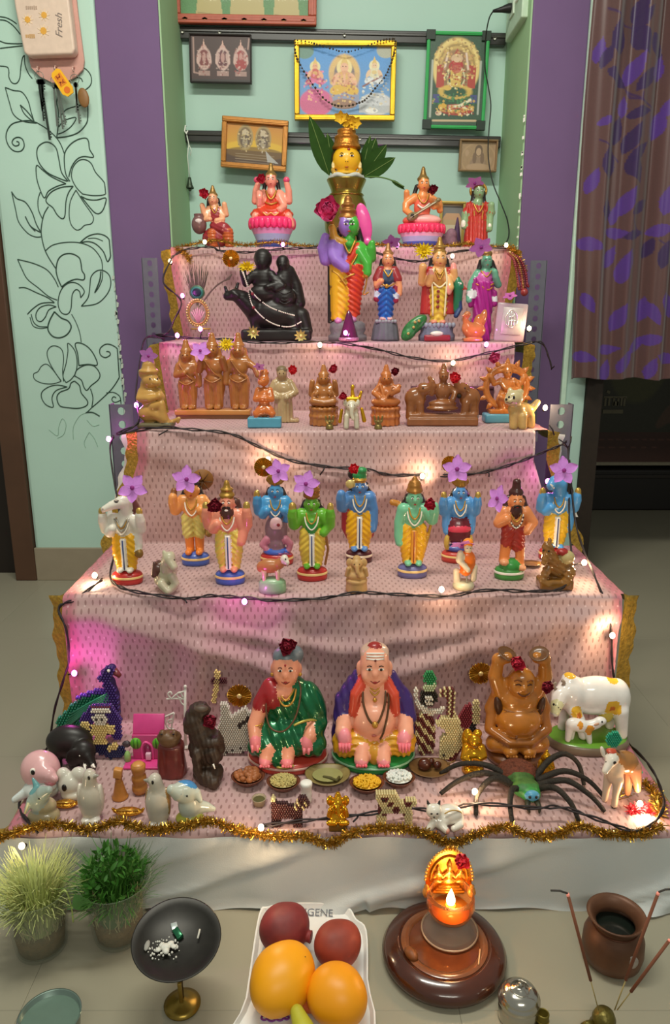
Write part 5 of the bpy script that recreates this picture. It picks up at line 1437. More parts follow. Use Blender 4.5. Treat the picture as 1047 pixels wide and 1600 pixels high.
for px_,py_,lab in ((396,519,'small pale gold star ornament at the left foot of the black carving'),(470,525,'small dull gold star ornament at the right foot of the black carving')):
    t = spot('star_ornament',lab,'ornament',px_,py_,2.035,'gold star ornaments')
    for k in range(9): V,Fc = petal(11,4,.1,.1,n=4,m=3); t.mb('star_ray',mat('a89a5a',.35,metal=.5),MB().add(spin(V,k * 40,10),Fc))
    t.mb('star_heart',mat('c8b878',.3,metal=.5),MB().ball((0,-1,0),3))
mum(386,417,2.04,16,'yellow flower on the raised hand of the black carving',.6,0,-8)

# peacock feather and the gold ring ornament
t = spot('peacock_feather','dry peacock feather with a dark teal eye, at the left of the second step','feather',308,457,2.22)
mb = MB()
for k in range(60):
    a = math.radians(-42 + 84 * k / 59 + random.uniform(-2,2)); L_ = random.uniform(30,50)
    mb.tube([(0,1,-20 + k % 7),(math.sin(a) * L_ * .5,0,-8 + math.cos(a) * L_ * .6),(math.sin(a) * L_ * .7 + random.uniform(-2,2),1,math.cos(a) * L_)],[.5,.45,.15],4,False)
o = t.mb('barbs',mat('4a4436',.6,var=.3),mb); o['kind'] = 'stuff'
for k in range(7): t.mb('long_barb',mat('54463c',.6),MB().tube(catmull([(2,2,-22),(16 + k,1,-6 + k * 1.5),(32 + k * 2,0,12 + k),(52 + k * .6,0,20 + k * 1.2)],5),.6,4))
for r_,c_,dy in ((11,'3d5a3e',0),(9,'2a6a5a',-.8),(6.4,'14202c',-1.6)): t.mb('feather_eye',mat(c_,.35,metal=.2),MB().ball((0,-1 + dy,0),r_,16,8,(1.1,.12,1)))
t.mb('quill',mat('8a7c60',.5),MB().tube([(0,1,-2),(1,2,-24),(2,3,-60)],.9,5))
t = spot('ring_ornament','oval gold bead ring ornament with a pink fan below the feather','ornament',309,489,2.16)
for k in range(30): a = 2 * math.pi * k / 30; t.mb('ring_bead',mat('c2a468',.3,metal=.6),MB().ball((17 * math.cos(a),0,20 * math.sin(a)),1.9,7,5))
t.mb('ring_band',mat('a87a4a',.4,metal=.4),MB().tube([(14 * math.cos(a),.5,17 * math.sin(a)) for a in np.linspace(0,2 * math.pi,33)],1.6,6,False))
for k in range(7): t.mb('fan_rib',mat('c888a0',.5),MB().tube([(0,1,-16),((k - 3) * 3.4,0,8 - abs(k - 3) * 2)],.9,5))
t.mb('gold_bar',mat('b8964a',.4,metal=.5),MB().box((4,0,-24),(15,1.5,1.2)))
rosette(361,404,2.27,13,'gold pleated rosette pinned left of the black carving')

t = Thing('goddess_figurine','slim figurine in a blue sari on a fluted grey stand, second step','figurine',602,S2,d=D2,top=379)
mb = MB().lathe([(0,0),(21,0),(21,4),(18,24),(16,30),(14,34),(0,35)],40); mb.V = [(v[0] * (1 + .05 * math.cos(12 * math.atan2(v[1],v[0]))),v[1] * .8 * (1 + .05 * math.cos(12 * math.atan2(v[1],v[0]))),v[2]) for v in mb.V]; t.mb('stand',mat('5a5c62',.4,var=.15),mb)
for k in range(7): t.mb('stand_petal',mat('8a8a90',.4),MB().ball((-14 + k * 4.7,-11.5 + abs(k - 3) * .9,31),3.2,8,6))
t.soft([('y','sari',0,0,58,11,14,24),('e','sari',0,0,80,14,10,8),('e','bodice',2,0,102,11,9,14),('e','body',2,-3,127,8.5,8,10.5),('p','body',[(2,0,117,4.5),(2,0,112,6)]),('p','sleeve',[(-9,0,110,6),(-14,-2,98,6)]),('p','body',[(-14,-2,98,4.6),(-15,-5,88,4),(-8,-10,94,3.6)]),('p','sleeve',[(12,0,110,6),(17,-2,98,6)]),('p','body',[(17,-2,98,4.6),(20,-4,84,4),(20,-5,74,3.5)]),
        ('p','sash_end',[(-14,-3,84,4),(-15,-3,66,4.5)]),('p','sash_end',[(14,-3,84,4),(15,-3,64,4.5)]),('e','~sash_white',-15,-3,74,7,8,5),('e','~sash_white',15,-3,72,7,8,5),('e','foot',-5,-8,35,4.5,6,3),('e','foot',6,-8,35,4.5,6,3),
        ('e','~hair',2,4,130,11,7,13),('p','hair',[(-6,3,126,4),(-9,3,112,4)]),('p','hair',[(10,3,126,4),(13,3,110,4)]),('y','crown',2,0,144,7,1.6,9),('e','crown',2,0,137,8.5,8,3.5)],
       {'sari': g('1f55a0'),'bodice': g('43566e'),'body': g('d08a60'),'sleeve': g('8a2a30'),'sash_end': g('8a1f3a'),'sash_white': g('b8c0cc'),'foot': g('c8a09a'),'hair': HAIRP,'crown': mat('9a6a40',.35,metal=.4,var=.2)},h=1.25,disp={'sari': lambda X,Y,Z: .9 * np.sin(Z * .7 + np.abs(X) * .6)})
features(t,2,-10.8,128,3,1.); lines(t,'necklace',GOLDP,[[(-5,-6,112),(0,-9.5,104),(2,-10,101),(5,-9.5,104),(9,-6,112)],[(-10,-8,90),(0,-12,86),(4,-12,86),(12,-8,90)]],1.3)
t.mb('belt_jewel',GOLDP,MB().ball((0,-12,86),3.6,8,6,(1,.6,1)))

t = Thing('god_figurine','crowned figurine in yellow and red with a green peacock, second step','figurine',682,S2,d=D2,top=371)
mb = MB().lathe([(0,0),(1,0),(1.02,8),(.9,14),(.92,22),(.8,28),(0,29)],36); mb.V = [(v[0] * 27 * (1 + .04 * math.cos(16 * math.atan2(v[1],v[0]))),v[1] * 20,v[2]) for v in mb.V]; t.mb('base',mat('6a6e80',.4,var=.25,vscale=80),mb)
for k in range(9): t.mb('base_petal',mat('8a8c9c',.4),MB().ball((-24 + k * 6,-18 + abs(k - 4) * 2.2,25),3.6,8,6,(1,1,1.3)))
t.soft([('y','robe',0,-2,58,12,14,28),('y','cloak',-17,2,66,10,8,24),('y','cloak',17,2,66,10,8,24),('e','body',0,0,102,15,11,18),('e','body',0,-4,128,10,10,13),('p','body',[(0,0,116,6),(0,0,110,8)]),('p','cloak',[(-13,1,110,7),(-19,0,96,7)]),('p','cloak',[(13,1,110,7),(19,0,96,7)]),
        ('p','body',[(-18,0,100,5.5),(-26,-3,92,5),(-26,-6,108,4.4),(-25,-7,116,5)]),('p','body',[(-14,-6,98,5),(-16,-12,90,4.6),(-14,-14,100,4.6)]),('e','palm',-14,-15,104,5,2.6,8),('e','palm',-26,-8,114,4.5,2.6,7),('p','body',[(18,0,102,5.5),(24,-3,96,5),(22,-6,110,4.4)]),('e','palm',21,-8,116,5,2.6,7),('p','body',[(14,-6,98,5),(17,-12,84,4.6)]),('e','palm',15,-14,80,4.5,3,8),
        ('e','foot',-7,-12,30,5,7,3.4),('e','foot',7,-12,30,5,7,3.4),('e','~hair',0,5,130,14,8,15),('p','hair',[(-10,3,126,5),(-12,3,112,5)]),('p','hair',[(10,3,126,5.5),(13,3,112,6)]),('y','crown',0,0,148,10,2.5,12),('e','crown',0,0,138,11,10,4),('t','crown',0,0,146,8,1.6),('e','crown',0,0,160,2.5,2.5,3)],
       {'robe': g('c8a83a'),'cloak': g('a02a26'),'body': g('d09a60'),'palm': g('d88a80'),'foot': g('d08a70'),'hair': HAIRP,'crown': mat('9a7438',.35,metal=.5,var=.2)},h=1.4,disp={'robe': lambda X,Y,Z: .9 * np.sin(Z * .62 + np.abs(X) * .4)})
features(t,0,-13.6,129.5,3.8,1.25); lines(t,'garland',mat('d0c4a0',.5),[[(-8,-8,114),(-12,-13,96),(-10,-15,74),(-9,-15,40)],[(8,-8,114),(11,-13,96),(10,-15,74),(9,-15,40)],[(-10,-13,92),(0,-16,84),(10,-13,92)]],1.5); lines(t,'necklace',GOLDP,[[(-7,-8,114),(0,-12.5,104),(7,-8,114)],[(-6,-11,108),(0,-14,96),(6,-11,108)]],1.3)
for k in range(4): t.mb('garland_bloom',g('7a2028'),MB().ball((-2,-16.5,78 - k * 8),2.6,8,6))
t.soft([('p','peacock_body',[(28,-4,96,5.5),(30,-6,84,8),(30,-4,70,7),(28,0,50,6)]),('e','peacock_tail',-36,-9,24,24,7,11,2,(0,-42,0)),('e','peacock_tail',-45,-11,11,13,7,9,2,(0,-42,0)),('e','peacock_body',31,-8,88,6,6,7),('p','beak',[(37,-10,84,3),(43,-11,81,1)]),('p','peacock_neck',[(31,-4,64,5),(34,-4,52,4),(28,-6,40,4)])],{'peacock_body': g('1f6a4a'),'peacock_tail': mat('2a6a34',.35,coat=.3,var=.45,vscale=110),'beak': g('a83a30'),'peacock_neck': g('28406a')},h=1.3)
for q in ((-30,-17,32),(-38,-17.5,22),(-46,-18.5,12),(-36,-17.5,30)): t.mb('tail_eye',mat('b09a5a',.4,metal=.3),MB().ball(q,2.3,8,6,(1,.4,1)))
t.mb('peacock_eye',WHITEP,MB().ball((32,-13.5,90),1.8)); t.mb('front_cloth',g('8a2430'),MB().box((-2,-22,5),(20,4,5),bev=2)); t.mb('front_lotus',WHITEP,MB().ball((-3,-24,12),7,10,6,(1.5,.6,.6)))

t = Thing('goddess_figurine','green-skinned figurine in a magenta sari, second step beside the crystal plaque','figurine',751,S2,d=D2,top=392)
t.soft([('y','sari',0,0,46,15,15,46),('e','sari',0,0,82,15,11,13),('e','bodice',0,-2,98,12,10,12),('e','body',3,-3,124,8,8,11),('p','body',[(3,0,114,4.5),(2,0,109,6)]),('p','body',[(-10,0,106,5),(-19,-2,90,4.6),(-22,-4,72,4),(-22,-6,64,4)]),('p','body',[(13,0,108,5),(22,-3,88,4.6),(16,-10,100,4),(14,-12,108,3.6)]),('p','sash_end',[(-14,-6,96,3),(-18,-6,68,4.5),(-19,-6,56,4)]),('p','sash_end',[(17,-4,76,4),(18,-4,58,4.6)]),('e','~sash_white',-18,-6,74,8,8,8),('e','~sash_white',18,-4,66,7,8,5),
        ('e','~hair',3,4,127,11,7,13),('p','hair',[(-5,3,124,4),(-8,3,108,4.4)]),('p','hair',[(11,3,124,4),(18,4,106,5),(20,4,92,4)]),('e','crown',3,0,136,8.5,8,6),('y','crown',3,0,142,5,2.5,4)],
       {'sari': g('981c78'),'bodice': g('b8569a'),'body': g('5f9a7e'),'sash_end': g('8a1a6a'),'sash_white': g('c8ccc8'),'hair': HAIRP,'crown': OLDG},h=1.25,disp={'sari': lambda X,Y,Z: .9 * np.sin(X * .9 + Z * .2)})
features(t,3,-10.6,125,3,1.); lines(t,'waist_chain',mat('b0703a',.4,metal=.4),[[(-14,-8,90),(0,-13,84),(14,-9,90)],[(-8,-12,88),(4,-14,80),(12,-10,84)]],1.4); lines(t,'necklace',GOLDP,[[(-6,-7,110),(2,-12,100),(10,-7,110)]],1.1)
t = Thing('swan_figurine','glossy amber swan figurine at the feet of the magenta-robed figurine','figurine',738,S2,d=2.03,top=486)
t.solid([('e','a',2,0,17,18,12,13),('e','a',-8,-3,22,10,9,10),('p','a',[(-11,-5,28,5.5),(-14,-7,36,4.4),(-11,-8,42,4.4)]),('e','a',-11,-9,43,5,5.5,4.6),('p','a',[(-15,-11,42,2.4),(-20,-13,40,1)]),('e','a',14,0,34,6,8,17,2,(0,14,0)),('e','a',8,3,30,7,8,13,2,(0,8,0)),('b','a',0,0,3,15,9,3,1.5)],mat('b0683a',.2,coat=.6,var=.15),h=1.2)

# crystal plaque
t = Thing('crystal_plaque','clear crystal plaque etched with a silver emblem, right end of the second step','plaque',796,S2,d=2.04,top=465,rz=math.radians(-6))
t.mb('glass_block',mat('d8c8cc',.08,trans=.55,var=0),MB().box((0,0,30),(23,6,30),(3,4,0),bev=2.5))
t.mb('etched_panel',mat('b0aaa6',.4,metal=.35,var=.2),MB().box((1,-6.8,32),(15,.6,21),(3,4,0),bev=.4))
SIL = mat('d8d8d4',.25,metal=.7)
for pts in ([(-8,-8.4,28),(-9,-8.6,40),(0,-8.9,50),(9,-8.6,40),(8,-8.4,28),(0,-8.2,22),(-8,-8.4,28)],[(-4,-8.5,24),(-4,-8.8,44)],[(0,-8.5,22),(0,-8.9,48)],[(4,-8.5,24),(4,-8.8,44)],[(-6,-8.6,32),(6,-8.6,34)],[(-5,-8.6,38),(5,-8.6,40)]): lines(t,'etched_line',SIL,[pts],.9)

t = spot('bead_tassel','maroon beaded tassel hanging at the right end of the second step','tassel',812,440,2.22)
for i_,(dx,m_) in enumerate(((0,mat('7a2430',.4)),(5,mat('5a1c28',.4)),(-5,mat('8a3a3c',.4)),(9,mat('7a2430',.4)),(2,mat('9a6a3a',.35,metal=.5)))):
    mb = MB()
    for q in catmull([(-18 + dx * .3,4 - i_,42),(-8 + dx * .7,0 - i_,32),(-1 + dx,-1,14),(3 + dx,-1,-4),(5 + dx,0,-16 + abs(dx))],6): mb.ball(q,random.uniform(1.8,2.6),6,4)
    o = t.mb('bead_strand',m_,mb); o['kind'] = 'stuff'
t.mb('tassel_knob',mat('8a3030',.35,coat=.3),MB().ball((8,-2,-16),6,10,8))

# flowers up here
rose(320,305,2.4,9.5,'red','dark red rose beside the head of the crimson seated figurine'); rose(409,282,2.4,9,'red','dark red rose by the head of the pink-lotus figurine under the copper frame'); rose(676,299,2.4,9,'dark','maroon rose at the cheek of the lute-playing figurine')
rose(512,333,2.06,23,'pink','big ruffled pink peony beside the half purple figurine',group='pink blooms')
mum(662,393,2.04,17,'yellow flower on the raised hand of the peacock figurine',.85,0,-10)
lilac(752,386,2.06,19,'drooping lilac flower on the head of the magenta-robed figurine',180,0,40); lilac(742,286,2.42,15,'small lilac flower on the head of the red-robed top step figurine',170,0,55); lilac(612,378,2.25,15,'faded lilac flower lying behind the blue sari figurine',60,0,50)
lilac(797,462,2.02,12,'limp lilac petals on top of the crystal plaque',90,0,60)
# ------------------------------------------------------------------ third step: glazed terracotta
TER = mat('98602e',.22,coat=.5,var=.14,vscale=45)
TAN = mat('a67e40',.24,coat=.5,var=.12,vscale=45)
PALE = mat('a08862',.24,coat=.5,var=.12,vscale=45)
D_INK = mat('3a2010',.4)


def small_eyes(t,x,y,z,dx,r,m=D_INK):
    for s in (-1,1): t.mb('eye',m,MB().ball((x + s * dx,y,z),r,6,5,(1.2,.6,.8)))


def standing(x,H,part,lean=0.,hand=0):
    """a slim standing robed figure, H tall, with a tall cap"""
    k = H / 100
    S = lambda *a: a
    P_ = [('p',part,[(x - 6 * k,0,6 * k,6 * k),(x - 6 * k + lean,0,34 * k,8 * k)]),('p',part,[(x + 5 * k,0,6 * k,6 * k),(x + 5 * k + lean,0,34 * k,8 * k)]),('e',part,x + lean,0,40 * k,13 * k,10 * k,10 * k),('e',part,x + lean,0,56 * k,12 * k,9 * k,13 * k),('p',part,[(x - 9 * k,0,64 * k,5 * k),(x + 9 * k,0,64 * k,5 * k)]),
          ('p',part,[(x,0,70 * k,4 * k),(x,0,64 * k,5 * k)]),('e',part,x,-2 * k,78 * k,7.5 * k,8 * k,9 * k),('y',part,x,0,92 * k,7 * k,3 * k,7 * k),('e',part,x,0,85 * k,8.2 * k,8 * k,3 * k),('e',part,x,0,99 * k,3 * k,3 * k,2.5 * k),('e',part,x,-10 * k,77 * k,1.6 * k,1.8 * k,2.4 * k),
          ('p',part,[(x - 7 * k,4 * k,78 * k,3.5 * k),(x - 9 * k,3 * k,64 * k,4 * k)]),('p',part,[(x + 7 * k,4 * k,78 * k,3.5 * k),(x + 9 * k,3 * k,64 * k,4 * k)]),('e',part,x - 5 * k,-8 * k,3 * k,4.5 * k,7 * k,3 * k),('e',part,x + 5 * k,-8 * k,3 * k,4.5 * k,7 * k,3 * k)]
    if hand == 0: P_ += [('p',part,[(x - 12 * k,0,62 * k,4.6 * k),(x - 15 * k,-4 * k,50 * k,4 * k),(x - 2 * k,-11 * k,54 * k,3.6 * k)]),('p',part,[(x + 12 * k,0,62 * k,4.6 * k),(x + 17 * k,-3 * k,48 * k,4 * k),(x + 17 * k,-4 * k,36 * k,3.6 * k)])]
    elif hand == 1: P_ += [('p',part,[(x - 12 * k,0,62 * k,4.6 * k),(x - 17 * k,-4 * k,52 * k,4 * k),(x - 14 * k,-10 * k,64 * k,3.6 * k)]),('p',part,[(x + 12 * k,0,62 * k,4.6 * k),(x + 17 * k,-4 * k,54 * k,4 * k),(x + 14 * k,-9 * k,68 * k,3.8 * k)])]
    else: P_ += [('p',part,[(x - 12 * k,0,62 * k,4.6 * k),(x - 16 * k,-3 * k,48 * k,4 * k),(x - 17 * k,-5 * k,36 * k,3.6 * k)]),('p',part,[(x + 12 * k,0,62 * k,4.6 * k),(x + 21 * k,-3 * k,56 * k,4 * k),(x + 25 * k,-5 * k,46 * k,3.6 * k)])]
    return P_


t = Thing('kneeling_figurine','tan glazed kneeling figurine with joined hands, left end of the terracotta step','figurine',243,S3,d=1.705,top=560)
t.soft([('b','plinth',2,0,4,27,17,4,3),('e','figure',-6,0,22,19,15,15),('p','figure',[(-4,-4,26,12),(12,-8,18,10),(20,-8,9,6)]),('p','figure',[(2,-10,34,8),(14,-12,38,6),(16,-12,14,6)]),('e','figure',-6,0,48,17,13,16),('p','figure',[(-18,0,56,6),(-20,-6,46,6),(-4,-14,46,5),(12,-14,50,4)]),('p','figure',[(8,-2,56,6),(14,-8,48,6),(12,-14,52,4)]),('e','figure',-3,-2,74,13,12,13),('e','figure',8,-8,71,7,6,6),('e','figure',-8,2,83,13,12,9),('y','figure',-5,0,92,13,9,7),('e','figure',-4,0,100,9,9,5),('t','figure',-5,0,88,13,2),('p','figure',[(20,0,8,3),(30,-2,10,3),(38,-2,14,3),(36,-2,8,2.5)]),('p','figure',[(-12,0,68,7),(-14,2,52,8)])],
       {'plinth': mat('5a5238',.5),'figure': TAN},h=1.4)
for s in (-1,1): t.mb('eye',D_INK,MB().ball((4 + s * 5.5 + 1,-13.6 + (s > 0) * 1.5,77),1.3,6,5))

t = Thing('three_figure_statue','glazed terracotta trio of standing figures on one long plinth','statue',335,S3,d=1.87,top=524)
k_ = 1.0
t.mb('plinth',mat('a87236',.3,coat=.4),MB().box((0,0,10),(58,18,4),bev=1.2)); t.mb('plinth_front',mat('6e4a28',.4,coat=.2),MB().box((0,1,3),(57,16.5,3.4),bev=.8))
for i,(x,H,ln,hd) in enumerate(((-39,108,0,0),(1,118,2,1),(41,118,0,2))):
    prims = [p if p[0] == 'x' else p for p in standing(x,H,'statuette',ln,hd)]
    prims = [(p[0],p[1],[(q[0],q[1],q[2] + 13,q[3] * 1.12) for q in p[2]]) + tuple(p[3:]) if p[0] == 'p' else p[:4] + (p[4] + 13,) + tuple(p[5:]) for p in prims]
    o = t.soft(prims,{'statuette': TER},h=1.35,disp={'statuette': lambda X,Y,Z: .5 * np.sin(X * 1.6) * (Z < 60)})
    k = H / 100; small_eyes(t,x,-9.6 * k,13 + 79 * k,2.8 * k,1.1)
    lines(t,'sash',TER,[[(x - 10 * k,-6 * k,13 + 66 * k),(x,-10 * k,13 + 52 * k),(x + 9 * k,-9 * k,13 + 44 * k)],[(x - 11 * k,-8 * k,13 + 42 * k),(x,-12 * k,13 + 37 * k),(x + 11 * k,-8 * k,13 + 42 * k)]],1.2)

t = Thing('kneeling_figurine','small orange glazed kneeling figurine on a blue block','figurine',414,S3,d=1.705,top=575)
t.soft([('b','block',0,0,8,26,11,8,1.5),('e','figure',0,0,28,13,10,11),('p','figure',[(-6,-4,26,8),(-12,-6,22,6)]),('p','figure',[(8,-4,26,8),(12,-6,22,6)]),('e','figure',0,0,48,10.5,9,15),('p','figure',[(-9,0,58,5),(-13,-4,44,4.5),(-3,-9,46,4)]),('p','figure',[(9,0,58,5),(12,-4,44,4.5),(3,-9,46,4)]),('e','figure',0,-1,74,9,9,10),('e','figure',-4,-7,71,5,5,4.5),('e','figure',1,1,85,7,7,6)],
       {'block': g('4a8aa0',.5),'figure': mat('b0602a',.2,coat=.6,var=.1)},h=1.2)
small_eyes(t,-2,-9.6,76,3,1.)
t = Thing('robed_figurine','pale brown glazed robed figurine behind the kneeling orange one','figurine',443,S3,d=1.8,top=571)
t.soft([('y','figure',0,0,22,17,13,22),('b','figure',2,0,2,22,12,3,2),('e','figure',0,0,50,15,10,14),('p','figure',[(-12,0,60,6),(-19,-3,46,6),(-8,-11,38,5)]),('p','figure',[(12,0,60,6),(19,-3,46,6),(6,-11,38,5)]),('e','figure',-1,-2,75,8,8,9.5),('e','cap',-1,0,81,8.6,8.6,6),('e','figure',-1,3,66,11,7,6)],{'figure': PALE,'cap': mat('6a5a40',.4)},h=1.25,disp={'figure': lambda X,Y,Z: .6 * np.sin(X * 1.2) * (Z < 44)})
small_eyes(t,-1,-9.8,76,3,1.)


def seated_lotus(t,m,book=False):
    """four-armed figure seated on a tall lotus, all one glaze"""
    P_ = [('y','figure',0,0,14,22,21,14),('t','figure',0,0,26,20,2.6),('t','figure',0,0,14,21,1.8),('e','figure',0,-2,36,23,16,9),('e','figure',0,0,50,12.5,10,14),('p','figure',[(0,0,64,4.5),(0,0,58,6)]),('e','figure',0,-2,72,8,8.5,9.5),('y','figure',0,0,86,7.5,2.5,8),('e','figure',0,0,79,8.6,8.4,3),('e','figure',0,-10.4,71,1.6,1.8,2.4),('p','figure',[(-7,3,72,3.4),(-10,3,60,3.6)]),('p','figure',[(7,3,72,3.4),(10,3,60,3.6)])]
    if not book: P_ += mir(('p','figure',[(11,0,58,5),(19,-3,48,4.6),(18,-8,62,4.4),(17,-9,68,4)]),('p','figure',[(10,-3,54,4.4),(15,-8,44,4),(11,-13,50,3.8)])) + [('p','figure',[(-15,-13,38,6),(0,-16,36,5),(15,-13,38,6)])]
    else: P_ += [('p','figure',[(-11,0,58,5),(-18,-3,50,4.6),(-10,-12,44,4)]),('p','figure',[(11,0,58,5),(18,-3,54,4.6),(8,-12,50,4)]),('e','figure',-4,-15,37,7,4,6),('p','figure',[(-3,-15,40,2.2),(9,-13,60,2)]),('p','figure',[(-9,-6,62,2),(-4,-12,46,2)]),('p','figure',[(11,1,56,4),(20,0,60,4)])]
    t.soft(P_,{'figure': m},h=1.25,disp={'figure': lambda X,Y,Z: .7 * np.sin(np.arctan2(Y,X) * 14) * (Z < 29)})
    small_eyes(t,0,-10.2,73,2.9,1.)


t = Thing('seated_figurine','terracotta figurine seated on a lotus, left of the white elephant','figurine',506,S3,d=1.745,top=568); seated_lotus(t,TER)
t = Thing('seated_figurine','terracotta figurine with a lute on a lotus, right of the white elephant','figurine',602,S3,d=1.745,top=568); seated_lotus(t,mat('a8602e',.22,coat=.5,var=.14,vscale=45),True)

t = Thing('elephant_figurine','little white elephant figurine with a gold seat on its back','figurine',549,S3,d=1.69,top=603)
t.soft([('e','elephant',0,0,26,11,13,11),('e','elephant',0,-10,36,8.5,9,9),('p','elephant',[(0,-18,34,4),(0,-20,24,3),(2,-21,17,2.4)]),('e','elephant',-10,-6,40,3,3,6),('e','elephant',10,-6,40,3,3,6)] + mir(('p','elephant',[(7,-9,20,4.2),(8,-10,3,4)]),('p','elephant',[(8,8,20,4.2),(9,8,3,4)])),{'elephant': mat('b8b09a',.25,coat=.5,var=.1)},h=1.1)
small_eyes(t,0,-17.6,38,4.5,.9)
GL = mat('c9981e',.25,metal=.7,var=.2)
t.soft([('b','gold_seat',2,2,44,11,8,5,2),('p','gold_seat',[(2,2,50,3.5),(1,2,62,2)]),('e','gold_seat',2,2,64,3,3,4),('p','gold_seat',[(12,2,46,3),(15,2,56,2.2)]),('p','gold_seat',[(16,0,30,2.5),(20,0,12,3.5)]),('p','gold_seat',[(-15,0,28,2.5),(-18,0,10,3)])],{'gold_seat': GL},h=1.1)
for cx,lab in ((515,'tiny brass three-pronged stand in front of the left lotus figurine'),(591,'tiny brass three-pronged stand in front of the right lotus figurine')):
    t = Thing('tiny_brass_stand',lab,'ornament',cx,S3,d=1.675,top=655,group='tiny brass stands')
    t.soft([('y','stand',0,0,3,6.5,5.5,3),('y','stand',0,0,9,4,5.5,4)] + [('p','stand',[(x,-1,12,2),(x * 1.25,-2,20,1.3)]) for x in (-5,0,5)],{'stand': mat('7a6a3c',.35,metal=.6,var=.2)},h=.8)

t = Thing('relief_statue','brown glazed panel of a seated figure between two elephants','statue',690,S3,d=1.74,top=573)
BR = mat('7e4c28',.22,coat=.5,var=.15,vscale=40)
t.soft([('b','plinth',0,0,6,55,14,6,2),('b','plinth',0,0,15,53,12,4,2)] + mir(('e','elephant',42,2,42,17,12,17),('p','elephant',[(48,0,32,8),(50,-2,14,7)]),('p','elephant',[(36,-4,34,7),(34,-5,16,6)]),('e','elephant',30,-2,56,11,10,11),('p','elephant',[(24,-6,58,6),(18,-8,68,4.5),(22,-6,74,3.5)])) + [('e','figure',0,-2,34,22,12,7),('e','figure',0,-2,27,25,14,5),('e','figure',0,0,52,13,9,14),('p','figure',[(-10,-2,60,5),(-18,-6,50,4.5),(-15,-9,62,4)]),('p','figure',[(10,-2,60,5),(18,-6,50,4.5),(14,-9,40,4)]),('e','figure',0,-3,76,7.5,8,8.5),('y','figure',0,0,88,7,2.4,8),('e','figure',0,0,82,8,8,3),('p','figure',[(0,0,68,5),(0,0,62,7)])],{'plinth': BR,'elephant': BR,'figure': BR},h=1.4)
small_eyes(t,0,-11,77,2.7,.9); t.mb('dark_gap',mat('1e120a',.7),MB().ball((24,-10,46),3.6,8,6))
for s in (-1,1): t.mb('elephant_eye',D_INK,MB().ball((s * 32,-11.5,59),1.4))
# a dark plank leaning behind the panel
t = Thing('dark_block','dark maroon block lying behind the elephant panel','block',705,S3,d=1.93,top=606)
t.mb('block_body',mat('4a2a34',.6,var=.15),MB().box((0,0,22),(64,7,22),bev=2)); t.mb('block_edge',mat('5a3440',.6),MB().box((0,-7.5,42),(62,1,1.6),bev=.5))

t = Thing('dancer_statue','terracotta dancer inside a flaming ring on a blue base','statue',788,S3,d=1.79,top=562)
t.mb('base',g('4a8294',.5),MB().box((0,0,7),(33,15,7),(0,0,0),bev=2.5))
RINGM = mat('a8642c',.22,coat=.5,var=.14)
mb = MB()
t.soft([('b','plinth',0,0,17,26,12,4,2),('t','ring',0,0,55,33,3.6,1,(90,0,0)),('t','ring',0,0,55,28,2,1,(90,0,0)),('e','dancer',0,-2,58,9,7,12),('e','dancer',0,-4,77,7,7,8),('y','dancer',0,-2,87,6,3,5),('p','dancer',[(-4,-3,48,7),(-10,-6,36,6),(-4,-6,22,5)]),('p','dancer',[(5,-4,48,7),(14,-8,46,6),(2,-12,36,5),(-10,-12,40,4)]),('p','dancer',[(-9,-3,66,4.5),(-20,-4,60,4),(-24,-4,70,3.5)]),('p','dancer',[(9,-3,66,4.5),(20,-4,60,4),(25,-4,70,3.5)]),('p','dancer',[(-9,-4,62,4.5),(-4,-12,54,4),(12,-12,52,3.4)]),('p','dancer',[(9,-4,62,4.5),(18,-9,52,4),(14,-11,62,3.4)]),('p','dancer',[(-6,0,80,3),(-18,0,78,3),(-28,0,72,2.5)]),('p','dancer',[(6,0,80,3),(18,0,78,3),(28,0,72,2.5)])],{'plinth': RINGM,'ring': RINGM,'dancer': RINGM},h=1.35)
for k in range(13):
    a = math.radians(-50 + 280 * k / 12); V = [(0,0,0)]
    t.mb('flame',RINGM,MB().add(spin(MB().lathe([(0,-2),(4.5,0),(3.4,5),(0,11)],8).V,90 - math.degrees(a),0,(35 * math.cos(a),0,55 + 35 * math.sin(a))),MB().lathe([(0,-2),(4.5,0),(3.4,5),(0,11)],8).F))
small_eyes(t,0,-10.6,78,2.6,.9)

t = Thing('puppy_figurine','cream and tan glazed animal figurine at the right end of the terracotta step','figurine',810,S3,d=1.69,top=612)
t.soft([('e','body',4,4,27,20,13,13),('e','body',-6,-4,30,13,11,12),('p','body',[(-10,-8,22,6.5),(-10,-9,4,5.5)]),('p','body',[(3,-10,20,6),(4,-11,4,5.5)]),('p','body',[(18,4,18,6.5),(20,3,4,5.5)]),('p','body',[(10,10,18,6),(10,10,4,5)]),('e','head',-12,-10,48,14,12,12.5),('e','head',-20,-15,45,8,7,6.5),('e','head',-18,-6,58,4,3,6),('e','head',-3,-8,57,6,4,5),('p','body',[(22,4,32,5),(28,4,40,4)])],{'body': mat('b08e54',.22,coat=.5,var=.15),'head': mat('b0a078',.22,coat=.5,var=.1)},h=1.25)
t.mb('eye',BLACKP,MB().ball((-15,-21.4,50),2.4,8,6,(.8,.6,1.3))); t.mb('eye',BLACKP,MB().ball((-22,-19.6,50),2.0,8,6,(.8,.6,1.3))); t.mb('nose',BLACKP,MB().ball((-26,-20,47),2)); t.mb('mouth',mat('6a4030',.5),MB().tube([(-26,-21,43),(-21,-22.4,41),(-16,-21,43)],.7,5))

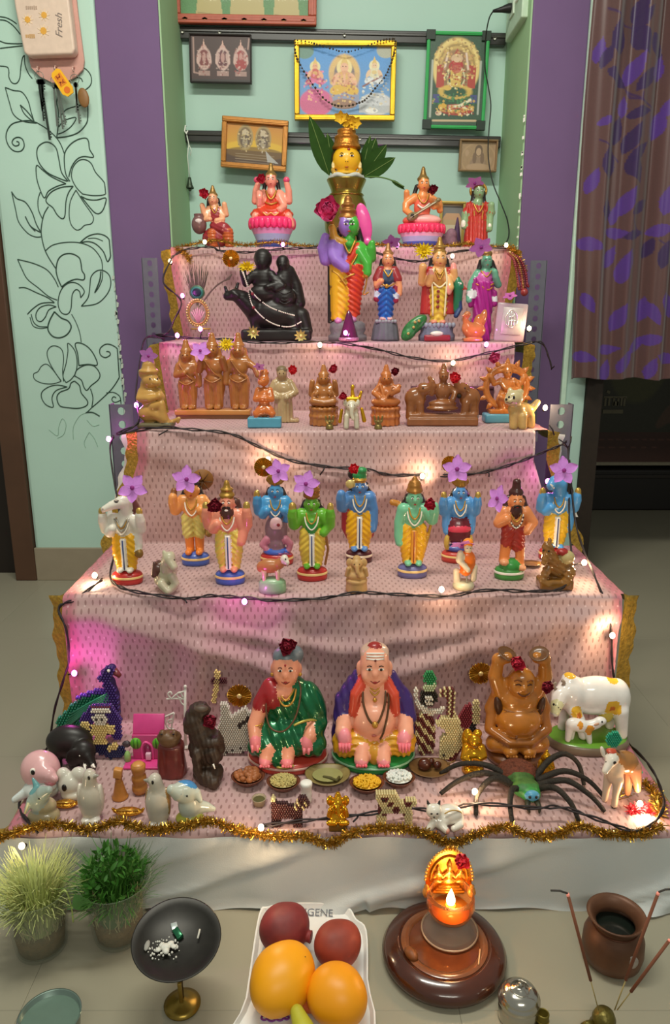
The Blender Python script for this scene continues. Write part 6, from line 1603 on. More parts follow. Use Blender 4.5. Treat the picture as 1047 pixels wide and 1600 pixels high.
# flowers on the third step
lilac(232,556,1.69,15,'lilac flower lying on the head of the tan kneeling figurine',20,0,20); lilac(313,548,1.83,16,'lilac flower between the first two of the terracotta trio',30); mum(354,539,1.83,14,'yellow flower between the two taller figures of the terracotta trio',.85)
rose(458,580,1.75,9,'bright','small red rose beside the pale robed figurine'); rose(521,578,1.71,9,'red','red rose at the ear of the left lotus figurine'); rose(617,581,1.71,8.5,'dark','dark rose at the ear of the right lotus figurine'); rose(536,620,1.68,8,'red','red rose lying on the back of the white elephant'); rose(710,592,1.7,11.5,'bright','scarlet rose on top of the elephant panel'); rose(771,561,1.77,11,'pink','magenta pink rose on the flaming ring statue',group='pink blooms')
lilac(405,573,1.69,10,'pale mauve petals on the head of the orange kneeling figurine',60,0,50)


# ------------------------------------------------------------------ fourth step: row of painted dolls
def doll(t,H,skin,dhoti,base,stripe,head='man',crown='tall',legs='dhoti',skin2=None,hairc=HAIRP,pleat=WHITEP,armsL=('up','down'),armsR=('up','down'),held=True,rx=22,crownm=None,chain=True,nb=18,xo=0.):
    k = H / 160; S = skin; P_ = []; C_ = crownm or mat('94702e',.34,metal=.5,var=.15)
    base_disc(t,rx,rx * .72,nb * k,base,stripe)
    x0 = xo
    def e(part,x,y,z,a,b,c,kk=None,rot=None): P_.append(('e',part,x0 + x * k,y * k,z * k,a * k,b * k,c * k,kk,rot))
    def p(part,pts,kk=None): P_.append(('p',part,[(x0 + a * k,b * k,c * k,r * k) for a,b,c,r in pts],kk))
    if legs == 'dhoti':
        for s in (-1,1): p('dhoti',[(s * 9,0,26,8),(s * 11,-1,52,11),(s * 10,0,78,11)]); e('foot',s * 8.5,-11,24,5.5,9,4.5)
        P_.append(('b','pleat',x0,-11.5 * k,51 * k,4.2 * k,3 * k,27 * k,1.2))
    elif legs == 'short':
        for s in (-1,1): p('dhoti',[(s * 10,-1,54,10),(s * 10,0,78,11)]); p('lower_leg',[(s * 8,0,22,7),(s * 9,0,48,8)]); e('foot',s * 9,-11,23,6,9,5)
    e('body',0,0,96,17.5,12.5,18); p('body',[(-15,0,108,8.5),(15,0,108,8.5)]); p('body',[(0,0,118,6),(0,0,110,8)])
    for s,arms in ((-1,armsL),(1,armsR)):
        for a in arms:
            if a == 'up': p('body',[(s * 17,0,108,8.5),(s * 29,-3,93,8),(s * 31,-9,108,7),(s * 30.5,-11,116,6)])
            if a == 'down': p('body',[(s * 17,-2,106,8),(s * 25,-4,86,7),(s * 21,-9,68,6)])
            if a == 'side': p('body',[(s * 17,0,108,8.5),(s * 23,-1,88,7),(s * 24,-3,66,6),(s * 23,-5,56,5)])
            if a == 'chest': p('body',[(s * 17,0,108,8.5),(s * 26,-4,92,7.5),(s * 16,-13,100,6.5)])
            if a == 'hip': p('body',[(s * 17,0,108,8.5),(s * 29,-2,92,7.5),(s * 20,-8,80,6)])
            if a == 'bless': p('body',[(s * 15,-2,104,8),(s * 22,-9,88,7),(s * 15,-14,96,6)])
            if held and a == 'up':
                e('held_disc' if s < 0 else 'held_shell',s * 31,-12,124,5.5,4.5,7)
    if head == 'man':
        e('body',0,-3,127,11,11,13.5); e('body',0,-14,125,2,2.2,3); e('body',-11,-2,125,2,3,4); e('body',11,-2,125,2,3,4)
        e('~hair',0,6,130,14,8,15); p('hair',[(-10,4,128,5),(-15,4,116,5)]); p('hair',[(10,4,128,5),(15,4,116,5)])
    if crown == 'tall':
        P_.append(('y','crown',x0,0,147 * k,11 * k,4 * k,9 * k)); e('crown',0,-1,138,11.8,11.5,4); P_.append(('t','crown',x0,0,147 * k,8.6 * k,1.6 * k)); e('crown',0,0,157,4,4,4)
    elif crown == 'low':
        P_.append(('y','crown',x0,0,145 * k,11.5 * k,11 * k,6 * k)); e('crown',0,0,151,11,10,5); e('crown',-12,0,146,4,3,5); e('crown',12,0,146,4,3,5); e('crown',0,-10,148,3,2,5)
    elif crown == 'wide':
        P_.append(('y','crown',x0,0,149 * k,14 * k,11 * k,10 * k)); e('crown',0,-1,139,13,12,4); e('crown',0,0,159,9,9,4); P_.append(('t','crown',x0,0,149 * k,12.5 * k,2 * k))
    M_ = {'body': S,'dhoti': dhoti,'pleat': pleat,'foot': skin2 or S,'lower_leg': skin2 or S,'hair': hairc,'crown': C_,'held_disc': mat('b09048',.3,metal=.6),'held_shell': mat('b09048',.3,metal=.6)}
    return P_,M_,k,p,e


def finish(t,P_,M_,k,hx=0.,face=True,h=1.25,chain=True,xo=0.,extra=None):
    disp = {'dhoti': lambda X,Y,Z: .55 * np.sin(Z / k * .62 + np.abs(X - xo) / k * .55)}
    if extra: disp.update(extra)
    t.soft(P_,M_,h=h,disp=disp)
    if face: features(t,xo + hx,-13.6 * k,128.5 * k,4.2 * k,1.45 * k)
    if chain:
        lines(t,'necklace',GOLDP,[[(xo - 9 * k,-8 * k,113 * k),(xo - 6 * k,-12 * k,102 * k),(xo,-13.6 * k,96 * k),(xo + 6 * k,-12 * k,102 * k),(xo + 9 * k,-8 * k,113 * k)]],1.4 * k)
        lines(t,'white_garland',mat('d0c8b8',.4),[[(xo - 12 * k,-7 * k,113 * k),(xo - 9 * k,-13 * k,96 * k),(xo,-14 * k,86 * k),(xo + 9 * k,-13 * k,96 * k),(xo + 12 * k,-7 * k,113 * k)]],1.3 * k)


def pleat_line(t,k,c='2a3a6a',xo=0.): t.mb('pleat_line',mat(c,.4),MB().box((xo,-14.8 * k,51 * k),(.9,.5,25 * k)))


D4 = 'painted dolls on the fourth step'
YEL = g('d09a16'); PYEL = g('c8b24a'); CREAM = g('d8b878')
BLUEB = g('3f57a0'); REDB = g('a82a26')
# horse-headed white
t = Thing('horse_headed_figurine','white horse-headed doll in yellow dhoti on a red base','figurine',200,S4,py=909,top=775,group=D4)
P_,M_,k,p,e = doll(t,146,g('c8c2b4'),YEL,REDB,CREAM,head='none',crown='none',armsL=('up','bless'),armsR=('up','side'),rx=23)
p('body',[(8,0,116,8),(7,-3,138,9.5)]); e('body',3,-6,139,10,9,10); p('body',[(0,-8,138,8),(-14,-12,134,6),(-25,-15,129,4.4)]); e('body',8,-2,148,3,3,5); p('mane',[(16,3,138,7),(22,3,124,8),(24,3,112,6)]); P_.append(('y','crown',4 * k,0,150 * k,11 * k,6 * k,6 * k)); M_['mane'] = g('5a2a28'); e('body',10,-2,150,2.6,2.6,5); e('mace',25,-8,52,7,6,8); M_['mace'] = OLDG
finish(t,P_,M_,k,face=False); pleat_line(t,k); t.mb('eye',FACE_INK,MB().ball((-4 * k,-16.6 * k,141 * k),2.3 * k,8,6,(1.6,.5,.7))); t.mb('eyelid',mat('8a7a70',.5),MB().tube([(-8 * k,-16.4 * k,143 * k),(-4 * k,-16.8 * k,144.6 * k),(0,-16 * k,143 * k)],.7,5)); t.mb('nostril',mat('8a6a60',.5),MB().ball((-26 * k,-19.4 * k,130 * k),1.4 * k))
lines(t,'silver_chain',mat('9a9488',.35,metal=.5),[[(-12 * k,-10 * k,112 * k),(0,-14 * k,90 * k),(13 * k,-10 * k,112 * k)],[(-9 * k,-10 * k,112 * k),(0,-14 * k,98 * k),(9 * k,-10 * k,112 * k)]],1.2)
# umbrella bearer
t = Thing('boy_figurine','orange-skinned doll in short yellow dhoti carrying a brown umbrella','figurine',306,S4,py=880,top=752,group=D4)
P_,M_,k,p,e = doll(t,146,g('d08a4a'),g('bcae5e'),BLUEB,CREAM,crown='none',legs='short',armsL=('up',),armsR=('bless','hip'),held=False,rx=21,skin2=g('c8722c'))
e('hair',0,2,138,13,12,9); e('hair',4,4,146,6,5,5); p('pot_hand',[(24,-6,62,5),(26,-8,54,6)]); M_['pot_hand'] = OLDG; p('umbrella_handle',[(-30,-8,116,5),(-29,-6,126,5)]); M_['umbrella_handle'] = g('7a4a20')
finish(t,P_,M_,k)
V = []; N_ = 14
mb = MB().lathe([(0,0),(6,-1),(14,-4),(17,-7)],14,(15,9,138 * k),(100,0,10)); t.mb('umbrella',mat('7e5222',.5,var=.15),mb)
for j in range(7): a = j * math.pi / 7 * 2; t.mb('umbrella_rib',mat('4a2c10',.5),MB().tube([(15,8,138 * k),(15 + 16 * math.cos(a),4,138 * k + 16 * math.sin(a))],.7,4))
# bearded, pink
t = Thing('bearded_figurine','pink bearded doll with a gold crown and pale yellow dhoti on a blue base','figurine',360,S4,py=909,top=756,group=D4)
P_,M_,k,p,e = doll(t,158,g('d08268'),PYEL,BLUEB,CREAM,rx=22.5,armsL=('up','bless'),armsR=('up','down'))
e('beard',0,-8,113,10,7,10); p('hair',[(-13,3,126,7),(-15,3,106,6)]); p('hair',[(13,3,126,7),(17,3,106,6)]); M_['beard'] = M_['hair'] = g('4a2a24')
finish(t,P_,M_,k); pleat_line(t,k); t.mb('moustache',FACE_INK,MB().tube(catmull([(-6 * k,-13.6 * k,121 * k),(0,-15 * k,123 * k),(6 * k,-13.6 * k,121 * k)],4),1.2,6)); t.mb('teeth',WHITEP,MB().ball((0,-14.6 * k,117.5 * k),2.6,8,5,(1.2,.5,.7)))
# fish-bodied blue
t = Thing('fish_bodied_figurine','blue doll rising from a grey fish mouth on a blue and red base','figurine',433,S4,py=879,top=754,group=D4)
P_,M_,k,p,e = doll(t,142,g('3f86b4'),YEL,REDB,CREAM,crown='low',legs='none',armsL=('up','bless'),armsR=('hip','bless'),rx=25)
e('fish',0,-1,60,20,15,26); e('fish',0,-2,34,15,13,16); p('fin',[(-16,-6,44,7),(-24,-6,34,6),(-18,-8,28,5)]); p('fin',[(16,-6,44,7),(24,-6,36,6),(22,-6,26,5)]); e('water',0,-2,22,24,16,8); e('fish_mouth',1,-14,74,11,4,11)
M_.update({'fish': g('7a6068'),'fin': g('b07080'),'water': g('3a5cae'),'fish_mouth': g('c8a8a8')})
finish(t,P_,M_,k); t.mb('fish_eye',g('7a1f24'),MB().ball((5 * k,-18 * k,72 * k),3 * k,8,6,(1,.5,1)))
# green with wide crown
t = Thing('green_figurine','bright green doll with a broad brown crown and cream dhoti on a red base','figurine',488,S4,py=903,top=765,group=D4)
P_,M_,k,p,e = doll(t,148,g('5a9a26'),g('c8a83e'),REDB,CREAM,crown='wide',armsL=('up','up'),armsR=('up','hip'),rx=23,crownm=mat('8a5a28',.34,metal=.4,var=.15))
p('bow',[(22,2,106,2.2),(24,0,70,2.2),(27,0,50,2.2),(22,0,24,2.2)]); M_['bow'] = g('8a5a30'); e('chest_paint',0,-9,92,10,5,12); M_['chest_paint'] = g('2f8038')
finish(t,P_,M_,k); pleat_line(t,k)
# flute-less blue with red shawl
t = Thing('blue_figurine','blue doll with red shawl and green turban in a yellow dhoti','figurine',561,S4,py=876,top=740,group=D4)
P_,M_,k,p,e = doll(t,148,g('4c7ab0'),YEL,g('4a1c20'),g('d8c8b0'),crown='none',armsL=('up',),armsR=('side',),held=False,rx=20)
e('turban',0,0,145,12,11,9); e('turban',3,-4,153,9,8,6); e('hair',-12,4,146,8,7,9); e('gold_band',0,-3,138,11.8,11.6,3); e('held_disc',-16,-10,132,7.5,4,7.5); p('shawl',[(-19,2,108,7),(-23,3,84,7),(-24,3,56,6),(-18,2,40,4)]); p('shawl',[(19,2,108,8),(21,4,84,6),(20,4,44,5)])
M_.update({'turban': g('2a7a42'),'gold_band': GOLDP,'shawl': g('942a34'),'held_disc': mat('c8b070',.3,metal=.4)})
finish(t,P_,M_,k); pleat_line(t,k)
# pale green with tall crown
t = Thing('pale_green_figurine','pale green doll with a tall bronze crown and yellow dhoti on a violet base','figurine',644,S4,py=899,top=752,group=D4)
P_,M_,k,p,e = doll(t,154,g('68aa84'),YEL,g('5c5a86'),CREAM,crown='tall',armsL=('side',),armsR=('up',),held=False,rx=22.5,crownm=mat('94642c',.34,metal=.45,var=.15),pleat=g('c8862a'))
P_.append(('y','crown',0,0,146 * k,13 * k,8 * k,8 * k)); p('quiver',[(-26,6,116,5),(-34,6,118,5)]); M_['quiver'] = g('a86c24'); p('bow',[(30,0,120,2.4),(28,2,84,2.4),(22,4,52,2.4),(16,4,28,2.2)]); M_['bow'] = g('a8821e')
finish(t,P_,M_,k); pleat_line(t,k,'9a4a20')
# blue in tortoise shell
t = Thing('tortoise_figurine','blue four-armed doll rising from a maroon tortoise shell','figurine',714,S4,py=875,top=757,group=D4)
P_,M_,k,p,e = doll(t,134,g('4a86bc'),YEL,g('b03a30'),CREAM,crown='low',legs='none',armsL=('up','side'),armsR=('up','side'),rx=24)
e('shell',0,0,58,26,17,28); e('shell_band',0,-10,62,20,8,9); e('water',0,-2,24,23,15,8); e('flipper',-22,-8,36,5,6,14); e('flipper',22,-8,36,5,6,14); M_.update({'shell': g('5a1822'),'shell_band': g('c83a50'),'water': g('3a4486'),'flipper': g('b0903c')})
finish(t,P_,M_,k)
# bearded sage, brown
t = Thing('sage_figurine','brown bearded sage doll in a red dhoti on a green mound','figurine',795,S4,py=902,top=760,group=D4)
P_,M_,k,p,e = doll(t,152,g('c87a48'),g('962a20'),g('3a7a36'),WHITEP,crown='none',legs='none',armsL=('chest',),armsR=('hip',),rx=22.5,held=False,xo=3)
p('dhoti',[(-10,0,58,10),(-8,0,80,12)]); p('dhoti',[(8,0,54,11),(7,0,80,12)]); p('lower_leg',[(-14,-3,30,8),(-11,0,54,9)]); p('lower_leg',[(13,-4,22,6.5),(11,-1,50,8)]); e('foot',-15,-10,29,7,8,5); e('foot',15,-11,20,6,8,5); e('mound',-2,-2,20,19,14,14)
e('beard',0,-9,112,9,6,11); e('hair',0,1,140,12,11,7); P_.append(('y','hair',3,0,150 * k,8 * k,6 * k,7 * k)); e('hair',0,0,158,6,6,4); p('hair',[(-12,3,130,5),(-16,2,108,6)]); p('hair',[(12,3,130,5),(17,2,108,6)])
M_.update({'mound': g('2f7a34'),'beard': g('3c1c16'),'hair': g('3c1c16'),'lower_leg': g('c8743a'),'foot': g('c88a60')})
finish(t,P_,M_,k,xo=3); t.mb('moustache',FACE_INK,MB().tube(catmull([(-3,-13.6 * k,120 * k),(3,-15 * k,122 * k),(9,-13.6 * k,120 * k)],4),1.3,6))
for j in range(9): a = math.pi * (1.08 + .84 * j / 8); t.mb('rosary_bead',g('3a1814'),MB().ball((3 + 11 * k * math.cos(a),-13.6 * k,108 * k + 20 * k * math.sin(a)),1.7,6,5))
# boar-headed blue
t = Thing('boar_headed_figurine','blue boar-headed doll in yellow dhoti, rightmost of the painted row','figurine',864,S4,py=872,top=757,group=D4)
P_,M_,k,p,e = doll(t,138,g('4a8cc0'),g('c8a01c'),REDB,CREAM,head='none',crown='none',armsL=('up','bless'),armsR=('up','side'),rx=22)
p('body',[(4,0,118,9),(0,-3,134,11),(-10,-8,140,9),(-17,-12,134,7)]); e('body',5,-2,148,3,3,5); p('mane',[(14,3,136,8),(20,3,120,8)]); P_.append(('y','crown',12 * k,2,146 * k,12 * k,9 * k,8 * k)); M_['mane'] = g('1c1614'); p('tusk',[(-15,-18,132,2),(-20,-20,138,1)]); M_['tusk'] = WHITEP
finish(t,P_,M_,k,face=False); pleat_line(t,k); t.mb('eye',FACE_INK,MB().ball((-5 * k,-14.6 * k,141 * k),2.4 * k,8,6)); t.mb('snout_tip',g('3a6a98'),MB().ball((-20 * k,-15 * k,133 * k),4.6 * k,8,6,(.6,1,1)))

# in front of the row
t = Thing('kneeling_cow','grey-white kneeling cow figurine with a brown saddle, front of the fourth step','figurine',262,S4,py=922,top=864)
t.soft([('e','body',0,4,26,15,16,20),('e','body',-4,8,14,18,16,13),('p','body',[(2,-4,36,9),(4,-8,48,8),(8,-10,54,8)]),('p','body',[(8,-12,52,7),(16,-18,42,5)]),('p','body',[(10,-8,24,6),(16,-12,14,5),(8,-14,5,5)]),('p','body',[(-6,-12,14,6),(4,-16,4,5)]),('e','body',0,-8,60,3,3,5),('e','body',12,-6,58,2.5,2.5,4),('e','saddle',-12,2,34,8,12,12),('p','saddle',[(-16,-6,44,3),(-18,-8,26,4)])],{'body': g('a49e84',.35),'saddle': g('4a2c24')},h=1.15)
for s,x in ((-1,9),(1,16)): t.mb('eye',BLACKP,MB().ball((x,-17 - s * .5 if s < 0 else -15.5,52),1.9))
t = Thing('deer_figurine','small brown deer figurine standing on a pale green base','figurine',426,S4,py=924,top=880)
base_disc(t,21,14,19,g('7c9c78')); t.soft([('e','body',-3,0,40,18,10,11),('p','body',[(12,-2,44,7),(18,-4,50,5)]),('e','body',-18,0,38,6,5,8)] + [('p','leg',[(x,y,32,4),(x,y,18,3)]) for x,y in ((-12,-5),(-10,5),(9,-5),(8,5))] + [('e','face',20,-6,52,6,7,7),('e','face',24,-10,48,4,4,4)],{'body': g('a0663c'),'leg': g('c0a088'),'face': g('c8bcae')},h=1.1)
t.mb('eye',BLACKP,MB().ball((22,-12,54),1.3))
t = Thing('elephant_god_figurine','small sandstone seated elephant-headed figurine, front of the fourth step','figurine',557,S4,py=922,top=880)
t.soft([('y','figure',0,0,9,17,16,9),('t','figure',0,0,16,14,2.5),('e','figure',0,-2,24,16,11,8),('e','figure',0,0,32,11,9,10),('e','figure',0,-4,42,8.5,8,8),('p','figure',[(0,-11,40,3.4),(1,-14,32,3),(4,-14,26,2.4)]),('e','figure',-11,-1,43,5.5,3,7),('e','figure',11,-1,43,5.5,3,7),('e','figure',0,0,50,6,6,4)] + mir(('p','figure',[(10,-2,34,4),(15,-6,26,3.6),(13,-8,36,3.4)])),{'figure': mat('a88452',.5,var=.12)},h=1.)
small_eyes(t,0,-11.6,44,4,.9)
t = Thing('swing_figurine','orange-turbaned little figure on a pale stone swing, front of the fourth step','figurine',724,S4,py=918,top=846)
t.mb('stone_base',mat('b0a88a',.35,coat=.3,var=.1),MB().lathe([(0,0),(16,0),(17,5),(14,10),(0,11)],24)); t.soft([('e','tunic',4,0,42,13,9,17),('e','tunic',2,-4,28,9,8,8),('e','turban',4,0,70,8,8,7),('e','figure',4,-3,63,6.5,6.5,7),('p','figure',[(-4,-4,50,4.4),(-9,-8,44,4),(4,-12,32,3.6)]),('p','figure',[(-8,-6,56,4.6),(-10,-7,46,5)]),('p','figure',[(-12,0,26,5),(-10,0,10,6)]),('p','figure',[(16,0,32,5),(15,0,14,5)]),('p','rod',[(3,-8,24,1.3),(3,-8,10,1.3)])],{'tunic': g('d0651a'),'turban': g('d87a1a'),'figure': g('bcae96'),'rod': mat('8a8a80',.4,metal=.5)},h=1.1)
small_eyes(t,4,-9.2,64,2.4,.8)
t = Thing('horse_figurine','glossy brown seated horse figurine at the right front of the fourth step','figurine',866,S4,py=918,top=858)
HB = mat('7a5222',.2,coat=.6,var=.2,vscale=50)
t.soft([('b','horse',0,0,8,26,16,8,4),('e','horse',6,2,34,22,14,20),('p','horse',[(-8,-4,44,11),(-15,-6,58,9),(-18,-8,66,8)]),('p','horse',[(-17,-8,64,8),(-20,-12,50,6),(-22,-13,44,5)]),('e','horse',-14,-4,74,3,3,5),('p','horse',[(-16,-8,30,7),(-22,-10,14,6),(-14,-12,8,6)]),('p','horse',[(20,-8,26,9),(14,-12,10,7)]),('e','saddle',14,-8,50,11,8,10),('e','red_cloth',6,-6,58,9,8,5)],{'horse': HB,'saddle': g('a89868'),'red_cloth': g('8a2420')},h=1.2,disp={'horse': lambda X,Y,Z: .5 * np.sin(Z * .8 + X * .4) * (Z > 16)})
t.mb('eye',BLACKP,MB().ball((-18,-17,62),1.7)); t.mb('eye',BLACKP,MB().ball((-25,-13,62),1.5))
t = Thing('leaf_dish','shallow brown patterned leaf dish beside the glossy horse figurine','dish',829,S4,py=884,top=None)
mb = MB().lathe([(0,1),(9,1.5),(17,4),(17.5,5),(8,3),(0,2.5)],24); mb.V = [(v[0],v[1] * .8,v[2]) for v in mb.V]; t.mb('dish_bowl',mat('6a4a24',.3,coat=.4,var=.3,vscale=100),mb)
t.mb('dish_handle',mat('6a4a24',.3,coat=.4),MB().tube([(-16,0,4),(-22,0,6)],[2.4,1.6],6))

# flowers on the fourth step
lilac(207,762,1.36,24,'large lilac flower on the head of the white horse-headed doll',36); lilac(291,749,1.44,23,'large lilac flower at the shoulder of the umbrella doll',10,25); rose(337,791,1.36,14,'dark','big dark red rose at the cheek of the pink bearded doll'); lilac(435,736,1.46,20,'lilac flower on the crown of the fish-bodied doll',60); lilac(478,756,1.37,22,'lilac flower on the crown of the bright green doll',18)
rose(553,733,1.46,10.5,'bright','scarlet rose on the green turban of the blue doll'); rose(671,788,1.36,12,'red','red rose at the ear of the pale green doll'); lilac(714,733,1.46,23,'large lilac flower on the head of the tortoise doll',0); lilac(778,779,1.36,22,'purple-lilac flower turned sideways beside the sage doll',10,-55); lilac(881,735,1.42,23,'large lilac flower above the boar-headed doll',0)
lilac(722,851,1.36,20,'limp lilac flower across the swing figurine',90,0,55); lilac(444,866,1.37,12,'small lilac petals lying on the deer figurine',100,0,60); rose(556,872,1.4,5,'bright','tiny red bud on the sandstone elephant-headed figurine',leaves=False)
rosette(412,730,1.52,15,'gold pleated rosette under the warm bulb on the third riser'); rosette(703,725,1.56,13,'gold pleated rosette half hidden behind the tortoise doll flower')
# ------------------------------------------------------------------ lowest step
def T5(name,label,cat,px,py,top,group=None,rz=0.): return Thing(name,label,cat,px,S5,py=py,top=top,group=group,rz=rz)


def inside(poly,x,z):
    c = False
    for i in range(len(poly)):
        (x0,z0),(x1,z1) = poly[i],poly[i - 1]
        if (z0 > z) != (z1 > z) and x < (x1 - x0) * (z - z0) / (z1 - z0) + x0: c = not c
    return c


def beadpoly(t,name,m,poly,pitch=3.4,y=0.,depth=1,rb=.54,m2=None,pat=None,lean=0.):
    """threaded beads filling an outline; single beads are too small to pick apart"""
    pitch *= 1.22
    xs = [p[0] for p in poly]; zs = [p[1] for p in poly]; a = MB(); b = MB(); i = 0
    z = min(zs) + pitch * .4
    while z < max(zs):
        x = min(xs) + (pitch * .5 if i % 2 else 0); j = 0
        while x < max(xs):
            if inside(poly,x,z):
                for q in range(depth):
                    (b if (m2 is not None and pat(i,j,x,z)) else a).ball((x,y + (q - (depth - 1) / 2) * pitch + lean * z,z),pitch * rb,6,4)
            x += pitch; j += 1
        z += pitch * .88; i += 1
    if a.V: o = t.mb(name,m,a); o['kind'] = 'stuff'
    if b.V: o = t.mb(name,m2,b); o['kind'] = 'stuff'


# two big seated dolls
GREENS = mat('0f5a34',.24,metal=.35,coat=.4,var=.08)
t = T5('seated_woman_doll','large seated old woman doll in a shiny green sari and red blouse','doll',450,1186,1016)
base_disc(t,60,44,15,g('a8382c'),g('c8a090'))
t.soft([('e','sari',0,0,44,56,38,33),('e','sari',4,6,90,36,26,42),('e','sari',34,2,72,26,24,48),('p','sari',[(-18,-18,40,20),(-42,-22,36,17)]),('p','sari',[(20,-20,40,20),(42,-22,38,18)]),('p','blouse',[(-24,0,114,14),(-38,-4,90,14)]),('e','blouse',-20,-8,104,14,14,18),('p','body',[(-40,-6,84,10),(-49,-18,64,9),(-47,-28,52,8)]),('e','hand',-46,-34,46,8,8,12),('p','body',[(40,-20,62,9),(36,-32,56,8)]),('e','hand',31,-38,46,8,8,12),('p','sari',[(48,-8,60,14),(42,-22,58,12)]),
        ('p','body',[(0,2,122,12),(0,2,112,16)]),('e','body',-4,-12,112,14,10,12),('e','body',0,-3,145,21,19,24),('e','body',0,-10,130,13,11,10),('e','body',0,-21,141,3.2,4,4.6),('e','body',-9,-13,137,8,8,8),('e','body',9,-13,137,8,8,8),('e','body',-20,0,142,4,5,8),('e','body',20,0,142,4,5,8),
        ('e','~hair',0,10,154,26,18,22),('e','hair',0,3,160,20.5,19,14),('e','hair',14,12,158,12,12,13),('p','body',[(-26,-32,36,9),(-30,-40,24,8)]),('e','foot',-31,-42,22,9,12,8),('p','body',[(4,-30,38,9),(2,-40,24,8)]),('e','foot',2,-42,22,9,12,8),('e','sari',-13,-38,22,9,7,14)],
       {'sari': GREENS,'blouse': g('8a1f22'),'body': g('d0896c',.3),'hand': g('dc7a80'),'foot': g('dc7a80'),'hair': mat('5c6468',.35,var=.2)},h=1.9,disp={'sari': lambda X,Y,Z: 1.2 * np.sin(X * .36 + Z * .2 + .8 * np.sin(Z * .05)) * (Z > 20)})
for i,s in enumerate((-1,1)): t.mb('hand_finger',g('dc7a80'),MB().tube([(-50 + 8 * i,-40,46),(-50 + 8 * i,-42,36)],[2.6,2],6)); t.mb('hand_finger',g('dc7a80'),MB().tube([(28 + 7 * i,-44,44),(27 + 7 * i,-46,35)],[2.6,2],6))
for x0 in (-31,2):
    for j in range(4): t.mb('toe',g('e0707a'),MB().ball((x0 - 6 + j * 4,-52,20),2.4,6,5))
for x0,m_ in ((-41.5,g('dc7a80')),(38,g('dc7a80'))): pass
features(t,0,-21,148.5,7.6,1.9); t.mb('forehead_mark',g('8a1f22'),MB().ball((0,-21.6,157),1.7)); t.mb('mouth_line',mat('7a3028',.5),MB().tube(catmull([(-6,-20.4,132),(0,-21.6,129.2),(6,-20.4,132)],4),.8,5))
for s in (-1,1): t.mb('earring',GOLDP,MB().ball((s * 21,-5,136),3))
lines(t,'bead_necklace',mat('5a3a26',.35,var=.3),[[(-20,-4,126),(-30,-18,96),(-24,-32,70),(-4,-38,66),(14,-30,82),(22,-14,112),(18,-2,126)]],1.3); lines(t,'gold_chain',GOLDP,[[(-15,-8,122),(-8,-24,104),(2,-26,98),(12,-22,106),(16,-6,122)],[(-14,-10,120),(0,-26,106),(14,-8,120)]],1.5)
lines(t,'gold_hem',mat('a89a4a',.35,metal=.5),[[(12,-36,74),(26,-32,78),(40,-24,76),(52,-14,66)],[(-52,-30,40),(-48,-36,36),(-38,-40,40)],[(-14,-44,14),(0,-47,14),(12,-46,18)]],1.8)
for k in range(2): t.mb('bangle',GOLDP,MB().tube([(-46 + 9.5 * math.cos(a),-19 + 9.5 * math.sin(a) * .8,68 - 4 * k) for a in np.linspace(0,2 * math.pi,17)],1.1,5,False))

t = T5('seated_man_doll','large seated bald man doll with bare belly and purple shawl','doll',583,1184,1006)
base_disc(t,62,45,15,g('1f7a36'),g('8ab890'))
t.soft([('e','body',0,2,92,36,25,40),('e','body',0,-12,68,34,24,32),('p','dhoti',[(-14,-14,36,20),(-44,-18,34,20)]),('p','dhoti',[(14,-14,36,20),(44,-18,36,20)]),('e','dhoti',0,-2,30,50,34,20),('p','shawl',[(-22,8,122,14),(-44,4,88,17),(-48,-4,68,14)]),('p','shawl',[(22,8,122,14),(44,4,88,17),(50,-4,68,15)]),('e','shawl',0,20,84,52,16,52),('p','shawl',[(54,6,60,10),(58,4,22,9)]),('p','shawl',[(-54,6,60,10),(-56,4,22,9)]),('p','shawl_lining',[(-14,-4,128,8),(-29,-15,108,8),(-32,-18,84,7)]),('p','shawl_lining',[(14,-4,128,8),(29,-15,108,8),(32,-18,84,7)]),
        ('p','body',[(-44,-12,66,11),(-48,-24,56,10)]),('e','hand',-45,-34,50,10,9,15),('p','body',[(46,-12,66,11),(48,-24,56,10)]),('e','hand',44,-34,48,10,9,14),('p','body',[(0,2,124,13),(0,2,114,17)]),('e','body',0,-3,148,22,21,29),('e','body',0,-9,132,16,15,14),('e','body',0,-23,143,3.8,4.6,5.4),('e','body',-11,-14,137,9,9,9),('e','body',11,-14,137,9,9,9),('e','ear',-23,0,142,4.5,5,10),('e','ear',23,0,142,4.5,5,10),('p','body',[(-18,-32,34,9),(-20,-42,24,9)]),('e','foot',-20,-44,22,10,11,8),('p','body',[(14,-32,34,9),(13,-42,24,9)]),('e','foot',13,-44,22,10,11,8),('e','pleat',0,-36,26,10,8,16),('e','scalp',0,4,164,22,19,14),('e','red_tuft',0,-2,176,9,8,5)],
       {'body': g('d8957a',.3),'dhoti': g('c08a1c'),'shawl': g('35205c'),'shawl_lining': g('b8402a'),'hand': g('e0848c'),'ear': g('d8957a'),'foot': g('e0848c'),'pleat': g('c08a30'),'red_tuft': g('8a2422'),'scalp': g('b89a86')},h=1.95,disp={'dhoti': lambda X,Y,Z: 1.3 * np.sin(np.hypot(np.abs(X) - 30,Z - 20) * .75),'shawl': lambda X,Y,Z: .8 * np.sin(X * .5 + Z * .15)})
features(t,0,-23.6,150,8.6,2.2); t.mb('mouth_line',mat('7a3028',.5),MB().tube(catmull([(-7,-22.6,133),(0,-24.6,129.6),(7,-22.6,133)],4),.9,5))
for k in range(3): t.mb('ash_stripe',mat('d8d4cc',.6),MB().tube(catmull([(-13,-16.6,163 + 4 * k),(0,-20.8 + 1.4 * k,163.6 + 4 * k),(13,-16.6,163 + 4 * k)],4),1.3,5))
t.mb('forehead_mark',g('5a1f1a'),MB().ball((0,-23,163),1.8))
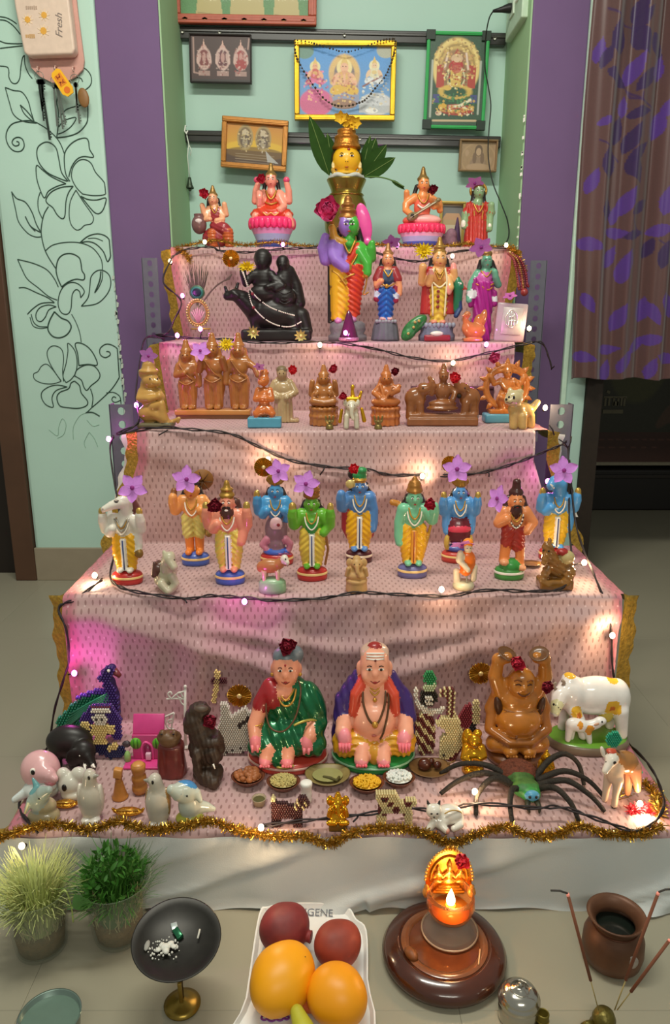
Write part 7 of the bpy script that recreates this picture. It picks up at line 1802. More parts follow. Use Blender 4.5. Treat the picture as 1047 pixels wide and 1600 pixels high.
for x0 in (-45,44):
    for j in range(4): t.mb('hand_finger',g('e0707c'),MB().tube([(x0 - 7 + 4.6 * j,-42,48),(x0 - 7 + 4.6 * j,-44,37 - (j in (1,2)) * 2)],[2.7,2],6))
for x0 in (-20,13):
    for j in range(4): t.mb('toe',g('e0606e'),MB().ball((x0 - 6.5 + j * 4.3,-54,20),2.6,6,5))
for s in (-1,1): t.mb('nipple',g('7a3a2e'),MB().ball((s * 19,-21,100),1.7))
lines(t,'bead_necklace',mat('4a3018',.35,var=.3),[[(-15,-6,128),(-18,-22,104),(-10,-34,82),(0,-37,74),(8,-34,82),(16,-22,104),(15,-6,128)],[(17,-6,128),(21,-24,100),(14,-36,66),(8,-38,52)]],1.7); lines(t,'gold_chain',GOLDP,[[(-12,-10,124),(0,-20,116),(12,-10,124)],[(-11,-12,120),(0,-22,110),(11,-12,120)]],1.5)
t.mb('pendant',GOLDP,MB().ball((0,-23,104),3.4)); t.mb('pendant',GOLDP,MB().ball((0,-38,74),5)); lines(t,'chest_fold',g('b87048'),[[(-30,-14,92),(0,-24,90),(30,-14,92)]],1.2); t.mb('navel',g('a85a50'),MB().ball((-1,-36,56),3,8,5,(1.3,.5,.7)))

# big laughing figure with raised arms
LB = mat('a06322',.22,coat=.5,var=.15,vscale=40)
t = T5('laughing_monk_statue','large glossy brown laughing monk statue with raised arms','statue',804,1180,1033)
t.mb('base',mat('5c3418',.3,coat=.4),MB().lathe([(0,0),(44,0),(47,6),(44,12),(0,14)],30)); 
t.soft([('e','figure',0,0,28,42,30,15),('p','figure',[(-12,-16,26,14),(-36,-12,26,13)]),('p','figure',[(12,-16,26,14),(36,-12,26,13)]),('e','figure',-14,-28,22,11,10,8),('e','figure',14,-28,22,11,10,8),('e','figure',0,-8,62,34,26,27),('e','figure',0,-2,90,30,21,20),('e','robe',0,8,66,44,18,38),('p','robe',[(-40,0,70,8),(-44,-10,48,8),(-16,-28,36,6),(16,-28,36,6),(44,-10,48,8),(40,0,70,8)]),('p','robe',[(-30,4,98,10),(-42,2,74,9)]),('p','robe',[(30,4,98,10),(42,2,74,9)]),('e','figure',0,-8,120,21,19,21),('e','figure',0,-14,112,17,14,12),('e','figure',0,-27,118,4,4,4),('e','figure',-21,-4,114,5,5,11),('e','figure',21,-4,114,5,5,11),('p','figure',[(-28,2,100,13),(-38,0,124,11),(-35,0,146,9)]),('p','figure',[(28,2,100,13),(38,0,124,11),(35,0,146,9)]),('p','figure',[(-35,0,150,9),(-22,-4,154,8)]),('p','figure',[(35,0,150,9),(22,-4,154,8)])],
       {'figure': LB,'robe': mat('8a521c',.22,coat=.5,var=.15,vscale=40)},h=1.9)
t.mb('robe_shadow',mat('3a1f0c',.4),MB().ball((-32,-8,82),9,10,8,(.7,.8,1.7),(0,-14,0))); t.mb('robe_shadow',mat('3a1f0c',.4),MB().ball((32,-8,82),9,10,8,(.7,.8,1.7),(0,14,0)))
for s in (-1,1): t.mb('eye',mat('3a1c08',.4),MB().tube(catmull([(s * 4,-26,122),(s * 8,-26,124),(s * 12,-23,122)],4),1.,5)); t.mb('eyebrow',mat('6a3a12',.4),MB().tube(catmull([(s * 4,-26,128),(s * 9,-25,130),(s * 14,-21,127)],4),.9,5)); t.mb('offering_bowl',mat('5a3a20',.3,coat=.3),MB().lathe([(0,0),(10,1),(15,5),(14,6),(9,3),(0,2)],16,(s * 25,-6,157),(18,-s * 16,0)))
t.mb('smile',mat('4a2008',.4),MB().tube(catmull([(-9,-26,112),(-4,-28.4,108.6),(0,-29,108),(4,-28.4,108.6),(9,-26,112)],4),1.1,5)); t.mb('belly_fold',mat('7a4818',.3,coat=.3),MB().tube(catmull([(-26,-18,82),(0,-26,80),(26,-18,82)],4),1.1,5)); t.mb('navel',mat('5a3010',.4),MB().ball((-8,-32,46),2))
for s in (-1,1):
    for j in range(4): t.mb('toe',LB,MB().ball((s * (7 + j * 4.2),-37 + j * .6,19),2.6,6,5))

# cow and calf
t = T5('cow_with_calf','white glazed cow with orange spots nursing a calf on a green base','figurine',917,1160,1066)
CW = g('d8d2cc',.16,coat=.6)
mb = MB().lathe([(0,0),(1,0),(1.02,5),(.98,11),(.9,13),(0,14)],36); mb.V = [(v[0] * 63,v[1] * 40,v[2]) for v in mb.V]; t.mb('base_rim',mat('6a5a48',.35,coat=.3),mb)
mb = MB().lathe([(0,15),(.9,14),(.97,12)],36); mb.V = [(v[0] * 62,v[1] * 39,v[2]) for v in mb.V]; t.mb('grass_top',g('5c8a2a',.25),mb)
t.soft([('e','cow',8,4,72,50,24,28),('e','cow',-30,2,76,24,22,26),('e','cow',40,6,66,22,22,30),('p','cow',[(-40,-4,84,15),(-52,-10,78,12)]),('p','cow',[(-52,-12,80,12),(-60,-22,68,9),(-62,-26,62,7)]),('e','cow',-36,2,98,11,12,9),('p','cow',[(-30,-12,58,10),(-20,-16,44,8),(-14,-18,22,7)]),('p','cow',[(-34,12,56,9),(-36,14,18,7)]),('p','cow',[(44,-8,54,12),(50,-8,18,8)]),('p','cow',[(38,18,54,10),(40,18,18,7)]),('p','cow',[(58,10,72,4),(61,10,46,3)]),('e','~spot',28,-20,62,13,12,13),('e','~spot',32,2,100,10,12,8),('e','~spot',-36,0,106,9,10,6),('e','~spot',-27,-22,58,10,9,10),('e','~spot_core',28,-22,61,6,9,6),('e','~spot_core',-25,-24,54,5,8,5),('e','udder',22,-8,46,10,9,9),
        ('e','~cow_face',-60,-24,68,11,12,12)],
       {'cow': CW,'spot': g('d0a02c',.2),'spot_core': g('b8621c',.2),'udder': g('b8a040',.2),'cow_face': g('c8c49a',.2)},h=1.7)
for x in (-60,-57,-64): t.mb('face_dot',FACE_INK,MB().ball((x,-33 - (x + 60) * .3,72 - (x + 60) * .8),.9,6,4))
t.mb('eye',FACE_INK,MB().ball((-52,-24,76),2.2,8,6)); t.mb('eye',FACE_INK,MB().ball((-65,-26,73),2.0,8,6)); t.mb('ear',g('c8a48c'),MB().ball((-41,-16,82),7,8,6,(1.3,.5,.5),(0,30,0))); t.mb('horn',g('8a7a6a'),MB().tube(catmull([(-50,-8,90),(-47,-10,98),(-52,-12,103)],4),[2.6] * 8 + [1],6)); t.mb('horn',g('8a7a6a'),MB().tube(catmull([(-58,-12,88),(-64,-13,95),(-60,-14,101)],4),[2.4] * 8 + [1],6))
t.soft([('e','calf',-24,-22,40,19,10,10,2,(0,14,0)),('p','calf',[(-8,-22,38,8),(4,-22,42,7)]),('e','calf',9,-22,46,9,7,6),('p','calf',[(-36,-22,40,7),(-38,-22,18,4.5)]),('p','calf',[(-10,-24,32,6),(-6,-26,16,4)]),('p','calf',[(-30,-16,36,6),(-30,-14,16,4)]),('e','~calf_spot',-24,-30,44,5,6,5),('e','~calf_spot',-9,-30,36,7,7,7)],{'calf': CW,'calf_spot': g('c8862a',.2)},h=1.2)
t.mb('eye',FACE_INK,MB().ball((9,-28.6,48),1.4)); t.mb('calf_ear',g('b88a70'),MB().ball((1,-28,44),4,8,6,(1.3,.5,.5),(0,-20,0)))

# deer on the right
t = T5('deer_figurine','brown and white deer figurine at the right end of the lowest step','figurine',962,1254,1176)
t.soft([('e','coat',8,6,60,22,16,16),('e','chest',-8,-2,52,13,14,20),('p','chest',[(-4,-10,42,8),(-7,-12,20,5),(-7,-12,3,4.6)]),('p','chest',[(-14,4,40,7),(-16,4,3,4.5)]),('p','hind',[(24,2,52,11),(28,-2,36,7),(30,-4,24,5)]),('p','hind',[(22,16,50,9),(24,16,6,5)]),('p','coat',[(0,2,66,11),(-12,-4,76,9)]),('e','face',-18,-10,74,10,10,9),('p','face',[(-22,-14,70,7),(-30,-20,62,5)]),('e','face',-32,-8,84,3.4,3,9,2,(0,-20,0)),('e','brown_ear',-11,-6,80,6,4,5),('e','red_band',-19,-6,84,7,6,3)],
       {'coat': g('8f6236',.25),'chest': g('c0a890',.25),'hind': g('b07a58',.25),'face': g('c8c0b4',.25),'brown_ear': g('4a2c20'),'red_band': g('a8402a')},h=1.3)
t.mb('eye',FACE_INK,MB().ball((-17,-20,74),2.6,8,6,(1,.6,1))); t.mb('eye',FACE_INK,MB().ball((-27,-15,72),2.2,8,6)); t.mb('hoof',mat('3a2a24',.5),MB().ball((-7,-12,2),5,8,5,(1,1,.6)))
for (x,y_,r_,lab) in ((959,1155,12,'round green bead cluster by the rear of the cow'),(991,1206,12,'oval green bead cluster behind the deer figurine')):
    t = spot('bead_cluster',lab,'ornament',x,y_,1.17 if x < 970 else 1.1,'green bead clusters')
    beadpoly(t,'green_beads',mat('1c8a6a',.3,coat=.3),[(r_ * 1.05 * math.cos(a),r_ * 1.1 * math.sin(a)) for a in np.linspace(0,2 * math.pi,17)[:-1]],2.8,0,2); t.mb('bead_core',mat('146a50',.5),MB().ball((0,2,0),r_ * .8,10,8,(1,.5,1)))

# gold little monks
GOLDB = mat('c08a1c',.2,metal=.8,var=.12)
def gold_monk(t,k,sack=False):
    S = lambda p: p
    P_ = [('y','a',0,0,5,17,15,5),('e','a',0,0,22,17,13,16),('e','a',0,-4,26,14,12,13),('e','a',0,-3,48,10.5,10,10.5),('p','a',[(-12,0,36,6),(-16,-6,24,5),(-8,-13,22,4)]),('p','a',[(12,0,36,6),(16,-6,26,5),(8,-13,26,4)]),('e','a',-8,-10,8,8,8,6),('e','a',8,-10,8,8,8,6),('e','a',-10,0,45,3,3,6),('e','a',10,0,45,3,3,6)]
    if sack: P_ += [('e','a',-9,6,46,9,8,16),('e','a',6,4,56,7,6,6)]
    else: P_ += [('y','a',0,0,60,5,3,4)]
    P_ = [p[:1] + ('monk',) + (tuple([(a * k,b * k,c * k,r * k) for a,b,c,r in p[2]],) if False else ([(a * k,b * k,c * k,r * k) for a,b,c,r in p[2]],) if p[0] == 'p' else tuple(v * k for v in p[2:8])) for p in P_]
    t.soft(P_,{'monk': GOLDB},h=1.05)
    for s in (-1,1): t.mb('eye',mat('5a3a08',.4),MB().ball((s * 4 * k,-12 * k,50 * k),1. * k,6,4,(1.5,.6,.6)))
    t.mb('smile',mat('5a3a08',.4),MB().tube(catmull([(-4 * k,-12 * k,45 * k),(0,-13 * k,43.6 * k),(4 * k,-12 * k,45 * k)],3),.7 * k,5))


t = T5('gold_monk_figurine','shiny gold little monk standing left of the big brown monk','figurine',738,1204,1150,'gold monk figurines'); gold_monk(t,1.0,True)
t = T5('gold_monk_figurine','tiny shiny gold monk sitting right of the big brown monk','figurine',851,1214,1180,'gold monk figurines'); gold_monk(t,.66)
t = T5('gold_elephant_god','small gold seated elephant-headed figurine near the front hem','figurine',528,1293,1245,'gold figurines by the hem')
t.soft([('b','plinth',0,0,5,14,11,5,1.5),('e','figure',0,-1,18,14,10,9),('e','figure',0,0,29,9.5,8,10),('e','figure',0,-4,41,8,8,8),('p','figure',[(0,-11,39,3.4),(2,-14,30,3),(6,-14,24,2.4)]),('e','figure',-12,0,42,6,3,8),('e','figure',12,0,42,6,3,8),('y','figure',0,0,51,6,3,4)] + mir(('p','figure',[(9,-2,32,4),(14,-7,24,3.6),(12,-9,34,3.2)]),('p','figure',[(5,-10,14,4.5),(14,-10,14,4)])),{'plinth': mat('6a5228',.35,metal=.5),'figure': GOLDB},h=1.0)
small_eyes(t,0,-11.4,43,3.8,.8)

# bowls
WOODB = mat('5a2f1c',.4,coat=.2,var=.2,vscale=60)


def bowl(px,py,rx,h,label,m=WOODB,heart=True,name='wooden_bowl',group='small wooden bowls',ry=.8):
    t = T5(name,label,'bowl',px,py,None,group)
    mb = MB(); seg = 36; prof = [(0,0),(.42,0),(.7,h * .35),(.98,h),(1.02,h + .6),(.92,h),(.62,h * .45),(0,h * .35)]
    mb = MB().lathe(prof,seg); V = []
    for v in mb.V:
        a = math.atan2(v[1],v[0]); q = 1. if not heart else 1 + .16 * max(0,math.cos(a + math.pi / 2)) ** 3 - .14 * max(0,math.cos(a - math.pi / 2)) ** 8
        V.append((v[0] * rx * q,v[1] * rx * ry * q,v[2]))
    mb.V = V; o = t.mb('bowl_shell',m,mb)
    return t


def heap(t,name,m,n,rx,z,r,sc=(1,1,1),hump=4.,var=.25,part=False,ry=.8):
    mb = MB()
    for i in range(n):
        a = random.uniform(0,2 * math.pi); q = math.sqrt(random.random()) * .86; rr = r * random.uniform(1 - var,1 + var)
        c = (q * rx * math.cos(a),q * rx * ry * math.sin(a),z + hump * (1 - q * q) + random.uniform(-.5,.8))
        if part: t.mb(name,m,MB().ball(c,rr,8,6,sc,(random.uniform(-40,40),random.uniform(-40,40),random.uniform(0,180))))
        else: mb.ball(c,rr,6,4,sc,(random.uniform(-60,60),random.uniform(-60,60),random.uniform(0,180)))
    if not part: o = t.mb(name,m,mb); o['kind'] = 'stuff'
    mb = MB().lathe([(0,z + hump * .7),(.6,z + hump * .35),(.9,z - 1)],20); mb.V = [(v[0] * rx,v[1] * rx * ry,v[2]) for v in mb.V]; o = t.mb(name + '_bed',m,mb)


t = bowl(388,1224,26,14,'heart-shaped wooden bowl heaped with brown peanuts'); heap(t,'peanut',mat('8e5630',.5,var=.2),46,23,14,4.2,(1.35,1,.95),5,part=True)
t = bowl(443,1232,26,14,'heart-shaped wooden bowl of pale yellow rice'); heap(t,'rice_grains',mat('b0a266',.6,var=.15),420,23,14,1.2,(2,.8,.8),6)
t = bowl(573,1234,27,14,'heart-shaped wooden bowl of bright yellow lentils'); heap(t,'lentils',mat('d0a01e',.5,var=.12),260,24,14,2.1,(1,1,.7),6)
t = bowl(623,1226,25,14,'heart-shaped wooden bowl of white sugar crystals'); heap(t,'sugar_crystals',mat('c8ccc6',.4,var=.08),160,22,14,2.4,(1,1,.9),6)
t = bowl(512,1219,35,13,'wide clay lamp dish filled with pale oil, between the two big dolls',mat('7a6a3e',.45,var=.15),True,'lamp_dish','shallow dishes'); mb = MB().lathe([(0,10),(.68,10)],24); mb.V = [(v[0] * 35,v[1] * 27,v[2]) for v in mb.V]; t.mb('oil',mat('8e8a58',.15,coat=.5),mb)
t.soft([('p','wick',[(-6,-6,10.5,2),(4,-10,11,2.4),(14,-18,12,2),(18,-8,11,2.2)])],{'wick': mat('4a4420',.6)},h=1.)
t = bowl(671,1205,32,9,'brown leaf-shaped dish holding dark dates',mat('6a4c2a',.4,coat=.2,var=.2),True,'leaf_dish','shallow dishes'); 
for (x,y_,a,r_) in ((-8,0,0,11),(12,-2,30,7),(4,8,60,6)): t.mb('date',mat('431c10',.3,coat=.3,var=.15),MB().ball((x,y_,12),r_,12,8,(1.,.8,.95),(0,20,a)))
t.mb('dish_stem',mat('6a4c2a',.4),MB().tube([(28,6,9),(42,10,12)],[2.4,1],6))
t = T5('small_cup','tiny pale cup of greenish paste in front of the peanut bowl','cup',405,1256,None); t.mb('cup_shell',mat('8e8068',.5),MB().lathe([(0,0),(9,0),(11,10),(11.5,11),(10,10.5),(8,4),(0,4)],20)); t.mb('paste',mat('4e4a24',.7,var=.3,bump=.5),MB().lathe([(0,9.4),(6,9),(9.4,8)],16))
t = T5('white_reel','small white stacked reel standing behind the beaded dark goat','reel',479,1252,1223); t.mb('reel_body',mat('c8c4ba',.6,var=.06),MB().lathe([(0,0),(8,0),(8.4,5),(7.6,7),(8.4,9),(8.4,15),(7.6,17),(8.4,19),(8.6,24),(9.4,25),(9.4,29),(8,30),(0,30)],20)); t.mb('reel_cap',mat('d6d2c8',.5),MB().lathe([(0,31.5),(6,31),(8,30)],20))

# toy spider
t = T5('toy_spider','large hairy toy spider with green body and long dark legs','toy',815,1238,None)
FUR = mat('5a2c1a',.8,var=.4,vscale=150,bump=.8,bscale=250)
t.soft([('e','abdomen',-4,20,21,32,27,20),('e','thorax',2,-14,18,22,20,13),('e','~green_back',0,-8,22,34,12,26),('e','head',6,-28,17,15,13,11)],{'abdomen': FUR,'thorax': mat('2f6a2c',.5,var=.3,vscale=100),'green_back': mat('3a5a24',.7,var=.4,vscale=120),'head': mat('2e7a34',.4,var=.2)},h=1.5)
t.mb('face_mask',g('4a8aa8',.4),MB().ball((6,-35,19),10,12,8,(1.2,.7,.9)))
for s in (-1,1): t.mb('eye',FACE_INK,MB().ball((6 + s * 4.8,-41,21),2.3)); t.mb('fang',mat('2a2a1c',.5),MB().tube([(6 + s * 7,-38,12),(6 + s * 9,-48,8),(6 + s * 7,-54,3)],[4.6,3.6,1.2],8))
LEGM = mat('241e16',.75,var=.3,bump=.6,bscale=300)
mb_h = MB()
for pts in ([(-16,6,20),(-50,20,34),(-90,34,28),(-122,40,6)],[(-18,0,20),(-60,4,32),(-100,-2,22),(-128,-8,3)],[(-16,-8,18),(-50,-14,34),(-76,-34,20),(-82,-58,3)],[(-8,-16,16),(-24,-34,30),(-32,-56,20),(-32,-76,3)],[(20,6,20),(46,24,40),(74,34,46),(96,30,30),(102,14,3)],[(22,0,20),(64,6,34),(100,-2,24),(124,-18,3)],[(20,-8,18),(60,-18,34),(92,-36,22),(112,-50,3)],[(18,-14,16),(40,-34,32),(58,-58,22),(66,-76,3)]):
    Q = catmull(pts,6); lg = t.mb('leg',LEGM,MB().tube(Q,[5.4 - 2.2 * i / (len(Q) - 1) for i in range(len(Q))],8)); hair = MB()
    for i in range(110):
        q = Q[random.randrange(len(Q))] + np.array([random.uniform(-2,2) for _ in range(3)]); v = np.array([random.gauss(0,1) for _ in range(3)]); v /= np.linalg.norm(v); w_ = np.cross(v,(.3,.5,.8)) * .5
        hair.add([q - w_,q + w_,q + v * random.uniform(6,9)],[(0,1,2)])
    o = t.mb('leg_hair',LEGM,hair,parent=lg); o['kind'] = 'stuff'
hair = MB()
for i in range(700):
    v = np.array([random.gauss(0,1) for _ in range(3)]); v /= np.linalg.norm(v); q = np.array((-4,20,21)) + v * (30,25,18); w_ = np.cross(v,(.3,.5,.8)) * .5
    if q[2] > 8: hair.add([q - w_,q + w_,q + v * random.uniform(5,9)],[(0,1,2)])
o = t.mb('abdomen_hair',FUR,hair); o['kind'] = 'stuff'

# white cat
t = T5('cat_figurine','white china cat lying curled near the front hem','figurine',690,1289,1262)
t.soft([('e','cat',12,4,14,21,15,14),('e','cat',-4,-4,10,16,12,10),('e','cat',-14,-8,27,12,10,10),('p','cat',[(-16,-12,10,6),(-22,-16,4,5)]),('p','cat',[(-4,-12,8,6),(4,-18,4,5)]),('p','cat',[(30,2,10,5),(28,-10,6,4.6),(16,-16,5,4.4)]),('p','cat',[(-22,-5,34,3.4),(-24,-4,40,1.4)]),('p','cat',[(-7,-5,34,3.4),(-5,-4,40,1.4)]),('p','~dark_ear',[(-24,-4,41,4.4),(-22,-5,36,2.4)]),('p','~dark_ear',[(-4,-4,41,4.8),(-6,-5,37,2.8)])],{'cat': g('cfc8ba',.2,coat=.5),'dark_ear': g('2a221e')},h=1.15)
for s in (-1,1): t.mb('eye',FACE_INK,MB().ball((-14.5 + s * 4.4,-17.2,28.6),1.5,8,6,(1.4,.6,.8)))
t.mb('nose',FACE_INK,MB().ball((-15,-18.4,24),1.2)); t.mb('gold_rim',mat('a8843c',.4),MB().tube(catmull([(2,-10,24),(14,-8,28),(28,-2,22),(32,2,12)],4),.9,5)); t.mb('pink_paw',g('c88a78'),MB().ball((6,-20,4),4,8,5))

# ------------------------------------------------------------------ left part of the lowest step
GRY = g('a8a090',.22,coat=.5)
t = T5('pink_whale_figurine','pink china whale with open mouth at the left end of the lowest step','figurine',70,1240,1180)
t.soft([('e','whale',-4,4,36,30,24,27),('p','whale',[(4,-8,40,17),(18,-17,40,10),(28,-22,37,5)]),('p','belly',[(6,-10,24,14),(22,-19,24,6)]),('e','belly',0,-8,14,28,22,14),('e','mouth',20,-19,31,9,8,4),('p','fin',[(-20,-14,12,8),(-36,-24,6,5)]),('p','belly',[(-22,10,16,10),(-30,20,24,6)]),('-e' if False else 'e','~belly',0,-14,6,40,34,13)],{'whale': g('c89a9a',.25),'belly': g('b4b8b2',.25),'mouth': g('b8747a',.3),'fin': g('bcc4c2',.25)},h=1.4)
t.mb('eye_white',WHITEP,MB().ball((-5,-19.5,46),5.2,10,8,(1,.55,1.1))); t.mb('eye',BLACKP,MB().ball((-4.4,-22.2,46.4),3.2,10,8,(1,.5,1.2)))
t = T5('dolphin_figurine','teal and grey china dolphin leaping from a rock, leftmost at the front','figurine',70,1284,1226)
t.soft([('e','rock',0,0,10,25,17,13),('e','rock',2,2,24,18,14,12),('p','dolphin',[(-6,2,26,14),(-4,-2,40,15),(6,-8,50,11),(18,-14,58,6)]),('e','~back',-12,4,56,22,18,11),('p','dolphin',[(-14,-10,38,6),(-20,-16,26,3)]),('p','back',[(-8,4,54,5),(-14,8,62,2)])],{'rock': mat('9a8a68',.3,coat=.4,var=.15),'dolphin': g('8f9a90',.22),'back': g('5a8a8a',.22)},h=1.25)
t.mb('eye',BLACKP,MB().ball((4,-17.6,48),2)); t.mb('fin_edge',g('b8b48a'),MB().tube([(-14,-16,40),(-20,-20,26)],[2.4,1.2],6))
t = T5('white_fish_figurine','white china fish behind the first penguin','figurine',112,1246,1206)
t.solid([('e','a',0,0,20,19,14,18),('e','a',14,2,34,13,9,12),('e','a',-10,2,34,11,9,11),('e','a',4,-4,8,18,12,8)],g('bcb8aa',.22),h=1.3)
t.mb('eye',BLACKP,MB().ball((-4,-14.6,24),4.4,10,8,(.9,.5,1.2)))
for (px_,py_,tp,flip,lab,wing) in ((145,1277,1202,1,'grey-white china penguin looking right, by the white fish','c0b8a8'),(249,1284,1207,-1,'china penguin with a brown wing, between wooden toy and blue dolphin','8a6638')):
    t = T5('penguin_figurine',lab,'figurine',px_,py_,tp,'penguin figurines')
    t.soft([('e','penguin',0,0,30,19,16,29),('e','penguin',0,0,14,17,15,14),('p','penguin',[(0,0,54,11),(flip * 2,-1,66,10)]),('p','beak',[(flip * 9,-4,67,4),(flip * 17,-6,69,1.4)]),('e','wing',-16 * flip * (1 if flip > 0 else 1) if flip > 0 else 15,1,32,5,9,21),('e','wing',16 if flip > 0 else -15,1,32,4,8,20),('e','foot',-6,-12,4,8,9,4),('e','foot',8,-12,4,8,9,4)],{'penguin': g('aea697',.22),'beak': g('8a8478'),'wing': g(wing,.25),'foot': g('b8b2a8',.3)},h=1.25)
    t.mb('eye',BLACKP,MB().ball((flip * 4 if flip > 0 else -3,-10.6,68),2.2,8,6,(1,.6,1.4)))
    for j in range(5): t.mb('toe',g('9a948a'),MB().ball((-9 + j * 5,-20,2.6),1.9,6,4))
WD = mat('a0682e',.4,coat=.15,var=.2,vscale=50)
t = T5('wooden_toy','small wooden toy with a square head and flared skirt','toy',188,1246,1201,'small wooden toys'); t.soft([('y','skirt',0,0,12,12,6,12),('e','skirt',0,0,2,13,10,3),('y','skirt',0,0,28,5.5,5,6)],{'skirt': WD},h=1.); t.mb('head',mat('b47c3e',.4,coat=.15),MB().box((0,-1,39),(6.4,5,7),(0,10,0),bev=1.6)); t.mb('neck_band',mat('7a4a1e',.5),MB().lathe([(5.6,31),(6.6,32.5),(5.6,34)],16))
t = T5('wooden_toy','small wooden toy of three stacked round bulges','toy',219,1238,1194,'small wooden toys'); t.mb('bulges',WD,MB().lathe([(0,0),(9,0),(12,6),(11.6,12),(9,15),(11.4,20),(11,26),(8.4,29),(10.5,33),(11,38),(11.4,42),(8,44),(0,45)],22)); t.mb('top_plate',mat('b47c3e',.4,coat=.15),MB().lathe([(0,46.5),(7,46),(9,44)],22))
for (px_,py_,rx,lab) in ((201,1273,21,'gold foil boat-shaped sweet between the two penguins'),(103,1261,17,'gold foil sweet in front of the white fish')):
    t = T5('foil_sweet',lab,'sweet',px_,py_,None,'gold foil sweets'); t.soft([('e','foil',0,0,6,rx,9,6),('p','foil',[(-rx,0,7,3),(-rx - 3,0,11,2)]),('p','foil',[(rx,0,7,3),(rx + 3,0,11,2)])],{'foil': mat('b8822a',.22,metal=.8,var=.2,bump=1.,bscale=150)},h=1.); t.mb('foil_crimp',mat('c89a48',.25,metal=.7),MB().tube([(-rx * .8,-4,11),(0,-6,12.4),(rx * .8,-4,11)],1.2,5))
t = T5('dolphin_figurine','blue-backed china dolphin on a yellow-green base, right of the penguins','figurine',297,1284,1219)
t.soft([('e','base',0,0,7,22,16,8),('e','body',0,0,26,17,14,20),('e','body',-4,-4,50,20,15,16),('p','body',[(-14,-10,54,11),(-22,-15,60,6)]),('p','body',[(12,4,22,9),(26,8,18,6),(36,10,14,3)]),('e','~blue_back',4,4,62,20,16,10),('p','body',[(14,-6,48,6),(20,-10,40,3)])],{'base': g('a8ac48',.25),'body': g('a8ada0',.22),'blue_back': g('3f7aa8',.22)},h=1.3)
t.mb('eye',BLACKP,MB().ball((2,-18.4,52),1.6)); t.mb('nose_tip',WHITEP,MB().ball((-22,-18,60),3.4)); t.mb('mouth_line',mat('4a6a80',.4),MB().tube([(-16,-19.4,56),(-10,-20,54),(-6,-19.6,56)],.6,4))
t = T5('black_elephant_figurine','black carved elephant with white tusks at the left end','figurine',118,1196,1146)
t.soft([('e','elephant',-8,6,34,36,22,24),('e','elephant',18,-10,28,19,16,17),('p','elephant',[(28,-18,24,9),(36,-24,14,6),(34,-28,4,4)]),('e','elephant',8,-22,26,12,4,14,2,(0,20,15)),('p','elephant',[(-28,-4,18,10),(-28,-4,4,9)]),('p','elephant',[(0,-8,16,9),(2,-8,4,8)]),('p','tusk',[(32,-24,18,2.4),(42,-32,16,1.4)]),('p','tusk',[(24,-26,16,2.4),(28,-34,13,1.4)])],{'elephant': mat('1c1815',.4,var=.2),'tusk': WHITEP},h=1.35)
t.mb('eye',WHITEP,MB().ball((18,-25.4,30),1.2))
# beaded peacock and beaded doll
t = T5('beaded_peacock','purple and green beaded peacock, back left of the lowest step','figurine',150,1160,1040)
PUR = mat('3a2266',.3,coat=.3); GRNB = mat('1a6a4c',.3,coat=.3)
t.soft([('p','core',[(28,8,92,7),(20,8,104,7),(32,8,112,7)]),('p','core',[(28,8,92,7),(32,8,70,9),(26,8,44,14),(16,8,24,15)])],{'core': mat('2a1a4c',.5)},h=1.6)
for (y_,nm,m_,poly) in ((2,'neck_beads',PUR,[(20,112),(30,120),(38,116),(36,104),(30,98),(38,84),(40,60),(42,30),(30,14),(8,14),(4,40),(14,62),(24,76),(18,92),(12,100)]),(6,'tail_beads',GRNB,[(28,80),(34,72),(16,64),(0,48),(-10,18),(-66,8),(-58,34),(-36,56),(-10,72)]),(3,'back_beads',mat('4a2a8a',.3,coat=.3),[(28,84),(10,84),(-20,74),(-30,64),(-12,72),(22,76)])): beadpoly(t,nm,m_,poly,3.6,y_,2)
for k in range(6): t.mb('tail_strand',mat('2a7a5c',.3,coat=.4),MB().tube([(26,0,78 - k * 2.4),(-6 - k * 3,-1,62 - k * 4),(-34 - k * 4,0,46 - k * 6)],1.6,6))
t.mb('beak',g('6a2a2c'),MB().tube([(36,5,110),(46,3,102)],[6,3],8)); t.mb('eye',WHITEP,MB().ball((30,-1.5,113),2.6,8,6))
t = T5('beaded_doll','beaded doll in purple with cream face and yellow bodice, before the peacock','doll',160,1184,1096)
YB = mat('c8b070',.35); WB = mat('c8bfae',.35)
for nm,m_,poly in (('hair_beads',PUR,[(-26,66),(-8,84),(22,84),(34,60),(34,30),(20,30),(14,60),(-8,56),(-14,30),(-34,26),(-34,44)]),('crown_beads',mat('7a3030',.35),[(-10,82),(20,84),(22,78),(-8,76)]),('crown_trim',WB,[(-8,78),(20,79),(20,74),(-8,73)]),('face_beads',WB,[(-4,72),(10,72),(16,64),(10,54),(-4,54),(-10,64)]),('bodice_beads',YB,[(-10,54),(16,54),(18,44),(8,34),(12,24),(-14,24),(-8,36),(-14,44)]),('sleeve_beads',YB,[(-26,58),(-14,58),(-12,46),(-26,48)]),('sleeve_beads',YB,[(14,52),(24,52),(26,42),(16,40)]),('skirt_beads',mat('28244c',.35),[(-36,22),(-6,26),(24,20),(40,4),(8,2),(-20,14)]),('shoe_beads',mat('1c2048',.35),[(6,14),(36,20),(38,6),(12,-2)]),('shoe_trim',YB,[(10,20),(24,26),(28,18),(14,12)])): beadpoly(t,nm,m_,poly,3.2,-3 if nm in ('face_beads','bodice_beads','sleeve_beads','crown_trim','shoe_trim') else 0,2)
for s in (-1,1): t.mb('eye',FACE_INK,MB().ball((3 + s * 4.4,-7.6,64),1.9))
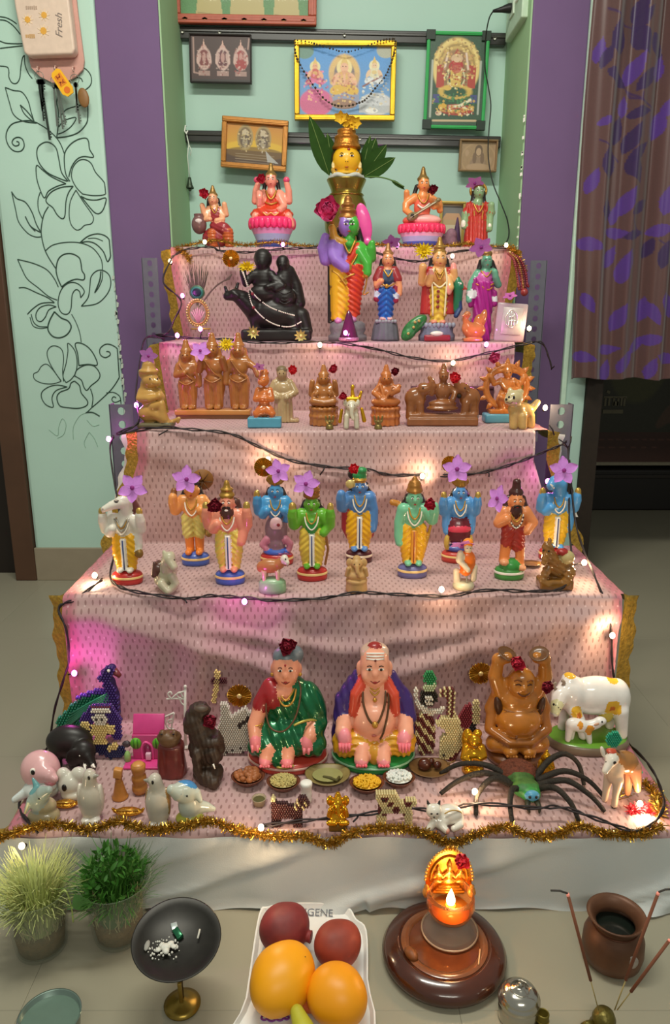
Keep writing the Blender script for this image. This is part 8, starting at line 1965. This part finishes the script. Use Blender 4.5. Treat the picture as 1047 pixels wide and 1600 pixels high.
# pink toy house, lamp post
t = T5('toy_house','bright pink toy house front with green windows','toy',231,1186,1121)
PK = g('c03a78',.4); t.mb('roof_panel',PK,MB().box((4,6,52),(24,3,14),(-24,0,0),bev=1)); t.mb('front_wall',g('b04070',.4),MB().box((2,-2,20),(23,3,20),bev=.8)); t.mb('floor_plate',PK,MB().box((-4,-12,1.5),(27,16,1.6),bev=.6)); t.mb('door',g('8a2a54',.4),MB().prism([(-5,0),(5,0),(5,20),(0,25),(-5,20)],-6,-4,(2,0,3))); t.mb('door_arch',g('d04a88',.4),MB().tube(catmull([(-6,-6,3),(-6,-6,22),(0,-6,30),(10,-6,22),(10,-6,3)],4),1.6,6))
for x in (-15,19):
    t.mb('window',g('5aa02c',.4),MB().lathe([(0,-1),(8.5,-1),(8.5,1),(0,1)],14,(x,-6,28),(90,0,0)))
    for dx in (-3,3): t.mb('window_bar',g('2f6a18',.4),MB().box((x + dx,-7.6,28),(.8,.6,7)))
t.mb('mail_box',g('c8a0b0',.4),MB().box((4,-9,10),(4,3,5),bev=.8)); t.mb('little_bush',g('7a9a58',.6),MB().ball((-28,-10,9),7,8,6,(.8,.8,1.4))); t.mb('little_bird',g('3a3034',.5),MB().ball((-30,-4,26),5,8,6,(1.4,.8,1)))
t = T5('lamp_post','white scrolled toy lamp post behind the brown toad','toy',290,1168,1074)
WM = g('c4bfb4',.4); t.mb('pole',WM,MB().tube([(0,0,0),(2,0,50),(5,0,94)],[2.4,2.2,1.9],8)); t.mb('finial',WM,MB().ball((5,0,95),2.8)); t.mb('foot_plate',WM,MB().lathe([(0,0),(6,0),(6,2),(2,4)],14))
lines(t,'scroll',WM,[[(3,0,76),(-12,0,77),(-25,0,76)],[(3,0,88),(-8,0,84),(-18,0,76)],[(1,0,78),(-3,0,86),(-8,0,84),(-6,0,79),(-2,0,78)],[(-18,0,77),(-22,0,84),(-18,0,87),(-16,0,83)],[(3,0,66),(-2,0,70),(-4,0,76)]],1.4); lines(t,'lower_scroll',WM,[[(-14,-2,56),(-34,-2,47)],[(-14,-2,56),(-18,-2,40),(-20,-2,30)],[(-30,-2,48),(-26,-2,34),(-20,-2,30)],[(-18,-2,46),(-24,-2,44),(-22,-2,40),(-18,-2,42)],[(-20,-2,30),(-16,-2,30)]],1.5)
t = T5('toad_figurine','reddish brown carved squatting toad, in front of the pink toy house','figurine',271,1206,1141)
t.soft([('y','robe',0,0,22,22,17,22),('e','robe',0,0,40,20,15,14),('e','head',-2,-4,57,19,14,9),('e','head',-2,-8,52,15,11,6),('e','head',-11,-8,65,5.5,5.5,5),('e','head',7,-8,65,5.5,5.5,5),('p','robe',[(-14,-6,40,6),(-15,-12,18,6),(-13,-14,4,6)]),('p','robe',[(14,-6,40,6),(16,-12,18,6),(13,-14,4,6)]),('p','robe',[(-4,-12,26,5),(-5,-14,4,5)]),('p','robe',[(6,-12,26,5),(6,-14,4,5)])],{'robe': mat('5c2420',.35,coat=.2,var=.25,vscale=60),'head': mat('5a4028',.4,var=.2)},h=1.35)
small_eyes(t,-2,-13.6,66,9,1.6,BLACKP); t.mb('mouth_line',mat('2a1a10',.5),MB().tube(catmull([(-12,-13,54),(-2,-15.6,52),(8,-13,54)],4),.8,5))
t = T5('dark_wood_carving','tall dark wood carving like a boot with a rose on top','carving',325,1218,1094)
t.solid([('e','a',2,-2,12,24,22,14),('p','a',[(4,-14,10,13),(12,-22,9,10)]),('e','a',0,4,50,28,19,32),('p','a',[(-6,4,70,20),(-14,4,92,18)]),('e','a',-8,2,108,17,13,12),('p','a',[(-22,0,98,9),(-26,-2,82,8)]),('e','a',10,-10,66,16,10,8),('-e' if False else 'e','a',12,-14,46,12,8,14),('p','a',[(-12,-16,50,7),(-12,-18,24,7)]),('e','-a',6,-24,40,6,8,11),('e','-a',2,-20,82,10,6,3)],mat('33261c',.5,var=.25,vscale=30,bump=.2,bscale=50),h=1.6,disp=lambda X,Y,Z: 1.1 * np.sin(Z * .33 + X * .3) * np.sin(X * .5 - Z * .12))
t.mb('white_tusk',WHITEP,MB().tube([(14,-25,40),(17,-28,34)],[1.6,.9],6)); t.mb('crest',mat('4a3c30',.5),MB().ball((-4,-6,114),10,10,8,(1.2,.7,.5)))
t = T5('beaded_rabbit','white pearl-beaded rabbit behind the dark wood carving','figurine',366,1178,1094)
beadpoly(t,'pearl_beads',mat('b4ada0',.3,coat=.2),[(-24,0),(26,6),(32,30),(24,48),(30,62),(22,74),(8,66),(-2,60),(-8,80),(-18,80),(-18,58),(-24,40)],3.0,0,3,m2=mat('3a302c',.4),pat=lambda i,j,x,z: (8 < x < 26 and abs(z - 44 - (x - 8) * .8) < 4) or (z < 14 and (i + 2 * j) % 7 == 0))
t = spot('beaded_sword','thin cream and maroon beaded cross standing above the dark carving','ornament',338,1080,1.3)
for nm,m_,poly in (('cream_beads',YB,[(0,36),(8,34),(3,2),(-2,-20),(-9,-20),(-4,6)]),('maroon_beads',mat('4a2024',.4),[(-8,24),(16,22),(16,14),(-6,14)])): beadpoly(t,nm,m_,poly,2.8,0,2)
# beaded things at the right
MAR = mat('5a2420',.4); CRB = mat('c0b080',.35)
t = T5('beaded_doll','beaded doll in a green cap and maroon striped skirt, beside the bald man','doll',661,1178,1044)
for nm,m_,poly,y_ in (('cap_beads',mat('2a7a44',.35),[(-4,112),(-2,128),(8,130),(16,124),(16,110)],0),('cap_trim',mat('a8b088',.35),[(-4,110),(16,112),(14,100),(-2,100)],-1),('hair_beads',mat('2a241c',.4),[(-8,90),(-4,100),(16,100),(20,86),(12,76),(-6,78)],1),('face_beads',WB,[(-1,92),(11,92),(12,80),(0,80)],-3),('arm_beads',WB,[(-18,104),(-12,106),(-10,82),(6,72),(30,74),(28,66),(4,62),(-14,76)],-1),('tail_beads',mat('a8307a',.35),[(20,60),(34,58),(34,44),(24,50)],0)): beadpoly(t,nm,m_,poly,3.1,y_,2)
beadpoly(t,'skirt_beads',MAR,[(-6,66),(8,66),(18,44),(16,4),(-4,0),(-14,30),(-14,58)],3.1,0,3,m2=CRB,pat=lambda i,j,x,z: ((x * 1. + z * .9) % 16) < 7)
for s in (-1,1): t.mb('eye',FACE_INK,MB().ball((5.5 + s * 3,-7.4,87),1.6))
t = T5('beaded_bird','cream beaded long-necked bird, right of the striped beaded doll','figurine',700,1186,1082)
beadpoly(t,'body_beads',CRB,[(-24,56),(-14,66),(12,66),(20,48),(20,22),(6,4),(-14,2),(-14,30),(-6,42),(-8,50)],3.2,0,3); beadpoly(t,'neck_beads',MAR,[(-16,108),(-2,114),(6,108),(8,66),(-4,64),(-6,96),(-16,98)],3.2,0,2,m2=CRB,pat=lambda i,j,x,z: (i + j) % 2 == 0); beadpoly(t,'foot_beads',MAR,[(20,24),(26,24),(10,-4),(-8,-2),(6,4)],3.2,1,3)
t.mb('eye',FACE_INK,MB().ball((-8,-7,10),2))
t = T5('beaded_fish','red beaded fish with a cream comb, behind the gold standing monk','figurine',728,1158,1092)
beadpoly(t,'red_beads',mat('7a2a30',.4),[(-18,30),(-8,48),(4,64),(8,40),(6,22),(-8,20)],3.1,0,2); beadpoly(t,'comb_beads',CRB,[(7,66),(18,66),(19,28),(8,28)],3.1,0,2); beadpoly(t,'leg_beads',MAR,[(-10,22),(-3,22),(-2,0),(-8,0)],3.1,0,2,m2=CRB,pat=lambda i,j,x,z: i % 3 == 0); beadpoly(t,'dark_beads',mat('2a2220',.4),[(4,28),(14,28),(16,4),(8,2)],3.1,0,2)
t = T5('beaded_goat','dark maroon beaded animal with cream flecks near the front hem','figurine',452,1290,1244)
beadpoly(t,'maroon_beads',mat('3c1c1c',.45),[(-26,0),(-14,0),(-12,14),(6,14),(8,0),(20,0),(20,24),(32,34),(30,44),(16,48),(8,34),(-16,36),(-22,48),(-26,46),(-26,20)],3.1,0,3,m2=CRB,pat=lambda i,j,x,z: (x > 6 and 26 < z < 40 and (i + j) % 3 == 0) or (x < -14 and z > 40))
t = T5('beaded_dog','cream and brown beaded dog standing near the front hem','figurine',618,1286,1238)
beadpoly(t,'cream_beads',CRB,[(-32,36),(-30,48),(0,48),(6,34),(26,40),(32,40),(30,30),(24,26),(26,0),(16,0),(12,16),(-14,16),(-18,0),(-30,0),(-26,20),(-28,32)],3.3,0,3,m2=MAR,pat=lambda i,j,x,z: (int((x + 40) / 9) + int(z / 9)) % 3 == 0 and 14 < z < 44)
t.mb('eye',FACE_INK,MB().ball((-20,-7,40),1.8))
# roses and rosettes
rose(450,1007,1.19,17,'dark','big dark red rose on the hair of the seated woman doll'); rose(330,1124,1.13,14,'dark','dark red rose on the dark wood carving'); rose(806,1034,1.19,15,'red','red rose between the raised arms of the brown monk'); rose(853,1071,1.17,12,'dark','dark rose by the head of the white cow')
rosette(374,1087,1.295,19,'gold pleated rosette on the riser above the pearl rabbit'); rosette(751,1052,1.295,18,'gold pleated rosette on the riser left of the brown monk')
# ------------------------------------------------------------------ on the floor in front
def TF(name,label,cat,px,py,top=None,group=None,rz=0.): return Thing(name,label,cat,px,0.001,py=py,top=top,group=group,rz=rz)


def ballspot(px,py,rpx,z0):
    R = rpx * 1.05 / F_PX
    for _ in range(4):
        c = at_z(px,py,z0 + R); R = rpx * zcam(c) / F_PX
    return c,R


# two glasses of sprouts
def sprout_glass(px,py,top,label,blade,n,hgt,spread,soil):
    t = TF('sprout_glass',label,'glass',px,py,top,'glasses of sprouts')
    H = t.base - top
    GLASS = mat('a8b09a',.06,alpha=.2,var=0,gain=1.)
    t.mb('glass_cup',GLASS,MB().lathe([(0,0),(36,0),(38,3),(45,H * .55),(54,H),(55.5,H + 1),(54.5,H + 1.5),(52,H),(43,H * .55),(36,5),(0,4)],40))
    t.mb('soil',mat(soil,.9,var=.35,vscale=120,bump=.8,bscale=180),MB().lathe([(0,6),(34,6),(36,H * .2),(37.5,H * .32),(0,H * .36)],30))
    roots = MB()
    for i in range(170):
        a = random.uniform(0,2 * math.pi); r0 = random.uniform(24,36); z = random.uniform(H * .28,H * .6); x,y = r0 * math.cos(a),r0 * math.sin(a); roots.tube([(x,y,z),(x * 1.04 + random.uniform(-5,5),y * 1.04,z + random.uniform(4,14)),(x * 1.1 + random.uniform(-7,7),y * 1.1,z + random.uniform(14,34))],.7,4,False)
    o = t.mb('roots',mat('b0a478',.7,var=.2),roots); o['kind'] = 'stuff'
    bl = MB()
    for i in range(n):
        a = random.uniform(0,2 * math.pi); q = math.sqrt(random.random()); r0 = 30 * q; x,y = r0 * math.cos(a),r0 * math.sin(a)
        out = spread * (q * .8 + random.uniform(0,.55)); hh = hgt * random.uniform(.55,1.08) * (1 - .25 * q)
        m1 = (x + out * .4 * math.cos(a) + random.uniform(-4,4),y + out * .4 * math.sin(a) + random.uniform(-4,4),H * .45 + hh * .6); m2 = (x + out * math.cos(a) + random.uniform(-8,8),y + out * math.sin(a) + random.uniform(-8,8),H * .45 + hh * random.uniform(.72,1.))
        w = np.array((math.sin(a) * 1.15,-math.cos(a) * 1.15,.2)); pts = catmull([(x,y,H * .35),m1,m2],4); V = []; 
        for j,p in enumerate(pts): k = 1 - .75 * j / (len(pts) - 1); V += [p - w * k,p + w * k]
        bl.add(V,[(2 * j,2 * j + 1,2 * j + 3,2 * j + 2) for j in range(len(pts) - 1)])
    o = t.mb('sprouts',blade,bl); o['kind'] = 'stuff'
    return t,H


t,H = sprout_glass(66,1478,1384,'glass of long pale yellow-green sprouts, leftmost on the floor',mat('a4ac6c',.6,var=.3,vscale=30),800,100,46,'5c4024')
for (x,a) in ((-50,200),(46,340)):
    pts = catmull([(x * .7,-10,H * .8),(x * 1.1,-14,H + 4),(x * 1.28,-16,H * .82),(x * 1.3,-17,H * .55)],4); t.mb('drooping_sprout',mat('98a85c',.6),MB().tube(pts,1.2,5))
t,H = sprout_glass(187,1459,1371,'glass of dark green leafy sprouts beside the pale sprouts',mat('3c6a24',.6,var=.3,vscale=30),620,92,40,'66462a')
lf = MB()
for i in range(240):
    a = random.uniform(0,2 * math.pi); q = math.sqrt(random.random()); c = np.array((q * 46 * math.cos(a),q * 46 * math.sin(a),H * .95 + 34 * (1 - q * q) + random.uniform(-8,12))); V,Fc = leaf(random.uniform(9,16),random.uniform(3,6),random.uniform(-.3,.3),5)
    R = rotm((random.uniform(-80,80),random.uniform(-80,80),random.uniform(0,360))); lf.add([R @ np.array(v) + c for v in V],Fc)
o = t.mb('leaves',mat('33621f',.5,var=.3,vscale=30),lf); o['kind'] = 'stuff'
V,Fc = leaf(38,28,.1); t.mb('broad_leaf',mat('4c7a3c',.5,var=.1),MB().add(spin(V,-20,30,(-26,-44,H * .86)),Fc))

# camphor dish on a stem
t = TF('camphor_stand','dark iron camphor dish on a brass stem','stand',285,1570)
DC = 118
t.mb('foot_disc',mat('7a6428',.3,metal=.7,var=.15),MB().lathe([(0,0),(28,0),(28.5,3),(20,6),(8,9),(4,14),(0,14)],30)); t.mb('stem',mat('4a3a1c',.35,metal=.6),MB().lathe([(0,8),(3.6,8),(3.2,40),(4.4,60),(3.2,80),(3.6,DC - 4)],14)); t.mb('stem_handle',mat('8a7234',.3,metal=.7),MB().box((0,-7,30),(3,2.2,24),(8,0,0),bev=1))
IRON = mat('24221e',.4,metal=.4,var=.2)
TL = (12,3,0)
t.mb('dish',IRON,MB().lathe([(0,0),(30,2),(58,10),(66,17),(67,18.5),(65,19),(56,13),(30,6),(0,4)],48,(-2,0,DC - 4),TL))
for i,(x,y,s_) in enumerate(((-16,-14,1),(-10,-8,.8),(-22,-10,.7),(-14,-20,.8),(-4,-12,.6),(-26,-18,.6))): t.mb('camphor_lump',mat('c4c2b8',.7,bump=.5),MB().ball((x,y,DC + 5 + s_ * 2),6.5 * s_,8,6,(1.2,1,.7),(0,0,40 * i)))
cr = MB()
for i in range(90): a = random.uniform(0,6.28); q = random.uniform(0,24); cr.ball((-18 + q * math.cos(a) * 1.2,-14 + q * math.sin(a),DC + 4),random.uniform(.8,2),5,4)
o = t.mb('camphor_crumbs',mat('c4c2b8',.7),cr); o['kind'] = 'stuff'
t.mb('foil_wrapper',mat('1f5a3c',.25,metal=.5),MB().box((-2,10,DC + 8),(9,5,4),(20,10,-50),bev=1.5)); t.mb('foil_wrapper',mat('c0c8c4',.25,metal=.6),MB().box((-10,22,DC + 9),(5,6,3),(10,0,20),bev=1)); t.mb('burnt_match',mat('b8b4a8',.6),MB().tube([(30,0,DC + 9),(31,14,DC + 12)],1.6,6)); t.mb('ash_smear',mat('8a8880',.8),MB().ball((-44,-12,DC + 8),7,8,5,(.6,1.5,.3)))

# white tray with the fruit
z0 = .002
Pt = [at_z(x,y,.012) for x,y in ((405,1432),(420,1418),(455,1412),(520,1413),(545,1420),(556,1437),(572,1455),(574,1530),(572,1625),(372,1625),(385,1560))]
c = sum((p for p in Pt),Vector()) / len(Pt); c.z = 0.001
tray = empty('plastic_tray',c,'white plastic tray carrying the fruit','tray')
TRM = mat('c9c9c6',.35,coat=.2,var=.02)
outer = [(float(q[0]),float(q[1])) for q in catmull([(p.x - c.x,p.y - c.y) for p in Pt],4,True)]
mb = MB(); rings = ((.93,.0005),(.985,.001),(1.,.012),(1.012,.0125),(.985,.012),(.93,.0035),(.0,.0035)); n_ = len(outer); V = []
for q,z in rings: V += [(x * q,y * q,z) for x,y in outer]
Fc = [(i * n_ + k,(i + 1) * n_ + k,(i + 1) * n_ + (k + 1) % n_,i * n_ + (k + 1) % n_) for i in range(len(rings) - 1) for k in range(n_)] + [tuple(range(n_))]
me = new_mesh(V,Fc,False); fix_normals(me); ob('tray_shell',me,TRM,tray)
tp = at_z(492,1425,.008); o = ob('lettering',text_mesh('DIGENE',.0165,.0002),mat('4a4c54',.5),tray); o.location = tp - c + Vector((0,-.001,-.0004)); o.rotation_euler = (math.radians(18),0,math.radians(-3))
tp = at_z(427,1590,.006)
for k,(dx,w_) in enumerate(((-.012,.004),(-.002,.006),(.009,.005),(.018,.003))):
    o = MB().tube([(dx + w_ * math.cos(a),w_ * .9 * math.sin(a),0) for a in np.linspace(0,2 * math.pi,15)],.0014,5,False).build('purple_print',mat('6a2a78',.5),tray); o.location = tp - c


def fruit(name,label,px,py,r,m,sh,calyx=False,grp=None,lift=0.):
    cc,R = ballspot(px,py,r,.0055 + lift)
    o = empty(name,(cc.x,cc.y,cc.z - R),label,'fruit',grp)
    P_ = [(p[0],'skin') + tuple(p[2:]) for p in sh]
    V,Q = soft(P_,h=.045)['skin']
    # drop the fruit onto the tray
    V = V * R; V[:,2] -= V[:,2].min(); V[:,2] += .0
    ob('skin',new_mesh(V,Q),m,o)
    return o,R


PG = mat('702828',.55,var=.4,vscale=24,bump=.05,bscale=60); PG2 = mat('843628',.55,var=.35,vscale=20,bump=.05,bscale=60)
MG = mat('d8920f',.42,var=.07,vscale=14)
POM = [('e','a',0,0,0,1.,1.,.95),('e','a',.3,.1,.12,.74,.8,.8),('e','a',-.25,-.2,.1,.74,.74,.8)]
o,R = fruit('pomegranate','dark red pomegranate at the top left of the tray',444,1449,38,PG,POM + [('y','a',.98,-.3,-.1,.16,.26,.16,.1,(0,90,-15))],grp='fruit on the tray')
o,R = fruit('pomegranate','orange-red pomegranate at the right of the tray',527,1474,36,PG2,POM,grp='fruit on the tray')
o,R = fruit('mango','large yellow mango, left one on the tray',441,1524,50,MG,[('e','a',0,0,0,.98,1.06,.9),('e','a',.2,.25,0,.82,.9,.82),('e','a',-.22,-.3,-.02,.76,.84,.8)],grp='fruit on the tray')
for k in range(5): MB().ball((random.uniform(-.3,.8) * R,random.uniform(-.2,.5) * R,R * 1.66),.0009,6,4).build('speck',mat('5a3a10',.6),o)
o,R = fruit('mango','rounder yellow mango at the lower right of the tray',525,1550,47,mat('d68a0e',.42,var=.07,vscale=14),[('e','a',0,0,0,.98,.98,.92),('e','a',.2,-.2,0,.84,.84,.86)],grp='fruit on the tray')
o,R = fruit('apple','small orange-red fruit peeping between the two mangoes',484,1562,18,mat('b8561e',.4,var=.1),[('e','a',0,0,0,1,1,.92)],grp='fruit on the tray')
bp = at_z(460,1598,.035)
bn = empty('banana',(bp.x,bp.y,.006),'green-yellow banana tip at the lower edge of the tray','fruit','fruit on the tray')
V,Q = soft([('p','skin',[(0,.018,.036,.004),(.003,.011,.034,.009),(.012,-.008,.028,.014),(.026,-.035,.022,.017),(.042,-.07,.018,.017),(.05,-.1,.018,.008)])],h=.0022)['skin']
ob('skin',new_mesh(V,Q),mat('a8a430',.5,var=.12,vscale=40),bn); MB().ball((0,.020,.037),.0042,8,6).build('tip',mat('3a3018',.7),bn)

# lamp on the wooden plate
t = TF('oil_lamp','lit amber glass oil lamp with an embossed gold backplate','lamp',701,1478,None)
wd = TF('wooden_pedestal','round polished dark wood pedestal under the lamp','pedestal',693,1496,None)
WDK = mat('3c1c10',.22,coat=.6,var=.25,vscale=16)
wd.mb('pedestal_body',WDK,MB().lathe([(0,0),(88,0),(94,6),(96,14),(90,24),(74,30),(68,31),(67,28),(0,28)],56)); wd.mb('rim_ring',mat('6a3e24',.2,coat=.6,var=.15),MB().lathe([(54,28),(55,31),(63,32),(67,30.5)],56)); wd.mb('centre_plate',mat('5a2c16',.15,coat=.7,var=.15),MB().lathe([(0,29.5),(40,29.5),(54,29)],56))
wd.mb('wood_nut',mat('6a3a14',.5,var=.2),MB().ball((-54,-26,34),10,10,8,(.9,1.4,.8),(0,0,30))); wd.mb('match_stick',mat('c89868',.6),MB().tube([(45,-44,33),(52,-18,34)],1.3,5))
z0 = 31.5
AG = mat('f0b070',.05,trans=.9,var=0,ior=1.25,gain=1.)
CG = mat('c8b8a8',.05,alpha=.14,var=0,gain=1.)
t.mb('glass_foot',CG,MB().lathe([(0,z0),(42,z0),(43.5,z0 + 2),(40,z0 + 8),(30,z0 + 20),(24,z0 + 26),(22,z0 + 26),(28,z0 + 18),(38,z0 + 6),(0,z0 + 3)],40)); t.mb('foot_rim',mat('c8a888',.2,metal=.3),MB().lathe([(42,z0 + .5),(44.5,z0 + 1.5),(42.5,z0 + 3)],40))
t.mb('glass_bowl',AG,MB().lathe([(22,z0 + 26),(32,z0 + 34),(37,z0 + 48),(36,z0 + 62),(33,z0 + 70),(32,z0 + 70),(34.5,z0 + 61),(35.5,z0 + 48),(30.5,z0 + 35.5),(21,z0 + 28),(0,z0 + 27)],40)); t.mb('oil',mat('c8781e',.1,coat=.4),MB().lathe([(0,z0 + 29),(26,z0 + 33),(30,z0 + 38),(0,z0 + 38.5)],30))
t.mb('wick_holder',mat('7a5220',.3,metal=.7),MB().lathe([(5,z0 + 36),(4,z0 + 44),(2,z0 + 47),(0,z0 + 47)],12))
FL = mat('ffd28a',.5,emit=30.,var=0,gain=1.); FLO = mat('ff8a20',.5,emit=7.,var=0,gain=1.)
fl_in = t.mb('flame',FL,MB().lathe([(0,z0 + 45),(5.5,z0 + 49),(7,z0 + 55),(4.6,z0 + 64),(0,z0 + 76)],16)); t.mb('flame_base',FLO,MB().lathe([(0,z0 + 43),(7.5,z0 + 46),(6.2,z0 + 50)],16))
GB = mat('b87a24',.26,metal=.75,var=.15)
zp = z0 - 15
arch = [(-36,62),(-36,84),(-32,108),(-22,128),(-8,140),(8,140),(22,128),(32,108),(36,84),(36,62)]
mb = MB().prism(arch,0,3,(0,26,zp)); t.mb('backplate',GB,mb,smooth=False)
for k in range(27):
    a = math.pi * (k / 26); t.mb('rim_bead',mat('d09a48',.25,metal=.7),MB().ball((37 * math.cos(a),24.5,zp + 86 + 54 * math.sin(a)),2.3,6,5))
lines(t,'arch_ridge',GB,[[(-29 * math.cos(a),24,zp + 84 + 44 * math.sin(a)) for a in np.linspace(0,math.pi,9)]],1.5)
for x,k in ((0,1.),(-17,.66),(17,.66)):
    t.soft([('e','embossed_figure',x,24,zp + 84,11 * k,4,5 * k),('e','embossed_figure',x,24,zp + 96,6 * k,4,9 * k),('e','embossed_figure',x,22,zp + 96 + 13 * k,4.4 * k,4,5 * k),('y','embossed_figure',x,23,zp + 96 + 21 * k,3.6 * k,1.4 * k,4 * k),('p','embossed_figure',[(x - 5 * k,23,zp + 98,2.2),(x - 10 * k,22,zp + 92,2)]),('p','embossed_figure',[(x + 5 * k,23,zp + 98,2.2),(x + 10 * k,22,zp + 92,2)])],{'embossed_figure': mat('d0963c',.24,metal=.75)},h=1.)
for k in range(3): t.mb('pedestal_step',GB,MB().box((0,22,zp + 76 - k * 5),(16 + 4 * k,3,2)))
for s in (-1,1): t.mb('side_knob',mat('c88a40',.25,metal=.6),MB().lathe([(0,0),(5,2),(7,9),(5,16),(3,18),(4,21),(0,24)],14,(s * 35,18,z0 + 44)))
cap = t.mb('top_knob',GB,MB().ball((-4,25,zp + 143),4)); t.mb('top_knob',GB,MB().ball((4,25,zp + 143),4))
lp = lamp('flame_light','POINT',(0,-.03,(z0 + 76) * t.s),.32,(1.,.66,.36),parent=t.R(),radius=.014)
rose(720,1341,.915,15.5,'bright','bright red rose on top of the lamp backplate')

# steel box, brass bit, copper pot, incense, cup
t = TF('steel_container','round stainless steel container with a domed lid','container',809,1588)
ST = mat('a8a49a',.16,metal=.95,var=.04)
t.mb('container_body',ST,MB().lathe([(0,0),(30,0),(31,3),(31,30),(29,32)],40)); t.mb('lid',ST,MB().lathe([(32,31),(32.5,34),(32,38),(30,40),(29.5,43),(26,49),(18,54),(9,56),(8,58),(4,59),(0,59)],40)); t.mb('lid_knob',ST,MB().lathe([(4,58),(3,61),(4.5,64),(0,66)],18)); t.mb('lid_ridge',ST,MB().tube([(15 * math.cos(a),15 * math.sin(a),55.2) for a in np.linspace(0,2 * math.pi,33)],.9,5,False))
t = TF('brass_cup','small worn brass cup beside the steel container','cup',847,1604,None); t.mb('cup_body',mat('6a5c24',.35,metal=.6,var=.2),MB().lathe([(0,0),(8,0),(9,14),(9.5,26),(8,28),(7,26),(6,6),(0,5)],20)); t.mb('cup_ring',mat('8a7830',.3,metal=.7),MB().lathe([(9,12),(10.4,14),(9.4,16)],20))
t = TF('copper_pot','old brown copper water pot with a wide rim','pot',955,1499)
CP_ = mat('563826',.45,metal=.3,var=.5,vscale=14,bump=.15,bscale=40)
t.mb('pot_body',CP_,MB().lathe([(0,0),(34,0),(43,8),(46,24),(45,46),(40,60),(34,66),(33,70),(38,78),(43,84),(44,86),(42,87),(36,82),(29,72),(29,66),(38,54),(41,30),(36,8),(0,6)],48)); t.mb('water',mat('141a16',.05,coat=.5),MB().lathe([(0,56),(37,56)],30)); t.mb('neck_line',mat('4a2818',.4,metal=.5),MB().tube([(34 * math.cos(a),34 * math.sin(a),67) for a in np.linspace(0,2 * math.pi,41)],1.3,6,False))
t.mb('label_patch',mat('8a8078',.5,metal=.3,var=.3),MB().ball((12,-42.5,38),10,10,8,(1,.25,1.2)))
hs = TF('incense_holder','small brass incense holder at the lower right edge','holder',942,1606)
hs.mb('holder_body',mat('5e5424',.35,metal=.6,var=.3,bump=.3),MB().lathe([(0,0),(20,0),(21,4),(16,12),(18,20),(14,30),(6,34),(0,35)],24)); hs.mb('holder_arm',mat('5e5424',.35,metal=.6),MB().tube([(-14,0,8),(-26,-2,10),(-34,-2,6)],[6,5,4],8)); hs.mb('yellow_dot',mat('c8a81c',.5),MB().ball((-36,-6,6),4)); hs.mb('ember',mat('b85a20',.5),MB().ball((-12,-18,10),3))
tips = [((935,1575),(887,1396),.29,'left incense stick leaning towards the lamp'),((960,1577),(1029,1394),.31,'middle incense stick crossing in front of the copper pot'),((964,1579),(1047,1468),.24,'right incense stick leaning out of the frame')]
for (b0,b1,L_,lab) in tips:
    a = hs.loc + Vector(((b0[0] - 945) * hs.s,0,.03)); e_ = at_y(b1[0],b1[1],a.y + .012)
    r = empty('incense_stick',a,lab,'incense stick','incense sticks'); v = e_ - a
    MB().tube([(0,0,0),v * .28],.0008,6).build('bamboo_stick',mat('8a7a4a',.6),r); MB().tube([v * .26,v * .98],.0021,8).build('incense_paste',mat('6a3e2a',.8,var=.1),r); MB().tube([v * .98,v],[.0022,.0018],8).build('burning_tip',mat('d08070',.7,emit=.25),r)
    if b1[0] < 1040: MB().tube([v,v + Vector((-.01 if b1[0] < 900 else .008,0,.004)),v + Vector((-.022 if b1[0] < 900 else .018,0,.0045))],.0013,6).build('ash',mat('3a3632',.9),r)
t = TF('metal_cup','grey-green steel cup cut by the lower left edge','cup',84,1640)
t.mb('cup_body',mat('62736a',.3,metal=.5,var=.06),MB().lathe([(0,0),(36,0),(42,30),(46,66),(47.5,68),(45,67),(40,30),(0,30)],40)); t.mb('cup_content',mat('52665a',.4),MB().lathe([(0,58),(44,58)],30))
